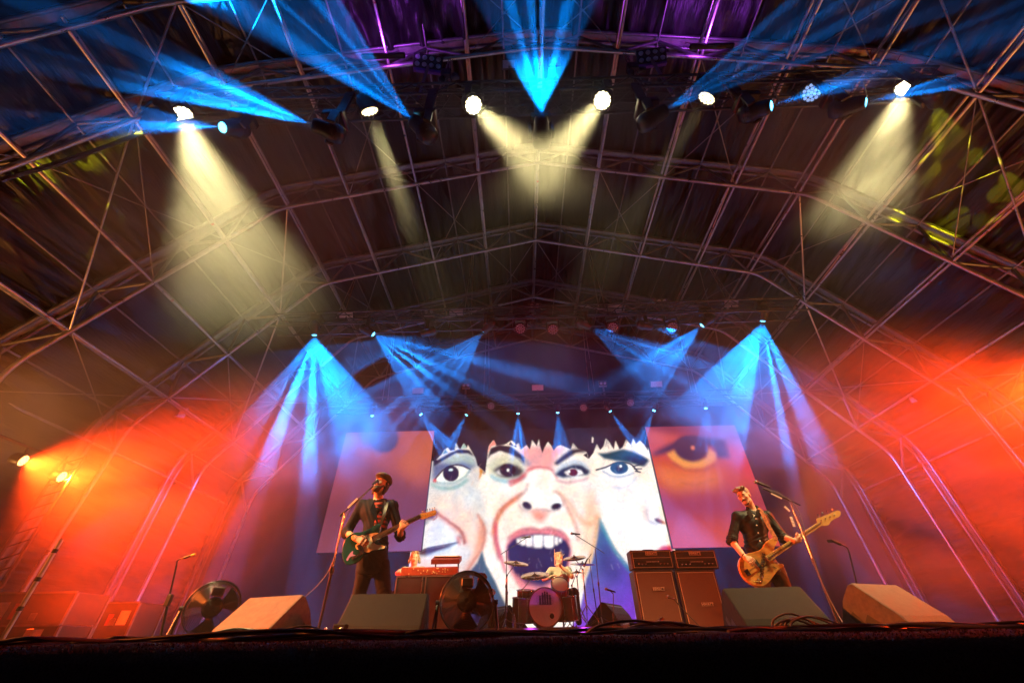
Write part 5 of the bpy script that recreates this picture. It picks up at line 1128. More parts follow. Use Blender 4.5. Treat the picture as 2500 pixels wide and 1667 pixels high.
def bar(p, q, w, Y, d, name, m, parent, w2=None):
    """flat bar in the upright plane between two world (x,z) points"""
    p = Vector((p[0], 0, p[1])); q = Vector((q[0], 0, q[1])); t = (q - p).normalized(); n = Vector((-t.z, 0, t.x)); w2 = w if w2 is None else w2; b = MB()
    a = [p - n * w / 2, p + n * w / 2, q + n * w2 / 2, q - n * w2 / 2]; v = [x + Vector((0, Y, 0)) for x in a] + [x + Vector((0, Y - d, 0)) for x in a]
    b.add(v, [(0, 1, 2, 3), (7, 6, 5, 4), (0, 4, 5, 1), (1, 5, 6, 2), (2, 6, 7, 3), (3, 7, 4, 0)]); return b.build(name, m, parent, fix=True)
def build_guitar():
    Y = GY - 0.165; t = thing('electric_guitar', 'teal electric guitar with cream pickguard held by the singer', 'guitar', (-1.95, Y, 0.9)); D = 0.044
    body = closed([(365, 634), (430, 624), (490, 596), (535, 568), (565, 570), (566, 605), (552, 640), (548, 690), (566, 716), (598, 724), (606, 746), (580, 764), (530, 770), (480, 778), (440, 800), (400, 848), (345, 876), (300, 868), (280, 820), (276, 762), (290, 700), (320, 658)])
    bo = slab(W5(body, Y), Y, D, 'body', M_teal, t, True, 0.006)
    F = Y - D; pg = closed([(440, 648), (500, 630), (540, 628), (552, 645), (500, 668), (520, 712), (560, 722), (592, 728), (590, 745), (560, 752), (500, 762), (470, 776), (430, 770), (400, 756), (378, 752), (372, 720), (420, 690)])
    slab(W5(pg, F), F, 0.003, 'pickguard', M_cream, t)
    n0 = W5([(510, 672)], F)[0]; n1 = W5([(866, 500)], F)[0]
    bar(n0, n1, 0.058, F + 0.016, 0.030, 'neck', M_maple, t, 0.044); fb = bar(n0, n1, 0.056, F - 0.014, 0.006, 'fingerboard', M_rosew, t, 0.043)
    a = Vector((n0[0], 0, n0[1])); b = Vector((n1[0], 0, n1[1]))
    for k in range(1, 21):
        f_ = 1 - (2 ** (-k / 12.0)); p = b.lerp(a, f_ / (1 - 2 ** (-21 / 12.0))); d = (b - a).normalized(); n = Vector((-d.z, 0, d.x)) * 0.026
        MB().tube(p + n + Vector((0, F - 0.0205, 0)), p - n + Vector((0, F - 0.0205, 0)), 0.0013, 5).build('fret', M_chrome, fb)
    hd = closed([(866, 486), (880, 478), (930, 470), (975, 456), (990, 470), (980, 492), (940, 505), (905, 520), (870, 524)])
    ho = slab(W5(hd, F - 0.002), F - 0.002, 0.014, 'headstock', M_maple, t)
    for k in range(6):
        x, y = 884 + 18.5 * k, 476 - 4.4 * k; c = at(750 + x / 3.136, 1100 + y / 3.136, Y=F - 0.016); pg_ = MB(); pg_.tube(c, c + Vector((-0.003, 0, 0.020)), 0.003, 6); pg_.ball(c + Vector((-0.004, 0, 0.026)), (0.007, 0.004, 0.009), 8, 6); pg_.build('tuning_peg', M_chrome, ho)
        MB().lathe([(0.004, 0), (0.004, 0.008), (0.0, 0.009)], at(750 + (x + 3) / 3.136, 1100 + (y + 20) / 3.136, Y=F - 0.016), (0, -1, 0), 8).build('string_post', M_chrome, ho)
    for (x0, y0, x1, y1, w, nm, m_) in ((500, 655, 512, 705, 0.022, 'neck_pickup', M_chrome), (396, 716, 424, 776, 0.05, 'bridge_plate', M_chrome), (404, 724, 418, 764, 0.020, 'bridge_pickup', M_blackplastic)):
        bar(W5([(x0, y0)], F)[0], W5([(x1, y1)], F)[0], w, F - 0.003, 0.006 if nm != 'bridge_pickup' else 0.009, nm, m_, t)
    bar(W5([(340, 826)], F)[0], W5([(438, 776)], F)[0], 0.026, F - 0.001, 0.004, 'control_plate', M_chrome, t)
    for (x, y) in ((352, 822), (385, 804), (420, 788)): MB().lathe([(0.010, 0), (0.009, 0.014), (0, 0.015)], at(750 + x / 3.136, 1100 + y / 3.136, Y=F - 0.004), (0, -1, 0), 12).build('control_knob', M_chrome, t)
    dcl = closed([(300, 832), (318, 800), (340, 772), (352, 768), (350, 790), (372, 800), (330, 812), (310, 840)], 4); slab(W5(dcl, F), F, 0.0015, 'sticker', mat('lilac_sticker', (0.40, 0.28, 0.75), 0.5), t)
    for k in range(6):
        off = (k - 2.5); p = W5([(406 - off * 3.2, 744 + off * 7)], F)[0]; q_ = W5([(868 - off * 0.9, 500 + off * 4.4)], F)[0]; MB().tube((p[0], F - 0.022, p[1]), (q_[0], F - 0.022, q_[1]), 0.0009, 4).build('string', M_chrome, t)
    st = MB(); P = spline([V3(at(750 + 560 / 3.136, 1100 + 572 / 3.136, Y=F + 0.02)), q5(590, 480, GY - 0.19), q5(612, 400, GY - 0.11), q5(600, 380, GY + 0.05)], 6)
    for a_, b_ in zip(P, P[1:]): 
        n = Vector((1, 0, 0.2)) * 0.018; st.add([a_ - n, a_ + n, b_ + n, b_ - n, a_ - n + Vector((0, -.003, 0)), a_ + n + Vector((0, -.003, 0)), b_ + n + Vector((0, -.003, 0)), b_ - n + Vector((0, -.003, 0))], [(0, 1, 2, 3), (7, 6, 5, 4), (0, 4, 5, 1), (2, 6, 7, 3), (0, 3, 7, 4), (1, 5, 6, 2)])
    st.build('strap', M_blackplastic, t)
build_guitar()
def build_bass():
    Y = BY - 0.175; t = thing('bass_guitar', 'natural wood bass guitar lettered EXPLOSIVES held by the bass player', 'bass guitar', (2.95, Y, 0.75)); D = 0.045
    body = closed([(330, 822), (372, 792), (430, 778), (488, 756), (518, 712), (558, 678), (598, 672), (612, 690), (592, 730), (578, 780), (572, 840), (604, 872), (645, 868), (656, 888), (612, 920), (580, 962), (545, 1010), (500, 1040), (440, 1040), (380, 1006), (340, 960), (316, 900), (316, 855)])
    slab(W7(body, Y), Y, D, 'body', M_amberwood, t, True, 0.006); F = Y - D
    pgp = closed([(452, 836), (500, 806), (540, 790), (575, 800), (570, 850), (600, 876), (560, 905), (520, 940), (490, 990), (462, 1010), (455, 980), (480, 930), (490, 880), (470, 866)])
    slab(W7(pgp, F), F, 0.003, 'pickguard', mat('tan_pickguard', (0.50, 0.24, 0.07), 0.3, var=0.1), t)
    n0 = W7([(540, 828)], F)[0]; n1 = W7([(944, 560)], F)[0]
    bar(n0, n1, 0.064, F + 0.016, 0.030, 'neck', M_maple, t, 0.046); fb = bar(n0, n1, 0.062, F - 0.014, 0.006, 'fingerboard', mat('maple_board', (0.66, 0.44, 0.16), 0.3, var=0.1, scale=12, coat=0.4), t, 0.045)
    a = Vector((n0[0], 0, n0[1])); b = Vector((n1[0], 0, n1[1])); d = (b - a).normalized(); n = Vector((-d.z, 0, d.x))
    for k in range(1, 21):
        p = b.lerp(a, (1 - 2 ** (-k / 12.0)) / (1 - 2 ** (-21 / 12.0))); MB().tube(p + n * 0.028 + Vector((0, F - 0.0205, 0)), p - n * 0.028 + Vector((0, F - 0.0205, 0)), 0.0014, 5).build('fret', M_chrome, fb)
        if k in (3, 5, 7, 9, 12, 15, 17): MB().lathe([(0.004, 0), (0, 0.0008)], p + d * 0.012 + Vector((0, F - 0.0202, 0)), (0, -1, 0), 8).build('fret_marker', M_blackplastic, fb)
    hd = closed([(925, 560), (920, 522), (958, 506), (1000, 490), (1050, 466), (1086, 460), (1100, 478), (1092, 502), (1055, 522), (1022, 545), (1006, 570), (960, 574)])
    ho = slab(W7(hd, F - 0.002), F - 0.002, 0.016, 'headstock', M_maple, t)
    for k in range(4):
        x, y = 945 + 34 * k, 508 - 14 * k; c = at(1700 + x / 3.1367, 1100 + y / 3.1367, Y=F - 0.012); pg_ = MB(); pg_.tube(c, c + Vector((-0.006, 0, 0.018)), 0.004, 6); pg_.ball(c + Vector((-0.009, 0, 0.027)), (0.013, 0.005, 0.011), 10, 6); pg_.build('tuning_peg', M_chrome, ho)
        MB().lathe([(0.007, 0), (0.007, 0.012), (0, 0.013)], at(1700 + (x + 8) / 3.1367, 1100 + (y + 26) / 3.1367, Y=F - 0.018), (0, -1, 0), 10).build('string_post', M_chrome, ho)
    bar(W7([(374, 910)], F)[0], W7([(404, 955)], F)[0], 0.055, F, 0.012, 'bridge', M_chrome, t); bar(W7([(445, 836)], F)[0], W7([(500, 905)], F)[0], 0.038, F - 0.002, 0.010, 'pickup', M_blackplastic, t)
    for (x, y) in ((488, 1000), (470, 985), (505, 968)): MB().lathe([(0.011, 0), (0.010, 0.016), (0, 0.017)], at(1700 + x / 3.1367, 1100 + y / 3.1367, Y=F - 0.003), (0, -1, 0), 12).build('control_knob', M_chrome, t)
    for k in range(4):
        off = k - 1.5; p = W7([(388 - off * 7, 932 - off * -9)], F)[0]; q_ = W7([(948 - off * 3, 552 + off * 7)], F)[0]; MB().tube((p[0], F - 0.024, p[1]), (q_[0], F - 0.024, q_[1]), 0.0014, 4).build('string', M_chrome, t)
    M_ink = mat('black_ink', (0.01, 0.008, 0.006), 0.5); A = at(1700 + 500 / 3.1367, 1100 + 972 / 3.1367, Y=F - 0.004); B = at(1700 + 518 / 3.1367, 1100 + 786 / 3.1367, Y=F - 0.004); x = (B - A)
    text_mesh('EXPLOSIVES', 0.056, M_ink, t, (A + B) / 2 + Vector((0.0, -0.002, 0)), x, Vector((0, -1, 0)).cross(x), bold=0.0012, sx=x.length / 0.335 if False else 1.0)
    text_mesh('1', 0.05, M_ink, t, at(1700 + 603 / 3.1367, 1100 + 893 / 3.1367, Y=F - 0.004), x, Vector((0, -1, 0)).cross(x), bold=0.002)
    P = spline([V3(at(1700 + 345 / 3.1367, 1100 + 955 / 3.1367, Y=F + 0.02)), q7(390, 980, BY - 0.24), q7(440, 1000, BY - 0.25), q7(470, 1000, BY - 0.24)], 6); MB().path(P, 0.004, 6).build('jack_lead', mat('yellow_lead', (0.6, 0.42, 0.08), 0.5), t)
build_bass()
# ---------------------------------------------------------------- amplifiers
M_vinyl = mat('black_vinyl', (0.022, 0.020, 0.020), 0.55, var=0.3, scale=30, bump=0.3, bscale=220); M_grille = mat('salt_and_pepper_cloth', (0.15, 0.095, 0.075), 0.9, var=0.35, scale=160, bump=0.3, bscale=260); M_pipe = mat('white_piping', (0.6, 0.56, 0.5), 0.5); M_panel = mat('black_panel', (0.012, 0.012, 0.012), 0.3)
M_nameplate = mat('nameplate_black', (0.008, 0.008, 0.008), 0.3); M_letter = mat('nameplate_white', (0.75, 0.70, 0.66), 0.5)
def C6(x, y, Y): return at(1200 + x / 3.92, 1250 + y / 3.92, Y=Y)
def frame_strip(mb, x0, x1, z0, z1, Y, w, d):
    for (a, b, c, e) in ((x0, x1, z0, z0 + w), (x0, x1, z1 - w, z1), (x0, x0 + w, z0 + w, z1 - w), (x1 - w, x1, z0 + w, z1 - w)): mb.box(((a + b) / 2, Y - d / 2, (c + e) / 2), (b - a, d, e - c))
def amp(side, x0, x1, plate_xy, hx0, hx1):
    Y = 7.8; zc = C6((x0 + x1) / 2, 548, Y).z; zt = C6((hx0 + hx1) / 2, 358, Y).z; a = C6(x0, 800, Y).x; b = C6(x1, 800, Y).x; w = b - a
    t = thing('speaker_cabinet', 'tall amplifier speaker cabinet with tan grille, %s of the pair' % side, 'speaker', ((a + b) / 2, Y + 0.18, 0), group='amplifier stacks')
    c = MB(); c.bevbox(((a + b) / 2, Y + 0.19, zc / 2 + 0.02), (w, 0.36, zc - 0.045), 0.012); c.build('cabinet', M_vinyl, t)
    g_ = MB(); g_.box(((a + b) / 2, Y + 0.004, zc / 2 + 0.02), (w - 0.09, 0.02, zc - 0.14)); g_.build('grille', M_grille, t)
    p = MB(); frame_strip(p, a + 0.032, b - 0.032, 0.058, zc - 0.036, Y + 0.008, 0.008, 0.012); p.build('piping', M_pipe, t)
    for sx in (a + 0.06, b - 0.06):
        f = MB(); f.lathe([(0.035, 0), (0.03, 0.046)], (sx, Y + 0.08, 0), (0, 0, 1), 12); f.build('foot', M_blackplastic, t)
    ln = C6(*plate_xy, Y - 0.012); n = MB(); n.box(ln, (0.19, 0.012, 0.05)); pl = n.build('nameplate', M_nameplate, t); pf = MB(); frame_strip(pf, ln.x - 0.094, ln.x + 0.094, ln.z - 0.024, ln.z + 0.024, ln.y - 0.006, 0.003, 0.002); pf.build('plate_edge', M_letter, pl)
    text_mesh('HIWATT', 0.052, M_letter, pl, ln + Vector((0, -0.0075, -0.001)), (1, 0, 0), (0, 0, 1), bold=0.0008, sx=0.92)
    h = thing('amplifier_head', 'valve amplifier head with white piping on top of %s cabinet' % ('the left' if side == 'left' else 'the right'), 'amplifier', ((a + b) / 2, Y + 0.15, zc), group='amplifier stacks')
    ha = C6(hx0, 440, Y).x; hb = C6(hx1, 440, Y).x; z0 = zc + 0.012; m = MB(); m.bevbox(((ha + hb) / 2, Y + 0.15, (z0 + zt) / 2), (hb - ha, 0.28, zt - z0), 0.012); m.build('cabinet', M_vinyl, h)
    f = MB(); f.box(((ha + hb) / 2, Y + 0.008, (z0 + zt) / 2), (hb - ha - 0.07, 0.008, zt - z0 - 0.06)); f.build('front_panel', M_vinyl, h)
    p = MB(); frame_strip(p, ha + 0.03, hb - 0.03, z0 + 0.022, zt - 0.022, Y + 0.006, 0.005, 0.01); zm = z0 + (zt - z0) * 0.58; p.box(((ha + hb) / 2, Y + 0.001, zm), (hb - ha - 0.07, 0.01, 0.005)); p.build('piping', M_pipe, h)
    q_ = MB(); zp = z0 + (zt - z0) * 0.29; q_.box(((ha + hb) / 2, Y - 0.001, zp), (hb - ha - 0.14, 0.012, 0.085)); pn = q_.build('control_panel', M_panel, h)
    for k in range(9):
        if k in (3, 4, 5): continue
        x = (ha + hb) / 2 + (k - 4) * (hb - ha - 0.22) / 8; MB().lathe([(0.013, 0), (0.011, 0.018), (0, 0.019)], (x, Y - 0.007, zp - 0.012), (0, -1, 0), 12).build('control_knob', M_chrome, pn)
    text_mesh('CUSTOM HIWATT 100', 0.022, M_letter, pn, ((ha + hb) / 2, Y - 0.0085, zp + 0.022), (1, 0, 0), (0, 0, 1))
    zl = z0 + (zt - z0) * 0.80; n = MB(); n.box(((ha + hb) / 2, Y - 0.004, zl), (0.20, 0.012, 0.056)); pl = n.build('nameplate', M_nameplate, h); pf = MB(); frame_strip(pf, (ha + hb) / 2 - 0.099, (ha + hb) / 2 + 0.099, zl - 0.027, zl + 0.027, Y - 0.010, 0.004, 0.002); pf.build('plate_edge', M_letter, pl)
    text_mesh('HIWATT', 0.054, M_letter, pl, ((ha + hb) / 2, Y - 0.0115, zl - 0.001), (1, 0, 0), (0, 0, 1), bold=0.0008, sx=0.92)
    hd = MB(); hd.path(spline([((ha + hb) / 2 - 0.1, Y + 0.15, zt + 0.004), ((ha + hb) / 2 - 0.08, Y + 0.15, zt + 0.02), ((ha + hb) / 2 + 0.08, Y + 0.15, zt + 0.02), ((ha + hb) / 2 + 0.1, Y + 0.15, zt + 0.004)], 4), 0.009, 6); hd.build('carry_handle', M_blackplastic, h)
amp('left', 1400, 1790, (1600, 732), 1335, 1735); amp('right', 1812, 2205, (2066, 879), 1748, 2160)
# ---------------------------------------------------------------- drum kit on its riser
RZ = 0.19; RY0 = 8.75
rl = at(1180, 1530, Y=RY0).x; rr = C6(1370, 1080, RY0).x
t = thing('drum_riser', 'low drum riser with violet-lit truss front under the drum kit', 'riser', ((rl + rr) / 2, RY0 + 1.0, 0))
d = MB(); d.bevbox(((rl + rr) / 2, RY0 + 1.05, RZ - 0.03), (rr - rl, 2.1, 0.06), 0.006); d.build('deck', mat('plywood_deck', (0.09, 0.08, 0.07), 0.6, var=0.4, scale=5), t)
for zz in (0.018, 0.105): MB().tube((rl + 0.03, RY0 + 0.05, zz), (rr - 0.03, RY0 + 0.05, zz), 0.016, 8).build('rail', M_alu, t)
n = 20
for i in range(n):
    x0 = rl + 0.05 + (rr - rl - 0.1) * i / n; x1 = x0 + (rr - rl - 0.1) / n
    MB().tube((x0, RY0 + 0.05, 0.018 if i % 2 else 0.105), (x1, RY0 + 0.05, 0.105 if i % 2 else 0.018), 0.008, 5).build('lattice_bar', M_alu, t)
for x in (rl + 0.05, rl + (rr - rl) * 0.5, rr - 0.05): MB().box((x, RY0 + 0.12, 0.065), (0.05, 0.05, 0.125)).build('leg', M_alu, t)
M_violet = mat('violet_led', (0.1, 0.02, 0.2), 0.4, emit=(0.42, 0.05, 1.0), estr=2.5)
for zz in (0.05, 0.088):
    for k in range(26): MB().box((rl + 0.1 + (rr - rl - 0.2) * k / 25, RY0 + 0.16, zz), (0.05, 0.012, 0.009)).build('led_strip', M_violet, t)
for x in (0.15, 1.1): spot((x, RY0 - 0.02, 0.08), (x + 0.1, 9.15, 1.5), (0.55, 0.06, 1.0), 45, 110, 0.9, t, None, 0.05)      # violet spots added at the strip to tint the cymbals
kit = thing('drum_kit', 'acoustic drum kit with brown lacquered shells and lettered bass drum head', 'drum kit', (0.45, 9.2, RZ))
M_shell = mat('brown_shell', (0.16, 0.045, 0.02), 0.25, var=0.3, scale=6, coat=0.6); M_head = mat('drum_head_grey', (0.72, 0.70, 0.70), 0.55, var=0.08, scale=6); M_headw = mat('drum_head_white', (0.62, 0.60, 0.58), 0.5); M_rim = mat('drum_hoop', (0.20, 0.05, 0.03), 0.3, coat=0.4)
def drum(name, c, axis, r, depth, head=M_headw, lugs=8, hoop=M_chrome):
    axis = Vector(axis).normalized(); c = Vector(c); s_ = MB().lathe([(r, -depth), (r, 0)], c, axis, 32).build(name, M_shell, kit)
    MB().lathe([(r * 0.985, 0.004), (0, 0.006)], c, axis, 32).build('drum_head', head, s_)
    for h in (0.004, -depth): MB().torus(c + axis * h, axis, r + 0.006, 0.011, 36, 6).build('hoop', hoop, s_)
    x, y, z = frame(axis)
    for k in range(lugs):
        a = 2 * math.pi * (k + 0.5) / lugs; p = c + x * (r + 0.012) * math.cos(a) + y * (r + 0.012) * math.sin(a); MB().tube(p, p - axis * depth, 0.005, 5).build('tension_rod', M_chrome, s_)
    return s_
bc = C6(515, 893, 9.0); br = (C6(670, 893, 9.0) - C6(358, 893, 9.0)).length / 2; bc.z = RZ + br + 0.01
bd = drum('bass_drum', bc, (0.02, -1, 0.05), br, 0.42, M_head, 10, M_rim)
M_print = mat('drum_print', (0.10, 0.085, 0.09), 0.6); ax_ = Vector((0.02, -1, 0.05)).normalized(); bx = Vector((0, 0, 1)).cross(-ax_).normalized() * -1; bx = Vector((1, 0.02, 0)).normalized(); bz = bx.cross(ax_).normalized() * -1
def onhead(u, v): return bc + bx * (u * br) + bz * (v * br) - Vector((0, 0.009, 0)) + ax_ * 0.002
if bz.z < 0: bz = -bz
# printed emblem: figures in front of a ringed disc, one line of lettering under them
em = MB()
for rr_ in (0.26, 0.19, 0.12):
    for sx in (-0.28, 0.30): em.torus(onhead(sx, 0.36), ax_, rr_ * br, 0.004 * br, 24, 4)
for k, (u, h) in enumerate(((-0.30, 0.62), (-0.14, 0.78), (0.0, 0.84), (0.15, 0.80), (0.31, 0.66))):
    p = [onhead(u + dx_, v) for dx_, v in ((-0.075, 0.10), (0.075, 0.10), (0.055, 0.30), (0.07, h - 0.20), (0.03, h - 0.14), (-0.03, h - 0.14), (-0.07, h - 0.20), (-0.055, 0.30))]; p2 = [q + ax_ * 0.001 for q in p]
    em.add(p2, [tuple(range(8))]); em.ball(onhead(u, h - 0.09), (0.05 * br, 0.002, 0.06 * br), 10, 6)
em.build('printed_emblem', M_print, bd)
MB().torus(onhead(0.36, -0.48), ax_, 0.17 * br, 0.010, 24, 6).build('port_ring', M_letter, bd); MB().lathe([(0.17 * br, 0.0), (0, 0.001)], onhead(0.36, -0.48), ax_, 24).build('port_hole', M_panel, bd)
tc_ = C6(655, 690, 9.05); drum('rack_tom', tc_ + Vector((0, 0, 0)), (0.05, -0.75, 0.62), 0.165, 0.24, M_headw, 6)
sn = C6(330, 700, 9.35); drum('snare_drum', (sn.x, 9.3, 0.80), (0.02, -0.15, 1), 0.18, 0.15, M_headw, 8)
drum('floor_tom', (C6(300, 800, 9.15).x, 9.15, 0.66), (0.05, -0.12, 1), 0.20, 0.38, M_headw, 8); drum('floor_tom', (C6(715, 850, 9.2).x, 9.25, 0.68), (-0.05, -0.12, 1), 0.20, 0.38, M_headw, 8)
M_cym = mat('bronze_cymbal', (0.72, 0.46, 0.18), 0.22, 0.95, var=0.15, scale=20, rvar=0.08)
def cymbal(px, py, Y, r, tilt, base, label_part='cymbal'):
    c = C6(px, py, Y); ax = Vector(tilt).normalized(); o = MB().lathe([(0.012, 0.024), (0.03, 0.022), (0.042, 0.008), (r * 0.6, -0.002), (r, -0.014), (r, -0.0165), (r * 0.6, -0.0045), (0.042, 0.0055), (0.012, 0.02)], c, ax, 36).build(label_part, M_cym, kit)
    MB().lathe([(0.012, 0.02), (0.012, 0.05), (0, 0.052)], c, ax, 8).build('wing_nut', M_blacksteel, o)
    b = Vector(base); m = c.lerp(Vector((b.x, b.y, c.z)), 1.0); st = MB(); knee = Vector((b.x, b.y, max(0.6, c.z - 0.22))); st.tube(c, knee, 0.008, 8); st.tube(knee, b + Vector((0, 0, 0.25)), 0.011, 8); st.tube(knee + Vector((0, 0, -0.3)), b + Vector((0, 0, 0.25)), 0.015, 8); st.ball(knee, 0.022, 8, 6); st.lathe([(0.02, 0), (0.02, 0.05)], knee + Vector((0, 0, -0.32)), (0, 0, 1), 8)
    for k in range(3):
        a = 2.1 * k + px; f = b + Vector((0.28 * math.cos(a), 0.28 * math.sin(a), 0.012)); st.tube(b + Vector((0, 0, 0.34)), f, 0.008, 6); st.ball(f, 0.018, 8, 6)
    st.build('cymbal_stand', M_chrome, kit)
cymbal(235, 482, 9.1, 0.25, (0.12, -0.32, 1), (C6(150, 1000, 9.1).x, 9.1, RZ)); cymbal(415, 600, 9.0, 0.28, (-0.05, -0.38, 1), (C6(300, 1000, 9.15).x, 9.25, RZ)); cymbal(792, 432, 9.1, 0.235, (-0.1, -0.34, 1), (C6(920, 1000, 9.1).x, 9.1, RZ)); cymbal(815, 572, 9.2, 0.16, (0, -0.15, 1), (C6(800, 1000, 9.2).x, 9.3, RZ), 'hi_hat'); cymbal(870, 492, 9.5, 0.26, (0.05, -0.05, 1), (C6(860, 1000, 9.5).x, 9.6, RZ))
th = MB(); th.lathe([(0.16, 0), (0.17, 0.05), (0.15, 0.09), (0, 0.09)], (dx[0], 9.8, 0.58), (0, 0, 1), 20); tt = th.build('stool_seat', M_vinyl, kit); MB().tube((dx[0], 9.8, RZ), (dx[0], 9.8, 0.58), 0.02, 8).build('stool_post', M_chrome, tt)
pd = MB(); pd.box((bc.x, 9.5, RZ + 0.02), (0.09, 0.28, 0.02)); pd.tube((bc.x, 9.45, RZ + 0.02), (bc.x, 9.44, 0.55), 0.01, 6); pd.build('pedal', M_chrome, kit)
for g in (-1, 1): MB().tube(bc + Vector((g * br, 0.2, -0.05)), (bc.x + g * (br + 0.16), 8.95, RZ + 0.005), 0.009, 6).build('spur', M_chrome, kit)
b = MB(); p = C6(217, 1085, 8.9); p.z = RZ; b.lathe([(0.030, 0.0), (0.032, 0.01), (0.032, 0.12), (0.026, 0.15), (0.012, 0.18), (0.012, 0.195), (0.015, 0.195), (0.015, 0.215), (0, 0.216)], p, (0, 0, 1), 16)
m_ = mat('clear_bottle', (0.8, 0.9, 0.95), 0.08, 0.0, spec=0.6); m_.node_tree.nodes['Principled BSDF'].inputs['Transmission Weight'].default_value = 0.8
tag(b.build('water_bottle', m_), 'clear plastic water bottle standing on the drum riser', 'bottle')
# ---------------------------------------------------------------- keyboards
def C3(x, y, Y): return at(850 + x / 5.058, 1250 + y / 5.058, Y=Y)
KY = 8.2
a = C3(596, 785, KY); b = C3(1490, 770, KY); zt = (a.z + b.z) / 2
t = thing('keyboard_desk', 'dark keyboard riser case with metal edges under the red keyboards', 'desk', ((a.x + b.x) / 2, KY + 0.3, 0)); m = MB(); m.bevbox(((a.x + b.x) / 2, KY + 0.32, zt / 2), (b.x - a.x, 0.62, zt - 0.004), 0.008); m.build('case', mat('dark_laminate', (0.035, 0.03, 0.032), 0.5, var=0.3, scale=4), t)
for x in (a.x + 0.01, C3(920, 800, KY).x, C3(962, 800, KY).x, b.x - 0.01): MB().box((x, KY + 0.004, zt / 2), (0.02, 0.016, zt - 0.02)).build('edge_strip', M_alu, t)
MB().box(((a.x + b.x) / 2, KY + 0.004, zt - 0.012), (b.x - a.x - 0.02, 0.018, 0.02)).build('edge_strip', M_alu, t)
M_redkb = mat('red_keyboard', (0.36, 0.06, 0.025), 0.45, var=0.25, scale=10)
t = thing('stage_piano', 'long red stage keyboard lying on the dark riser case', 'keyboard', ((a.x + b.x) / 2, KY + 0.3, zt)); x0 = C3(648, 700, KY).x; x1 = C3(1345, 740, KY).x
m = MB(); m.prism([(0.0, 0.0), (0.34, 0.0), (0.34, 0.05), (0.16, 0.06), (0.05, 0.135), (0.0, 0.125)], (x0, KY + 0.06, zt + 0.012), (0, 1, 0), (0, 0, 1), 0, x1 - x0); m.build('case', M_redkb, t, fix=True)
for k in range(44): MB().box((x0 + 0.04 + k * (x1 - x0 - 0.08) / 43, KY + 0.31, zt + 0.066), ((x1 - x0) / 50, 0.14, 0.014)).build('key', M_eye, t)
for k in range(22): MB().lathe([(0.011, 0), (0.009, 0.016), (0, 0.017)], (x0 + 0.12 + random.random() * (x1 - x0 - 0.3), KY + 0.058, zt + 0.03 + random.random() * 0.085), (0, -1, 0.1), 8).build('control_knob', mat('cream_knob', (0.75, 0.6, 0.35), 0.4), t)
t = thing('synthesizer', 'second keyboard tilted on a tier above the red stage keyboard', 'keyboard', (C3(1180, 650, KY).x, KY + 0.35, zt + 0.14)); xa = C3(1005, 640, KY).x; xb = C3(1360, 690, KY).x
m = MB(); m.prism([(0, 0), (0.30, 0.10), (0.28, 0.17), (-0.02, 0.075)], (xa, KY + 0.12, zt + 0.19), (0, 1, 0), (0, 0, 1), 0, xb - xa); m.build('case', mat('dark_red_keyboard', (0.16, 0.02, 0.015), 0.45, var=0.2), t, fix=True)
for k in range(25): MB().box((xa + 0.03 + k * (xb - xa - 0.06) / 24, KY + 0.32, zt + 0.345), ((xb - xa) / 30, 0.12, 0.012)).build('key', M_eye, t)
for x in (xa + 0.05, xb - 0.05): MB().tube((x, KY + 0.42, zt), (x, KY + 0.3, zt + 0.29), 0.014, 6).build('stand_arm', M_blacksteel, t)
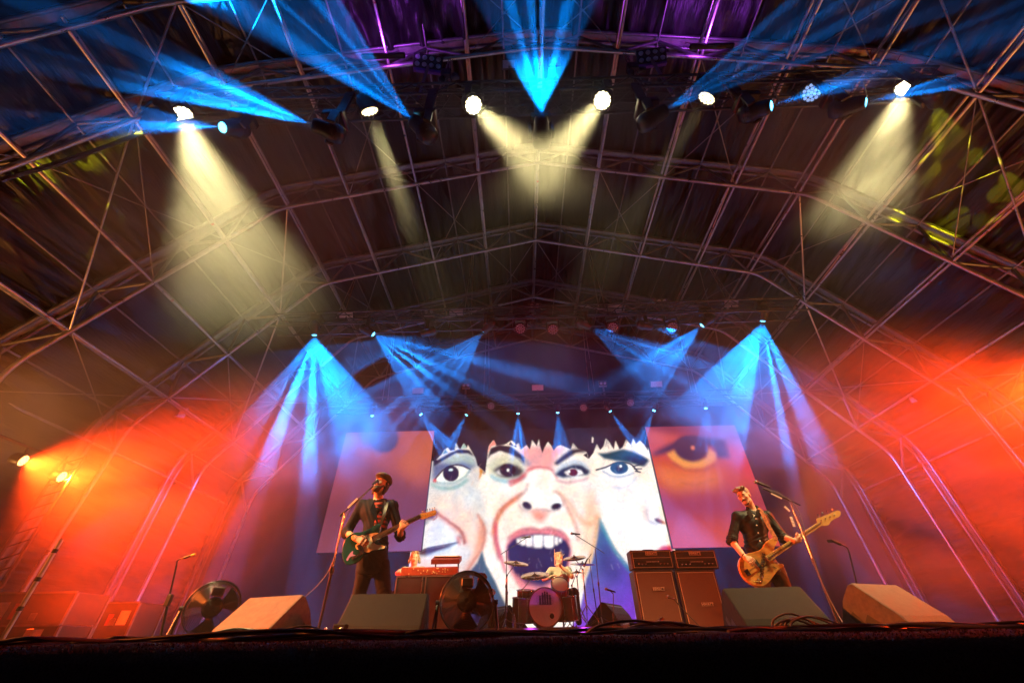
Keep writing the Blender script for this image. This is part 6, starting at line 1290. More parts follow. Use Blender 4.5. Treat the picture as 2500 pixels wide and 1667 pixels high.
# ================================================================== STAGE GEAR
M_wedge = mat('monitor_paint', (0.013, 0.0128, 0.012), 0.62, var=0.3, scale=14, bump=0.5, bscale=260, rvar=0.1, spec=0.15)
M_wedge_lit = mat('monitor_paint_lit', (0.12, 0.105, 0.09), 0.6, var=0.35, scale=18, bump=0.5, bscale=240, rvar=0.12, spec=0.2)  # paler copy of the monitor paint: flood light on outer wedges put into colour
PROF = [(0, 0), (0, 0.075), (0.03, 0.12), (0.29, 0.365), (0.335, 0.355), (0.43, 0.25), (0.535, 0.05), (0.54, 0)]
def monitor(label, x, y, rz, L=0.66, s=1.0, m=None, flip=False, cat='stage monitor'):
    """floor monitor: audience side towards local -y"""
    m = m or M_wedge; t = thing('floor_monitor', label, cat, (x, y, 0), rz, group='floor monitors')
    def loc(px_, py_, pz_): return (px_, py_, pz_)
    b = MB(); n = len(PROF); P = [(a * s, h * s) for a, h in (PROF if not flip else [(0.54 - a, h) for a, h in reversed(PROF)])]
    cx_ = sum(p[0] for p in P) / n; cz_ = sum(p[1] for p in P) / n; e = 0.012
    rings = []
    for (xx, k) in ((-L / 2 * s, 0.965), (-L / 2 * s + e, 1.0), (L / 2 * s - e, 1.0), (L / 2 * s, 0.965)): rings.append([(xx, cx_ + (a - cx_) * k - 0.27 * s, max(0.0, cz_ + (h - cz_) * k)) for a, h in P])
    vs = [p for r in rings for p in r]; b.add(vs, [tuple(range(n - 1, -1, -1)), tuple(range(3 * n, 4 * n))]); b.add(vs, [(j * n + i, j * n + (i + 1) % n, (j + 1) * n + (i + 1) % n, (j + 1) * n + i) for j in range(3) for i in range(n)])
    b.build('cabinet', m, t, world=False, fix=True)
    for g in (-1, 1):                                       # handle and connector recesses in both ends
        for (ya, za, w, h, rot) in ((0.10, 0.10, 0.12, 0.055, 0.95), (-0.02, 0.075, 0.12, 0.07, 0.7)):
            r = MB(); r.bevbox((g * (L / 2 * s - 0.004), -ya * s * (-1 if flip else 1) * -1, za * s), (0.012, w * s, h * s), 0.003, Matrix.Rotation(rot, 3, 'X')); r.build('recess', M_panel, t, world=False)
    if True:
        gr = MB(); (a0, h0), (a1, h1) = ((0.535, 0.05), (0.335, 0.355)); q0 = Vector((0, (a0 - 0.27) * s, h0 * s)); q1 = Vector((0, (a1 - 0.27) * s, h1 * s))
        if flip: q0.y, q1.y = -q0.y, -q1.y
        dd = (q1 - q0); nn = Vector((0, dd.z, -dd.y)).normalized() * (1 if not flip else -1); c = (q0 + q1) / 2 + nn * 0.004 * s
        x0_ = L / 2 * s - 0.03; v = [Vector((sx * x0_, 0, 0)) + q0.lerp(q1, tt) + nn * hh for hh in (0.002, 0.010) for tt in (0.08, 0.92) for sx in (-1, 1)]
        gr.add(v, [(0, 1, 3, 2), (4, 6, 7, 5), (0, 4, 5, 1), (2, 3, 7, 6), (0, 2, 6, 4), (1, 5, 7, 3)]); gr.build('grille', M_blacksteel, t, world=False, fix=True)
    return t
def X(x, y, Y): return at(x * S, y * S, Y=Y).x
monitor('black floor monitor at far left, orange-lit, beside the tilted fan', X(600, 1420, 4.25), 4.35, math.radians(-20), m=M_wedge_lit)
monitor('dark grey floor monitor right in front of the singer', X(880, 1420, 4.2), 4.3, math.radians(3), L=0.70)
monitor('dark grey floor monitor right in front of the bass player', X(1795, 1420, 4.2), 4.35, math.radians(-3), L=0.70)
monitor('orange-lit floor monitor at far right with its handle end showing', X(2085, 1420, 4.1), 4.25, math.radians(24), m=M_wedge_lit)
monitor('black monitor standing left of the bass drum by the riser', C6(90, 900, 9.7).x, 9.7, math.radians(-60), 0.6, 1.55, M_wedge, True); monitor('black monitor standing right of the drum kit by the riser', C6(1120, 900, 9.7).x, 9.7, math.radians(60), 0.6, 1.6, M_wedge, True)
# ---- drum fans
def fan(label, c, R_, face, bw=0.18):
    c = Vector(c); ax = Vector(face).normalized(); t = thing('drum_fan', label, 'fan', (c.x, c.y, 0), group='drum fans')
    x, y, z = frame(ax)
    MB().lathe([(R_, -bw / 2), (R_ + 0.006, 0), (R_, bw / 2), (R_ - 0.006, bw / 2), (R_, 0), (R_ - 0.006, -bw / 2), (R_, -bw / 2)], c, ax, 48, caps=False).build('drum', M_blacksteel, t)
    for sg in (-1, 1):
        o = c + ax * (sg * bw / 2); g = MB().torus(o, ax, R_, 0.006, 48, 6).build('guard_rim', M_blacksteel, t)
        for k in range(2, 21): MB().torus(o + ax * (sg * 0.05 * (1 - (k / 21.0) ** 2)), ax, R_ * k / 21.0, 0.0024, 40, 4).build('guard_wire', M_blacksteel, g)
        for k in range(6):
            a = k * math.pi / 3 + 0.3; d = x * math.cos(a) + y * math.sin(a); MB().path([o + d * (R_ * r) + ax * (sg * 0.05 * (1 - r * r)) for r in (0.1, 0.4, 0.7, 1.0)], 0.003, 5).build('guard_spoke', M_blacksteel, g)
    MB().lathe([(0.0, 0.03), (0.055, 0.03), (0.06, 0.09), (0.05, 0.125), (0.02, 0.13), (0, 0.13)], c, ax, 20).build('motor', M_blackpaint, t); MB().lathe([(0.085, 0.105), (0.09, 0.12), (0.06, 0.128), (0.0, 0.13)], c, ax, 24).build('badge', M_panel, t)
    for k in range(3):
        a = k * 2.094 + 0.5; b = MB(); vs = []
        for i in range(6):
            r = R_ * (0.18 + 0.72 * i / 5)
            for j in range(5):
                an = a + (j - 2) * 0.24 * (0.7 + 0.5 * i / 5); vs.append(c + (x * math.cos(an) + y * math.sin(an)) * r + ax * ((j - 2) * 0.022))
        b.add(vs, [(i * 5 + j, i * 5 + j + 1, (i + 1) * 5 + j + 1, (i + 1) * 5 + j) for i in range(5) for j in range(4)], True); b.build('blade', mat('fan_blade', (0.05, 0.048, 0.046), 0.4, 0.4, var=0.2), t)
    bx_ = MB(); bx_.bevbox(c + y * (R_ * 0.56) + ax * (bw / 2 + 0.05), (0.11, 0.07, 0.085), 0.008, Matrix((x, y, z)).transposed()); bx_.build('switch_box', M_blackplastic, t)
    sd = Vector((-ax.y, ax.x, 0)).normalized(); st = MB()
    for sg in (-1, 1):
        p = c + sd * (sg * (R_ + 0.025)); f = Vector((p.x, p.y, 0.012)) + sd * (sg * 0.02); h = Vector((ax.x, ax.y, 0)).normalized()
        st.tube(p, f + h * 0.16, 0.012, 8); st.tube(p, f - h * 0.16, 0.012, 8); st.tube(f + h * 0.18, f - h * 0.18, 0.012, 8); st.lathe([(0.022, -0.02), (0.022, 0.02)], p, sd, 10)
    st.tube(c + sd * (R_ + 0.045) + Vector((0, 0, 0)) - Vector((0, 0, c.z - 0.012)), c - sd * (R_ + 0.045) - Vector((0, 0, c.z - 0.012)), 0.012, 8)
    st.build('stand', M_blackpaint, t); return t
fc = at(850 + 1462 / 5.058, 1250 + 1215 / 5.058, Y=4.45); fR = (at(850 + 1785 / 5.058, 1250 + 1215 / 5.058, Y=4.45) - at(850 + 1135 / 5.058, 1250 + 1215 / 5.058, Y=4.45)).length / 2
fan('black drum fan with round wire guard between singer and drum riser', (fc.x, 4.45, fR + 0.05), fR, (0.10, -1, 0.06))
f2 = at(1555 / 3.136, 1200 + 890 / 3.136, Y=4.7); fan('black drum fan turned sideways behind the left floor monitor', (f2.x, 4.85, fR + 0.06), fR * 0.98, (0.50, -0.86, 0.05))
# ---- microphone stands
M_mic = mat('mic_grille', (0.32, 0.32, 0.33), 0.35, 0.8, bump=0.6, bscale=600); M_stand = mat('stand_black', (0.02, 0.02, 0.02), 0.35, 0.2)
def microphone(p, d, t, part=False):
    d = Vector(d).normalized(); b = MB().lathe([(0.010, -0.17), (0.012, -0.165), (0.017, -0.05), (0.019, -0.02), (0.024, -0.015)], p, d, 14).build('mic_body', M_blackplastic, t); MB().ball(Vector(p) + d * 0.005, 0.026, 14, 10).build('mic_grille', M_mic, b); return b
def stand(label, pts, base, mic=True, r=0.011, foot='round', name='mic_stand', extras=None, group='microphone stands'):
    """upright from a base through joints; last point carries the microphone"""
    base = Vector(base); P = [Vector(p) for p in pts]; t = thing(name, label, 'microphone stand', (base.x, base.y, base.z), group=group)
    if foot == 'round': MB().lathe([(0.13, 0), (0.13, 0.012), (0.06, 0.022), (0.02, 0.03), (0.014, 0.06)], base, (0, 0, 1), 28).build('base', M_stand, t)
    else:
        f = MB()
        for k in range(3):
            a = 2.094 * k + 0.4; e = base + Vector((0.3 * math.cos(a), 0.3 * math.sin(a), 0.008)); f.tube(base + Vector((0, 0, 0.14)), e, 0.007, 6); f.ball(e, 0.013, 8, 6)
        f.build('tripod', M_stand, t)
    MB().tube(base + Vector((0, 0, 0.02)), base.lerp(P[0], 0.52), r * 1.25, 10).build('lower_tube', M_stand, t); MB().tube(base.lerp(P[0], 0.5), P[0], r * 0.85, 10).build('upper_tube', M_chrome if r > 0.0108 else M_stand, t)
    MB().lathe([(r * 1.9, -0.03), (r * 2.1, 0), (r * 1.9, 0.03)], base.lerp(P[0], 0.52), P[0] - base, 12).build('clutch', M_stand, t)
    return t, P
def boom(t, a, b, r=0.008): 
    o = MB().tube(a, b, r, 8).build('boom', M_stand, t); return o
Ys = 5.0
jb = Vector(q5(288, 478, Ys)); bs = Vector((q5(92, 1345, Ys)[0], Ys, 0)); t, P = stand('singer\'s microphone stand with angled boom and clipped plectrums', [jb], bs, r=0.012)
ba = Vector(q5(252, 498, Ys + 0.02)); bb = Vector(q5(506, 270, Ys - 0.02)); boom(t, ba, bb, 0.009); MB().tube(ba, ba.lerp(bb, 0.12), 0.015, 10).build('counterweight', M_stand, t)
microphone(Vector(q5(536, 232, Ys - 0.03)), Vector(q5(552, 236, Ys + 0.16)) - Vector(q5(506, 270, Ys - 0.05)), t)
for k in range(6): MB().box(Vector(q5(318 + 12 * k, 430 - 12 * k, Ys - 0.03)), (0.026, 0.006, 0.022), Matrix.Rotation(-0.7, 3, 'Y')).build('plectrum', M_letter, t)
MB().path(spline([bb, ba.lerp(bb, 0.4) + Vector((0.01, -0.02, -0.035)), jb + Vector((0.02, -0.02, -0.1)), bs.lerp(jb, 0.5) + Vector((-0.03, -0.03, 0)), bs.lerp(jb, 0.2) + Vector((-0.35, -0.1, 0.0)), bs + Vector((-0.5, -0.3, 0.02))], 8), 0.0045, 6).build('mic_lead', mat('grey_lead', (0.12, 0.12, 0.12), 0.5), t)
Yb = 5.55; jb = Vector(q7(722, 402, Yb)); bs = Vector((q7(1092, 1335, Yb)[0], Yb, 0)); t, P = stand('bass player\'s microphone stand with boom pointing left', [jb], bs, r=0.0115)
ba = Vector(q7(796, 416, Yb - 0.02)); bb = Vector(q7(505, 285, Yb + 0.02)); boom(t, ba, bb, 0.009); microphone(Vector(q7(458, 240, Yb + 0.06)), Vector(q7(458, 240, Yb)) - Vector(q7(550, 275, Yb - 0.03)), t)
for k in range(3): MB().bevbox(Vector(q7(728 + 9 * k, 518 + 26 * k, Yb - 0.03)), (0.036, 0.008, 0.038), 0.003).build('plectrum', M_letter, t)
for k in range(5): MB().box(Vector(q7(580 + 17 * k, 330 + 8 * k, Yb - 0.03)), (0.024, 0.006, 0.02), Matrix.Rotation(0.45, 3, 'Y')).build('plectrum', M_letter, t)
MB().bevbox(Vector(q7(695, 445, Yb - 0.03)), (0.03, 0.01, 0.075), 0.003, Matrix.Rotation(-0.6, 3, 'Y')).build('tuner_clip', M_letter, t)
MB().path(spline([bb, Vector(q7(640, 330, Yb - 0.03)), Vector(q7(770, 440, Yb - 0.03)), Vector(q7(850, 680, Yb - 0.04)), Vector(q7(960, 1000, Yb - 0.03)), Vector(q7(1100, 1280, Yb - 0.1)), Vector(q7(1190, 1390, Yb - 0.5))], 8), 0.005, 6).build('mic_lead', mat('grey_lead', (0.12, 0.12, 0.12), 0.5), t)
def q8(x, y, Y): return V3(at(x / 3.136, 1200 + y / 3.136, Y=Y))
Yl = 4.7; el = Vector(q8(1352, 562, Yl)); bs = Vector((q8(1250, 1085, Yl)[0], Yl, 0)); t, P = stand('empty microphone stand with gooseneck and yellow clip at left', [el], bs, r=0.0105)
tip = Vector(q8(1410, 505, Yl - 0.03)); MB().path(spline([el, Vector(q8(1358, 530, Yl)), Vector(q8(1378, 515, Yl - 0.01)), tip], 6), 0.007, 8).build('gooseneck', M_stand, t); MB().tube(tip, q8(1465, 488, Yl - 0.04), 0.013, 10, 0.010).build('mic_clip', M_stand, t); MB().tube(q8(1465, 488, Yl - 0.04), q8(1497, 478, Yl - 0.04), 0.012, 10).build('clip_tip', mat('yellow_tape', (0.6, 0.48, 0.03), 0.5), t)
MB().bevbox(q8(1292, 830, Yl - 0.02), (0.05, 0.04, 0.10), 0.006).build('wireless_box', M_blackplastic, t)
Yr = 5.2; el = Vector(q7(1168, 770, Yr)); bs = Vector((q7(1290, 1330, Yr)[0], Yr, 0)); t, P = stand('empty microphone stand with bent neck beside the right floor monitor', [el], bs, r=0.0105)
tip = Vector(q7(1105, 715, Yr - 0.03)); MB().path(spline([el, Vector(q7(1150, 738, Yr)), tip], 6), 0.008, 8).build('gooseneck', M_stand, t); MB().tube(tip, q7(1035, 685, Yr - 0.04), 0.017, 10, 0.013).build('mic_clip', M_stand, t); MB().box(q7(1022, 692, Yr - 0.04), (0.05, 0.012, 0.03)).build('clip_jaw', M_stand, t)
for (lab, top, foot_, b0, b1, Y, zb) in (('left overhead microphone stand at the drum kit', (145, 372), 132, (88, 402), (340, 240), 8.95, RZ), ('right overhead microphone stand at the drum kit', (992, 345), 1052, (1082, 392), (800, 215), 9.0, RZ)):
    jb = C6(*top, Y); bs = Vector((C6(foot_, 1000, Y).x, Y, zb)); t, P = stand(lab, [jb], bs, r=0.009, foot='tripod'); boom(t, C6(*b0, Y), C6(*b1, Y), 0.007); microphone(C6(b1[0] - 30 if b1[0] > 500 else b1[0] + 22, b1[1] - (12 if b1[0] > 500 else 6), Y), (-1, 0, 0.1) if b1[0] > 500 else (1, 0, 0.1), t)
jb = C6(935, 445, 9.3); bs = Vector((C6(1010, 950, 9.3).x, 9.3, RZ)); t, P = stand('thin microphone stand among the cymbals right of the drummer', [jb], bs, r=0.008, foot='tripod'); boom(t, C6(955, 398, 9.3), C6(900, 480, 9.25), 0.006); microphone(C6(888, 508, 9.25), C6(888, 508, 9.25) - C6(915, 450, 9.3), t)
jb = C6(1166, 780, 8.6); bs = Vector((C6(1160, 1170, 8.6).x, 8.6, 0)); t, P = stand('short straight microphone stand in front of the drum riser', [jb], bs, r=0.009); boom(t, jb, C6(1128, 745, 8.6), 0.009); microphone(C6(1098, 735, 8.6), (-1, 0, 0.3), t)
jb = C6(1990, 1092, 7.3); bs = Vector((jb.x + 0.02, 7.3, 0)); t, P = stand('low microphone stand aimed at the left speaker cabinet', [jb], bs, r=0.009); boom(t, C6(1990, 1092, 7.3), C6(1735, 822, 7.4), 0.008); microphone(C6(1690, 808, 7.45), C6(1690, 808, 7.5) - C6(1740, 825, 7.4), t)
# ---- small boxes on the floor
def crate(name, label, cat, c, d, m, rz=0.0, group=None):
    t = thing(name, label, cat, (c[0], c[1], c[2]), rz, group); MB().bevbox((0, 0, d[2] / 2), d, min(d) * 0.08).build('case', m, t, world=False); return t
pb = at(750 + 140 / 3.136, 1100 + 1385 / 3.136, Y=3.6); t = crate('pedal_board', 'flat black pedal board on the floor before the singer\'s stand', 'pedal board', (pb.x, 3.6, 0), (0.52, 0.22, 0.035), M_blackplastic)
for k, (cx_, col) in enumerate(((-0.18, (0.10, 0.25, 0.3)), (-0.08, (0.3, 0.3, 0.28)), (0.02, (0.5, 0.16, 0.02)), (0.13, (0.06, 0.06, 0.06)))):
    MB().bevbox((cx_, -0.02, 0.06), (0.075, 0.12, 0.05), 0.006).build('pedal', mat('pedal_%s' % ('teal', 'grey', 'orange', 'black')[k], col, 0.4, 0.2), t, world=False); MB().lathe([(0.011, 0), (0.009, 0.014), (0, 0.015)], (cx_, -0.05, 0.085), (0, 0, 1), 10).build('foot_switch', M_chrome, t, world=False)
pb = at(750 + 240 / 3.136, 1100 + 1340 / 3.136, Y=3.9); crate('floor_box', 'small black box standing left of the singer\'s monitor', 'box', (pb.x, 3.95, 0), (0.10, 0.08, 0.13), M_wedge)
pb = C6(1600, 1110, 2.6); t = crate('stage_box', 'low black connector box on the stage edge among the cables', 'box', (pb.x, 2.7, 0), (0.30, 0.16, 0.07), M_blackplastic)
for k in range(6): MB().lathe([(0.012, 0), (0.012, 0.006), (0.007, 0.007)], (-0.12 + 0.048 * k, -0.081, 0.035), (0, -1, 0), 10).build('socket', M_chrome, t, world=False)
pb = at(1240 / 3.136, 1200 + 1095 / 3.136, Y=2.4); t = crate('power_tap', 'small yellow power tap among cables at left of the stage edge', 'power tap', (pb.x, 2.4, 0.012), (0.075, 0.05, 0.032), mat('yellow_plastic', (0.62, 0.44, 0.02), 0.4)); MB().lathe([(0.012, 0), (0.012, 0.002)], (0.01, -0.0252, 0.016), (0, -1, 0), 10).build('socket', M_panel, t, world=False)
pb = at(1740 / 3.136, 1200 + 1030 / 3.136, Y=3.4); crate('tape_box', 'little grey box leaning on the far left floor monitor', 'box', (pb.x, 3.6, 0), (0.075, 0.05, 0.10), M_wedge_lit)
# ---- cables along the stage edge
M_cab = [mat('cable_black', (0.03, 0.03, 0.03), 0.45, var=0.3), mat('cable_grey', (0.2, 0.19, 0.17), 0.5, var=0.3), mat('cable_dark', (0.08, 0.08, 0.075), 0.4, var=0.3), mat('cable_rust', (0.10, 0.03, 0.02), 0.5)]
cab_spec = []
for k in range(15):
    xa = random.uniform(-2.05, -0.7); xb = xa + random.uniform(0.7, 2.0); cab_spec.append((xa, xb, random.uniform(1.25, 2.0), random.uniform(0.003, 0.0062), 'left of centre'))
for k in range(10):
    xa = random.uniform(0.15, 0.9); xb = xa + random.uniform(0.6, 1.5); cab_spec.append((xa, xb, random.uniform(1.25, 2.0), random.uniform(0.003, 0.006), 'right of centre'))
for k in range(5):
    xa = random.uniform(-2.6, -1.6); cab_spec.append((xa, xa + random.uniform(0.5, 1.4), random.uniform(1.4, 2.2), random.uniform(0.003, 0.006), 'at left'))
for i, (xa, xb, y, r, where) in enumerate(cab_spec):
    n = random.randint(6, 10); pts = []
    for k in range(n + 1):
        f = k / n; lift = random.random() ** 2 * 0.016 * (1 if 0 < k < n else 0); pts.append((xa + (xb - xa) * f, y + 0.10 * math.sin(f * 5 + i) + random.gauss(0, 0.035), 0.007 + r + lift))
    o = MB().path(spline(pts, 7), r, 6).build('cable', M_cab[i % 3 if i % 7 else 3])
    tag(o, '%s stage cable lying in the tangle %s along the stage edge' % (('black', 'pale grey', 'dark grey')[i % 3] if i % 7 else 'rust-red', where), 'cable', 'cables ' + where)
def loops(px, py, Y, w, h, n, label):
    c = at(px * S, py * S, Y=Y); m = MB()
    for k in range(n):
        a0 = random.uniform(-0.3, 0.3); ww = w * random.uniform(0.7, 1.1); hh = h * random.uniform(0.6, 1.1); ox = random.uniform(-0.06, 0.06)
        m.path(spline([(c.x + ox - ww, Y + 0.02 * k, 0.012), (c.x + ox - ww * 0.7, Y + 0.02 * k + a0 * 0.1, hh * 0.75), (c.x + ox, Y + 0.02 * k, hh), (c.x + ox + ww * 0.7, Y + 0.02 * k - a0 * 0.1, hh * 0.6), (c.x + ox + ww, Y + 0.02 * k, 0.012)], 8), 0.0045, 6)
    tag(m.build('cable_coil', M_cab[1]), label, 'cable')
loops(1868, 1440, 2.3, 0.14, 0.085, 5, 'springy cable coil in front of the bass player\'s monitor'); loops(1500, 1446, 1.6, 0.16, 0.05, 4, 'cable coil beside the connector box right of the drum riser'); loops(560, 1450, 2.2, 0.16, 0.07, 4, 'looped cable in front of the far left floor monitor'); loops(690, 1450, 1.9, 0.12, 0.06, 4, 'small tangle of cable left of the singer\'s stand')
mp_ = MB(); c0 = C6(1400, 1170, 1.7); mp_.path(spline([c0, c0 + Vector((0.06, 0.03, 0.006)), C6(1560, 1100, 1.75), C6(1635, 1020, 1.8)], 8), 0.0075, 8); tag(mp_.build('cable_end', M_cab[1]), 'thick cable end sticking up near the right speaker cabinets', 'cable')
# ---- flight cases in the dark at far left
M_case = mat('flight_case_board', (0.02, 0.02, 0.022), 0.5, var=0.3, scale=6)
def flight(label, c, d, stickers):
    t = thing('flight_case', label, 'flight case', c, group='flight cases at left'); MB().bevbox((0, 0, d[2] / 2 + 0.08), d, 0.012).build('case', M_case, t, world=False)
    e = MB()
    for sx in (-1, 1):
        for sy in (-1, 1): e.box((sx * d[0] / 2, sy * d[1] / 2, d[2] / 2 + 0.08), (0.03, 0.03, d[2] - 0.03))
        for sz in (0.08, d[2] + 0.08): e.box((0, sx * d[1] / 2, sz), (d[0] - 0.03, 0.026, 0.026))
    e.build('edge_trim', M_alu_dull, t, world=False)
    for sx in (-1, 1):
        for sy in (-1, 1): MB().lathe([(0.04, -0.015), (0.04, 0.015)], (sx * (d[0] / 2 - 0.08), sy * (d[1] / 2 - 0.08), 0.04), (1, 0, 0), 12).build('castor', M_blackplastic, t, world=False)
    for (u, v, w, h, m) in stickers: MB().box((u * d[0], -d[1] / 2 - 0.004, 0.08 + v * d[2]), (w, 0.004, h)).build('sticker', m, t, world=False)
    l = MB(); l.bevbox((0.12 * d[0], -d[1] / 2 - 0.008, 0.08 + 0.5 * d[2]), (0.10, 0.012, 0.10), 0.004); l.build('latch', M_alu, t, world=False)
stw = mat('white_sticker', (0.55, 0.5, 0.5), 0.6, var=0.2); stred = mat('red_sticker', (0.5, 0.03, 0.03), 0.6)
flight('wide black flight case with white stickers at far left', (X(95, 1420, 7.4), 7.4, 0.0), (1.3, 0.6, 0.62), ((-0.3, 0.6, 0.16, 0.26, stw), (-0.29, 0.48, 0.14, 0.05, stred), (-0.12, 0.62, 0.12, 0.2, stred)))
flight('low flight case in front of the stickered one at far left', (X(90, 1450, 6.7), 6.7, 0.0), (1.0, 0.5, 0.18), ((0.2, 0.5, 0.2, 0.09, stw),)); flight('tall flight case deeper in the red light at left', (X(280, 1420, 8.4), 8.4, 0.0), (0.9, 0.6, 0.55), ((-0.25, 0.6, 0.10, 0.2, stw), (0.3, 0.6, 0.16, 0.2, stw), (0.05, 0.55, 0.09, 0.16, stred)))
# ---- stands and poles at the sides
M_towerdark = mat('tower_dark', (0.05, 0.05, 0.05), 0.5, 0.5, var=0.3)
pl = thing('lighting_tower', 'upright ladder tower carrying the red floods at far left', 'tower', (LR[1].x - 0.05, LR[1].y, 0))
for dx_ in (-0.17, 0.17): MB().tube((LR[1].x - 0.05 + dx_, LR[1].y + 0.05, 0), (LR[1].x - 0.05 + dx_, LR[1].y + 0.05, LR[1].z + 0.4), 0.024, 8).build('upright', M_towerdark, pl)
for k in range(14):
    z = 0.15 + k * (LR[1].z + 0.1) / 13; MB().tube((LR[1].x - 0.22, LR[1].y + 0.05, z), (LR[1].x + 0.12, LR[1].y + 0.05, z + 0.12), 0.012, 6).build('rung', M_towerdark, pl)
MB().tube((LR[0].x - 0.1, LR[0].y - 0.5, LR[0].z + 0.24), (LR[0].x - 0.1, LR[1].y + 0.3, LR[0].z + 0.24), 0.024, 8).build('cross_pipe', M_towerdark, pl)
for p in LR: MB().tube((p.x - 0.1, p.y, p.z + 0.24), (p.x - 0.05, p.y, p.z + 0.02), 0.02, 6).build('lamp_bracket', M_blacksteel, pl)
sp_ = thing('steel_pole', 'slim upright steel pole standing at the far left stage edge', 'pole', (-5.35, 5.0, 0)); MB().tube((-5.35, 5.0, 0), (-5.36, 5.0, 1.02), 0.022, 10).build('tube', M_alu, sp_)
for z in (0.35, 0.62, 0.9): MB().lathe([(0.026, -0.02), (0.026, 0.02)], (-5.355, 5.0, z), (0, 0, 1), 10).build('tape_band', M_blackplastic, sp_)
MB().lathe([(0.16, 0), (0.16, 0.012), (0.03, 0.02)], (-5.35, 5.0, 0), (0, 0, 1), 20).build('base', M_blacksteel, sp_)
pr = thing('lighting_tower', 'upright ladder tower carrying the red floods at far right', 'tower', (10.75, 7.6, 0))
for dy_ in (-1.1, 1.1):
    MB().tube((10.8, 7.6 + dy_, 0), (10.8, 7.6 + dy_, 4.8), 0.026, 8).build('upright', M_alu, pr)
for k in range(5): MB().tube((10.8, 6.5, 0.8 + 0.8 * k), (10.8, 8.7, 0.8 + 0.8 * k), 0.02, 6).build('rung', M_alu, pr)
# ---- blinders, panels and dark lamps on the trusses
def blinder(label, px, py, Y, cols, rows, zt, s=1.0, down=None, tilt=(0.0, -0.75, -0.65), pm=None):
    c = at(px * S, py * S, Y=Y); ax = Vector(tilt).normalized(); x, y, z = frame(ax); t = thing('blinder_light', label, 'stage light', c, group='blinder lights'); w, h = 0.17 * cols * s, 0.17 * rows * s
    MB().bevbox(c - z * 0.05, (w + 0.03, h + 0.03, 0.10), 0.01, Matrix((x, y, z)).transposed()).build('frame', M_blackpaint, t); MB().box(c - y * (h / 2 + 0.045) - z * 0.03, (w, 0.05, 0.09), Matrix((x, y, z)).transposed()).build('bottom_rail', pm or M_alu_dull, t)
    for i in range(cols):
        for j in range(rows):
            o = c + x * ((i - (cols - 1) / 2) * 0.17 * s) + y * ((j - (rows - 1) / 2) * 0.17 * s); l = MB().lathe([(0.07 * s, 0.0), (0.075 * s, 0.012), (0.068 * s, 0.014), (0.062 * s, 0.004), (0.03 * s, -0.004), (0, -0.006)], o + z * 0.001, ax, 20).build('lamp_cell', M_lens_rim, t); MB().lathe([(0.062 * s, 0.004), (0.03 * s, 0.012), (0, 0.014)], o + z * 0.001, ax, 16).build('lamp_glass', M_ledoff, l)
    MB().box((c.x, c.y + 0.06, (c.z + zt) / 2 ), (0.06, 0.03, abs(c.z - zt)), None).build('bracket', M_alu_dull, t); return t
M_violetrail = mat('violet_anodised', (0.16, 0.05, 0.40), 0.4, 0.3)
blinder('eight-cell blinder standing on the front truss, left one', 983, 142, 3.3, 4, 2, 8.35, 0.9, tilt=(0.12, -0.8, -0.6), pm=M_violetrail); blinder('eight-cell blinder standing on the front truss, right one', 1497, 128, 3.3, 4, 2, 8.35, 0.9, tilt=(-0.08, -0.8, -0.6), pm=M_violetrail)
blinder('two-cell blinder at the centre of the middle truss', 1228, 702, 8.85, 2, 1, 7.7, 0.95); blinder('two-cell blinder right of centre on the middle truss', 1520, 692, 8.85, 2, 1, 7.7, 0.95)
blinder('two-cell blinder left on the middle truss', 985, 756 - 40, 8.85, 2, 1, 7.7, 0.9); blinder('small two-cell blinder on the rear truss left of centre', 1070, 885, 12.4, 2, 1, 6.9, 0.8); blinder('small two-cell blinder on the rear truss right of centre', 1385, 880, 12.4, 2, 1, 6.9, 0.8)
def panel(label, px, py, Y, w, h, n, zt):
    c = at(px * S, py * S, Y=Y); ax = Vector(n).normalized(); x, y, z = frame(ax); t = thing('strobe_panel', label, 'stage light', c, group='strobe panels'); M3 = Matrix((x, y, z)).transposed()
    MB().bevbox(c - z * 0.04, (w + 0.03, h + 0.03, 0.07), 0.008, M3).build('housing', M_housing, t); MB().box(c, (w, h, 0.012), M3).build('diffuser', M_plate, t); MB().tube(c - z * 0.05, (c.x, c.y + 0.05, zt), 0.014, 6).build('bracket', M_blacksteel, t)
for i, (px, py) in enumerate(((795, 722), (1048, 716), (1412, 706), (1680, 697))): panel('pale rectangular strobe panel above the middle truss, %s of four' % ORD[i], px, py, 8.8, 0.40, 0.2, (0, -0.75, -0.65), 7.6)
for i, (px, py) in enumerate(((960, 897), (1235, 890), (1508, 882))): panel('pale strobe panel above the rear truss, %s of three' % ORD[i], px, py, 12.35, 0.40, 0.2, (0, -0.85, -0.5), 6.8)
for i, (px, py) in enumerate(((1142 + 27, 148), (1234 + 40, 142))): panel('violet-tinted strobe panel above the middle of the front truss, %s one' % ('left', 'right')[i], px, py, 3.3, 0.27, 0.15, (0, -0.6, -0.8), 8.3)
panel('square strobe panel hanging at the left side slope', 410, 940, 10.4, 0.42, 0.42, (0.5, -0.75, -0.4), at(410 * S, 860 * S, Y=10.4).z); panel('square strobe panel hanging at the right side slope', 2108, 902, 10.4, 0.46, 0.46, (-0.5, -0.75, -0.4), at(2108 * S, 820 * S, Y=10.4).z)
for i, (px, py) in enumerate(((1195, 755), (1270, 757), (1408, 752), (1545, 752))): wash_head('wash_light', 'unlit LED wash light under the middle truss, %s of four' % ORD[i], 'unlit wash lights', px * S, py * S, 8.75, at(px * S, py * S + 500, Y=3.0), 0, 20, M_ledoff, 7.28, 0.9)
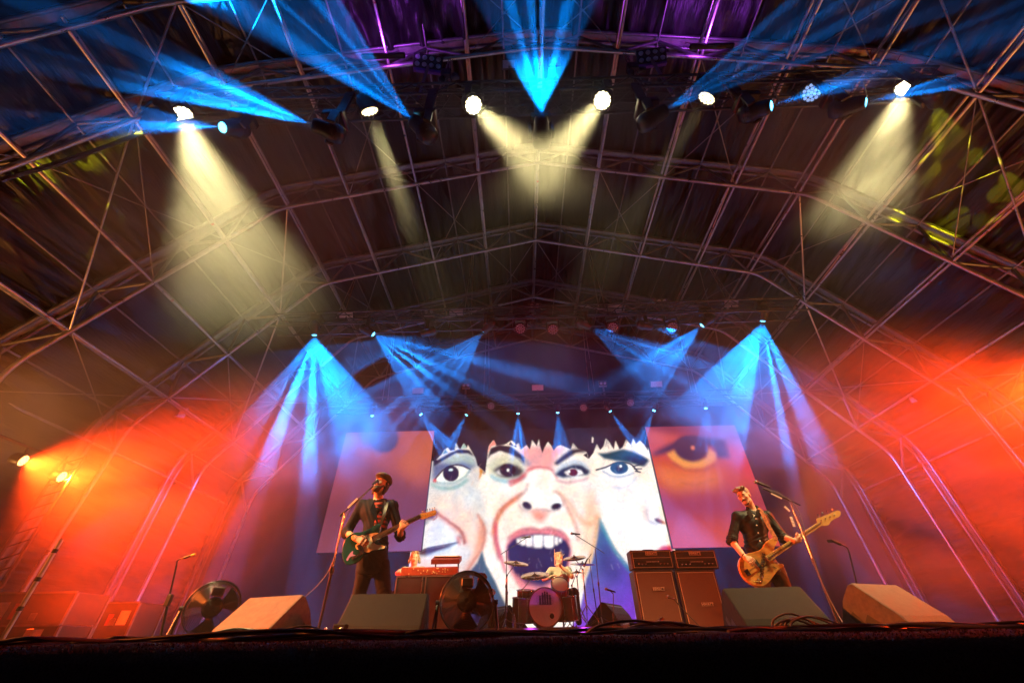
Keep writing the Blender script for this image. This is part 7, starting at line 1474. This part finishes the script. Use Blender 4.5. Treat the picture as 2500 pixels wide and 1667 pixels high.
for i, (px, py) in enumerate(((1128, 932), (1340, 936), (1448, 925))): wash_head('wash_light', 'unlit LED wash light over the video wall, %s of three' % ORD[i], 'unlit wash lights', px * S, py * S, 12.2, at(px * S, py * S + 400, Y=4.0), 0, 20, M_ledoff, 6.5, 0.75)
# cable loom swagged along the left slope, and a dark tarpaulin bundle at the right knee
lm = MB(); A = [T(0, 415, Y=3.0), T(180, 360, Y=3.1), T(330, 305, Y=3.25), T(420, 280, Y=3.3), T(560, 262, Y=3.3)]
for k in range(4): lm.path([p + Vector((0.02 * math.cos(k * 1.6), 0.02 * math.sin(k * 1.6), 0.015 * math.sin(k + i * 0.7))) for i, p in enumerate(spline(A, 8))], 0.016, 6)
tag(lm.build('cable_loom', M_cab[0]), 'thick black cable loom running to the left end of the front truss', 'cable')
# cable runs draped along the three trusses and hoist bodies above the front one
for (tr, nm, n) in ((TR_F, 'front', 5), (TR_M, 'middle', 4), (TR_B, 'rear', 4)):
    m = MB()
    for k in range(n):
        pts = []
        for i in range(25):
            f = i / 24; p = tr[0].lerp(tr[1], f); pts.append(p + Vector((0, -0.12 + 0.07 * k + random.gauss(0, 0.02), 0.25 + random.gauss(0, 0.012) - (0.05 * abs(math.sin(f * 19 + k))))))
        m.path(spline(pts, 3), 0.011, 5)
    tag(m.build('truss_cables', M_cab[0]), 'black cables laid along the top of the %s truss' % nm, 'cable')
for k, fx in enumerate((0.12, 0.37, 0.63, 0.88)):
    p = TR_F[0].lerp(TR_F[1], fx); zt = float(np.interp(abs(p.x - TX), [0, 7.0, 10.5], [11.22, 9.28, 4.4])); c = Vector((p.x, 3.37, max(p.z + 0.45, p.z + (zt - p.z) * 0.55)))
    t = thing('chain_hoist', 'black chain hoist above the front truss, %s of four' % ORD[k], 'hoist', c, group='chain hoists'); MB().bevbox(c, (0.22, 0.2, 0.26), 0.02).build('body', M_blackpaint, t)
    MB().lathe([(0.05, 0), (0.07, 0.03), (0.06, 0.16), (0, 0.17)], c + Vector((0.11, 0, -0.05)), (1, 0, 0), 12).build('motor', M_blackpaint, t); MB().tube(c - Vector((0, 0, 0.12)), (c.x, c.y, p.z + 0.2), 0.010, 6).build('chain', M_alu_dull, t); MB().lathe([(0.06, 0), (0.08, -0.1), (0.05, -0.22), (0, -0.23)], c + Vector((-0.08, 0, -0.12)), (0, 0, 1), 10).build('chain_bag', M_blackplastic, t)

# ================================================================== SMOKE drifting through the side light
def smoke(name, label, c, d, dens, seed, scale=0.55, lo=0.48, hi=0.72):
    b = MB(); b.ball((0, 0, 0), (d[0] / 2, d[1] / 2, d[2] / 2), 24, 14)
    o = b.build(name, None); o.location = c; tag(o, label, 'smoke'); o['kind'] = 'stuff'
    m = bpy.data.materials.new(name); m.use_nodes = True; N = m.node_tree.nodes; L = m.node_tree.links; N.remove(N['Principled BSDF'])
    pv = N.new('ShaderNodeVolumePrincipled'); pv.inputs['Color'].default_value = (0.9, 0.9, 0.9, 1)
    tc = N.new('ShaderNodeTexCoord'); mp = N.new('ShaderNodeMapping'); L.new(tc.outputs['Object'], mp.inputs[0]); mp.inputs['Location'].default_value = (seed, seed * 2, 0)
    mp.inputs['Scale'].default_value = (1, 1, 1.7)
    nz = N.new('ShaderNodeTexNoise'); nz.inputs['Scale'].default_value = scale; nz.inputs['Detail'].default_value = 4; nz.inputs['Distortion'].default_value = 0.6; L.new(mp.outputs[0], nz.inputs[0])
    mr = N.new('ShaderNodeMapRange'); mr.inputs[1].default_value = lo; mr.inputs[2].default_value = hi; mr.inputs[3].default_value = 0; mr.inputs[4].default_value = dens; L.new(nz.outputs[0], mr.inputs[0])
    dv = N.new('ShaderNodeVectorMath'); dv.operation = 'DIVIDE'; L.new(tc.outputs['Object'], dv.inputs[0]); dv.inputs[1].default_value = (d[0] / 2, d[1] / 2, d[2] / 2)
    ln = N.new('ShaderNodeVectorMath'); ln.operation = 'LENGTH'; L.new(dv.outputs[0], ln.inputs[0])
    fo = N.new('ShaderNodeMapRange'); fo.interpolation_type = 'SMOOTHSTEP'; fo.inputs[1].default_value = 1.0; fo.inputs[2].default_value = 0.55; L.new(ln.outputs['Value'], fo.inputs[0])
    mu = N.new('ShaderNodeMath'); mu.operation = 'MULTIPLY'; L.new(mr.outputs[0], mu.inputs[0]); L.new(fo.outputs[0], mu.inputs[1])
    L.new(mu.outputs[0], pv.inputs['Density']); L.new(pv.outputs[0], N['Material Output'].inputs['Volume']); o.data.materials.append(m)
    m.cycles.volume_step_rate = 2.0
    return o
smoke('smoke', 'red-lit smoke drifting at the left side of the stage', (-7.0, 6.5, 2.4), (8.6, 4.2, 6.0), 0.27, 3.0, 0.55, 0.30, 0.74)
smoke('smoke', 'orange-lit smoke billowing behind the bass player at right', (7.6, 6.8, 2.4), (9.4, 4.2, 6.0), 0.31, 11.0, 0.6, 0.34, 0.72)
smoke('smoke', 'blue-lit smoke hanging under the left end of the middle truss', (-4.8, 9.5, 5.7), (6.6, 3.2, 6.8), 0.16, 21.0, 0.7, 0.28, 0.72)
smoke('smoke', 'blue-lit smoke hanging under the right end of the middle truss', (6.0, 9.5, 5.7), (6.6, 3.2, 6.8), 0.16, 37.0, 0.7, 0.28, 0.72)
smoke('smoke', 'blue-lit smoke hanging under the centre of the middle truss', (0.6, 9.3, 6.6), (7.0, 2.8, 3.6), 0.07, 51.0, 0.5, 0.25, 0.75)
smoke('smoke', 'thin smoke in front of the top of the video wall', (0.8, 12.05, 5.5), (15.0, 1.1, 2.8), 0.12, 61.0, 0.8, 0.2, 0.8)
smoke('smoke', 'pale smoke in the cream beam at the upper left', (-4.6, 4.0, 6.3), (6.4, 4.2, 6.8), 0.22, 71.0, 0.8, 0.25, 0.75)
smoke('smoke', 'pale curling smoke in the cream beam at the upper right', (5.9, 3.8, 7.0), (4.6, 3.0, 4.4), 0.34, 83.0, 0.8, 0.36, 0.72)
smoke('smoke', 'pale smoke where two cream beams cross below the front truss', (0.55, 3.1, 6.6), (5.4, 1.8, 4.2), 0.22, 97.0, 0.6, 0.25, 0.8)
# ================================================================== HAZE
h = MB(); h.box((0.8, 0, 6.0), (84, 84, 17.6))            # z from -2.8 to 14.8
hz = h.build('haze', None); hz['kind'] = 'stuff'
hm = bpy.data.materials.new('haze_air'); hm.use_nodes = True; HN = hm.node_tree.nodes; HN.remove(HN['Principled BSDF'])
pv = HN.new('ShaderNodeVolumePrincipled'); pv.inputs['Color'].default_value = (0.9, 0.9, 0.9, 1); pv.inputs['Density'].default_value = HAZE_D
pv.inputs['Anisotropy'].default_value = 0.0
hm.node_tree.links.new(pv.outputs[0], HN['Material Output'].inputs['Volume']); hz.data.materials.append(hm)
hm.cycles.volume_sampling = 'MULTIPLE_IMPORTANCE'; hm.cycles.homogeneous_volume = True
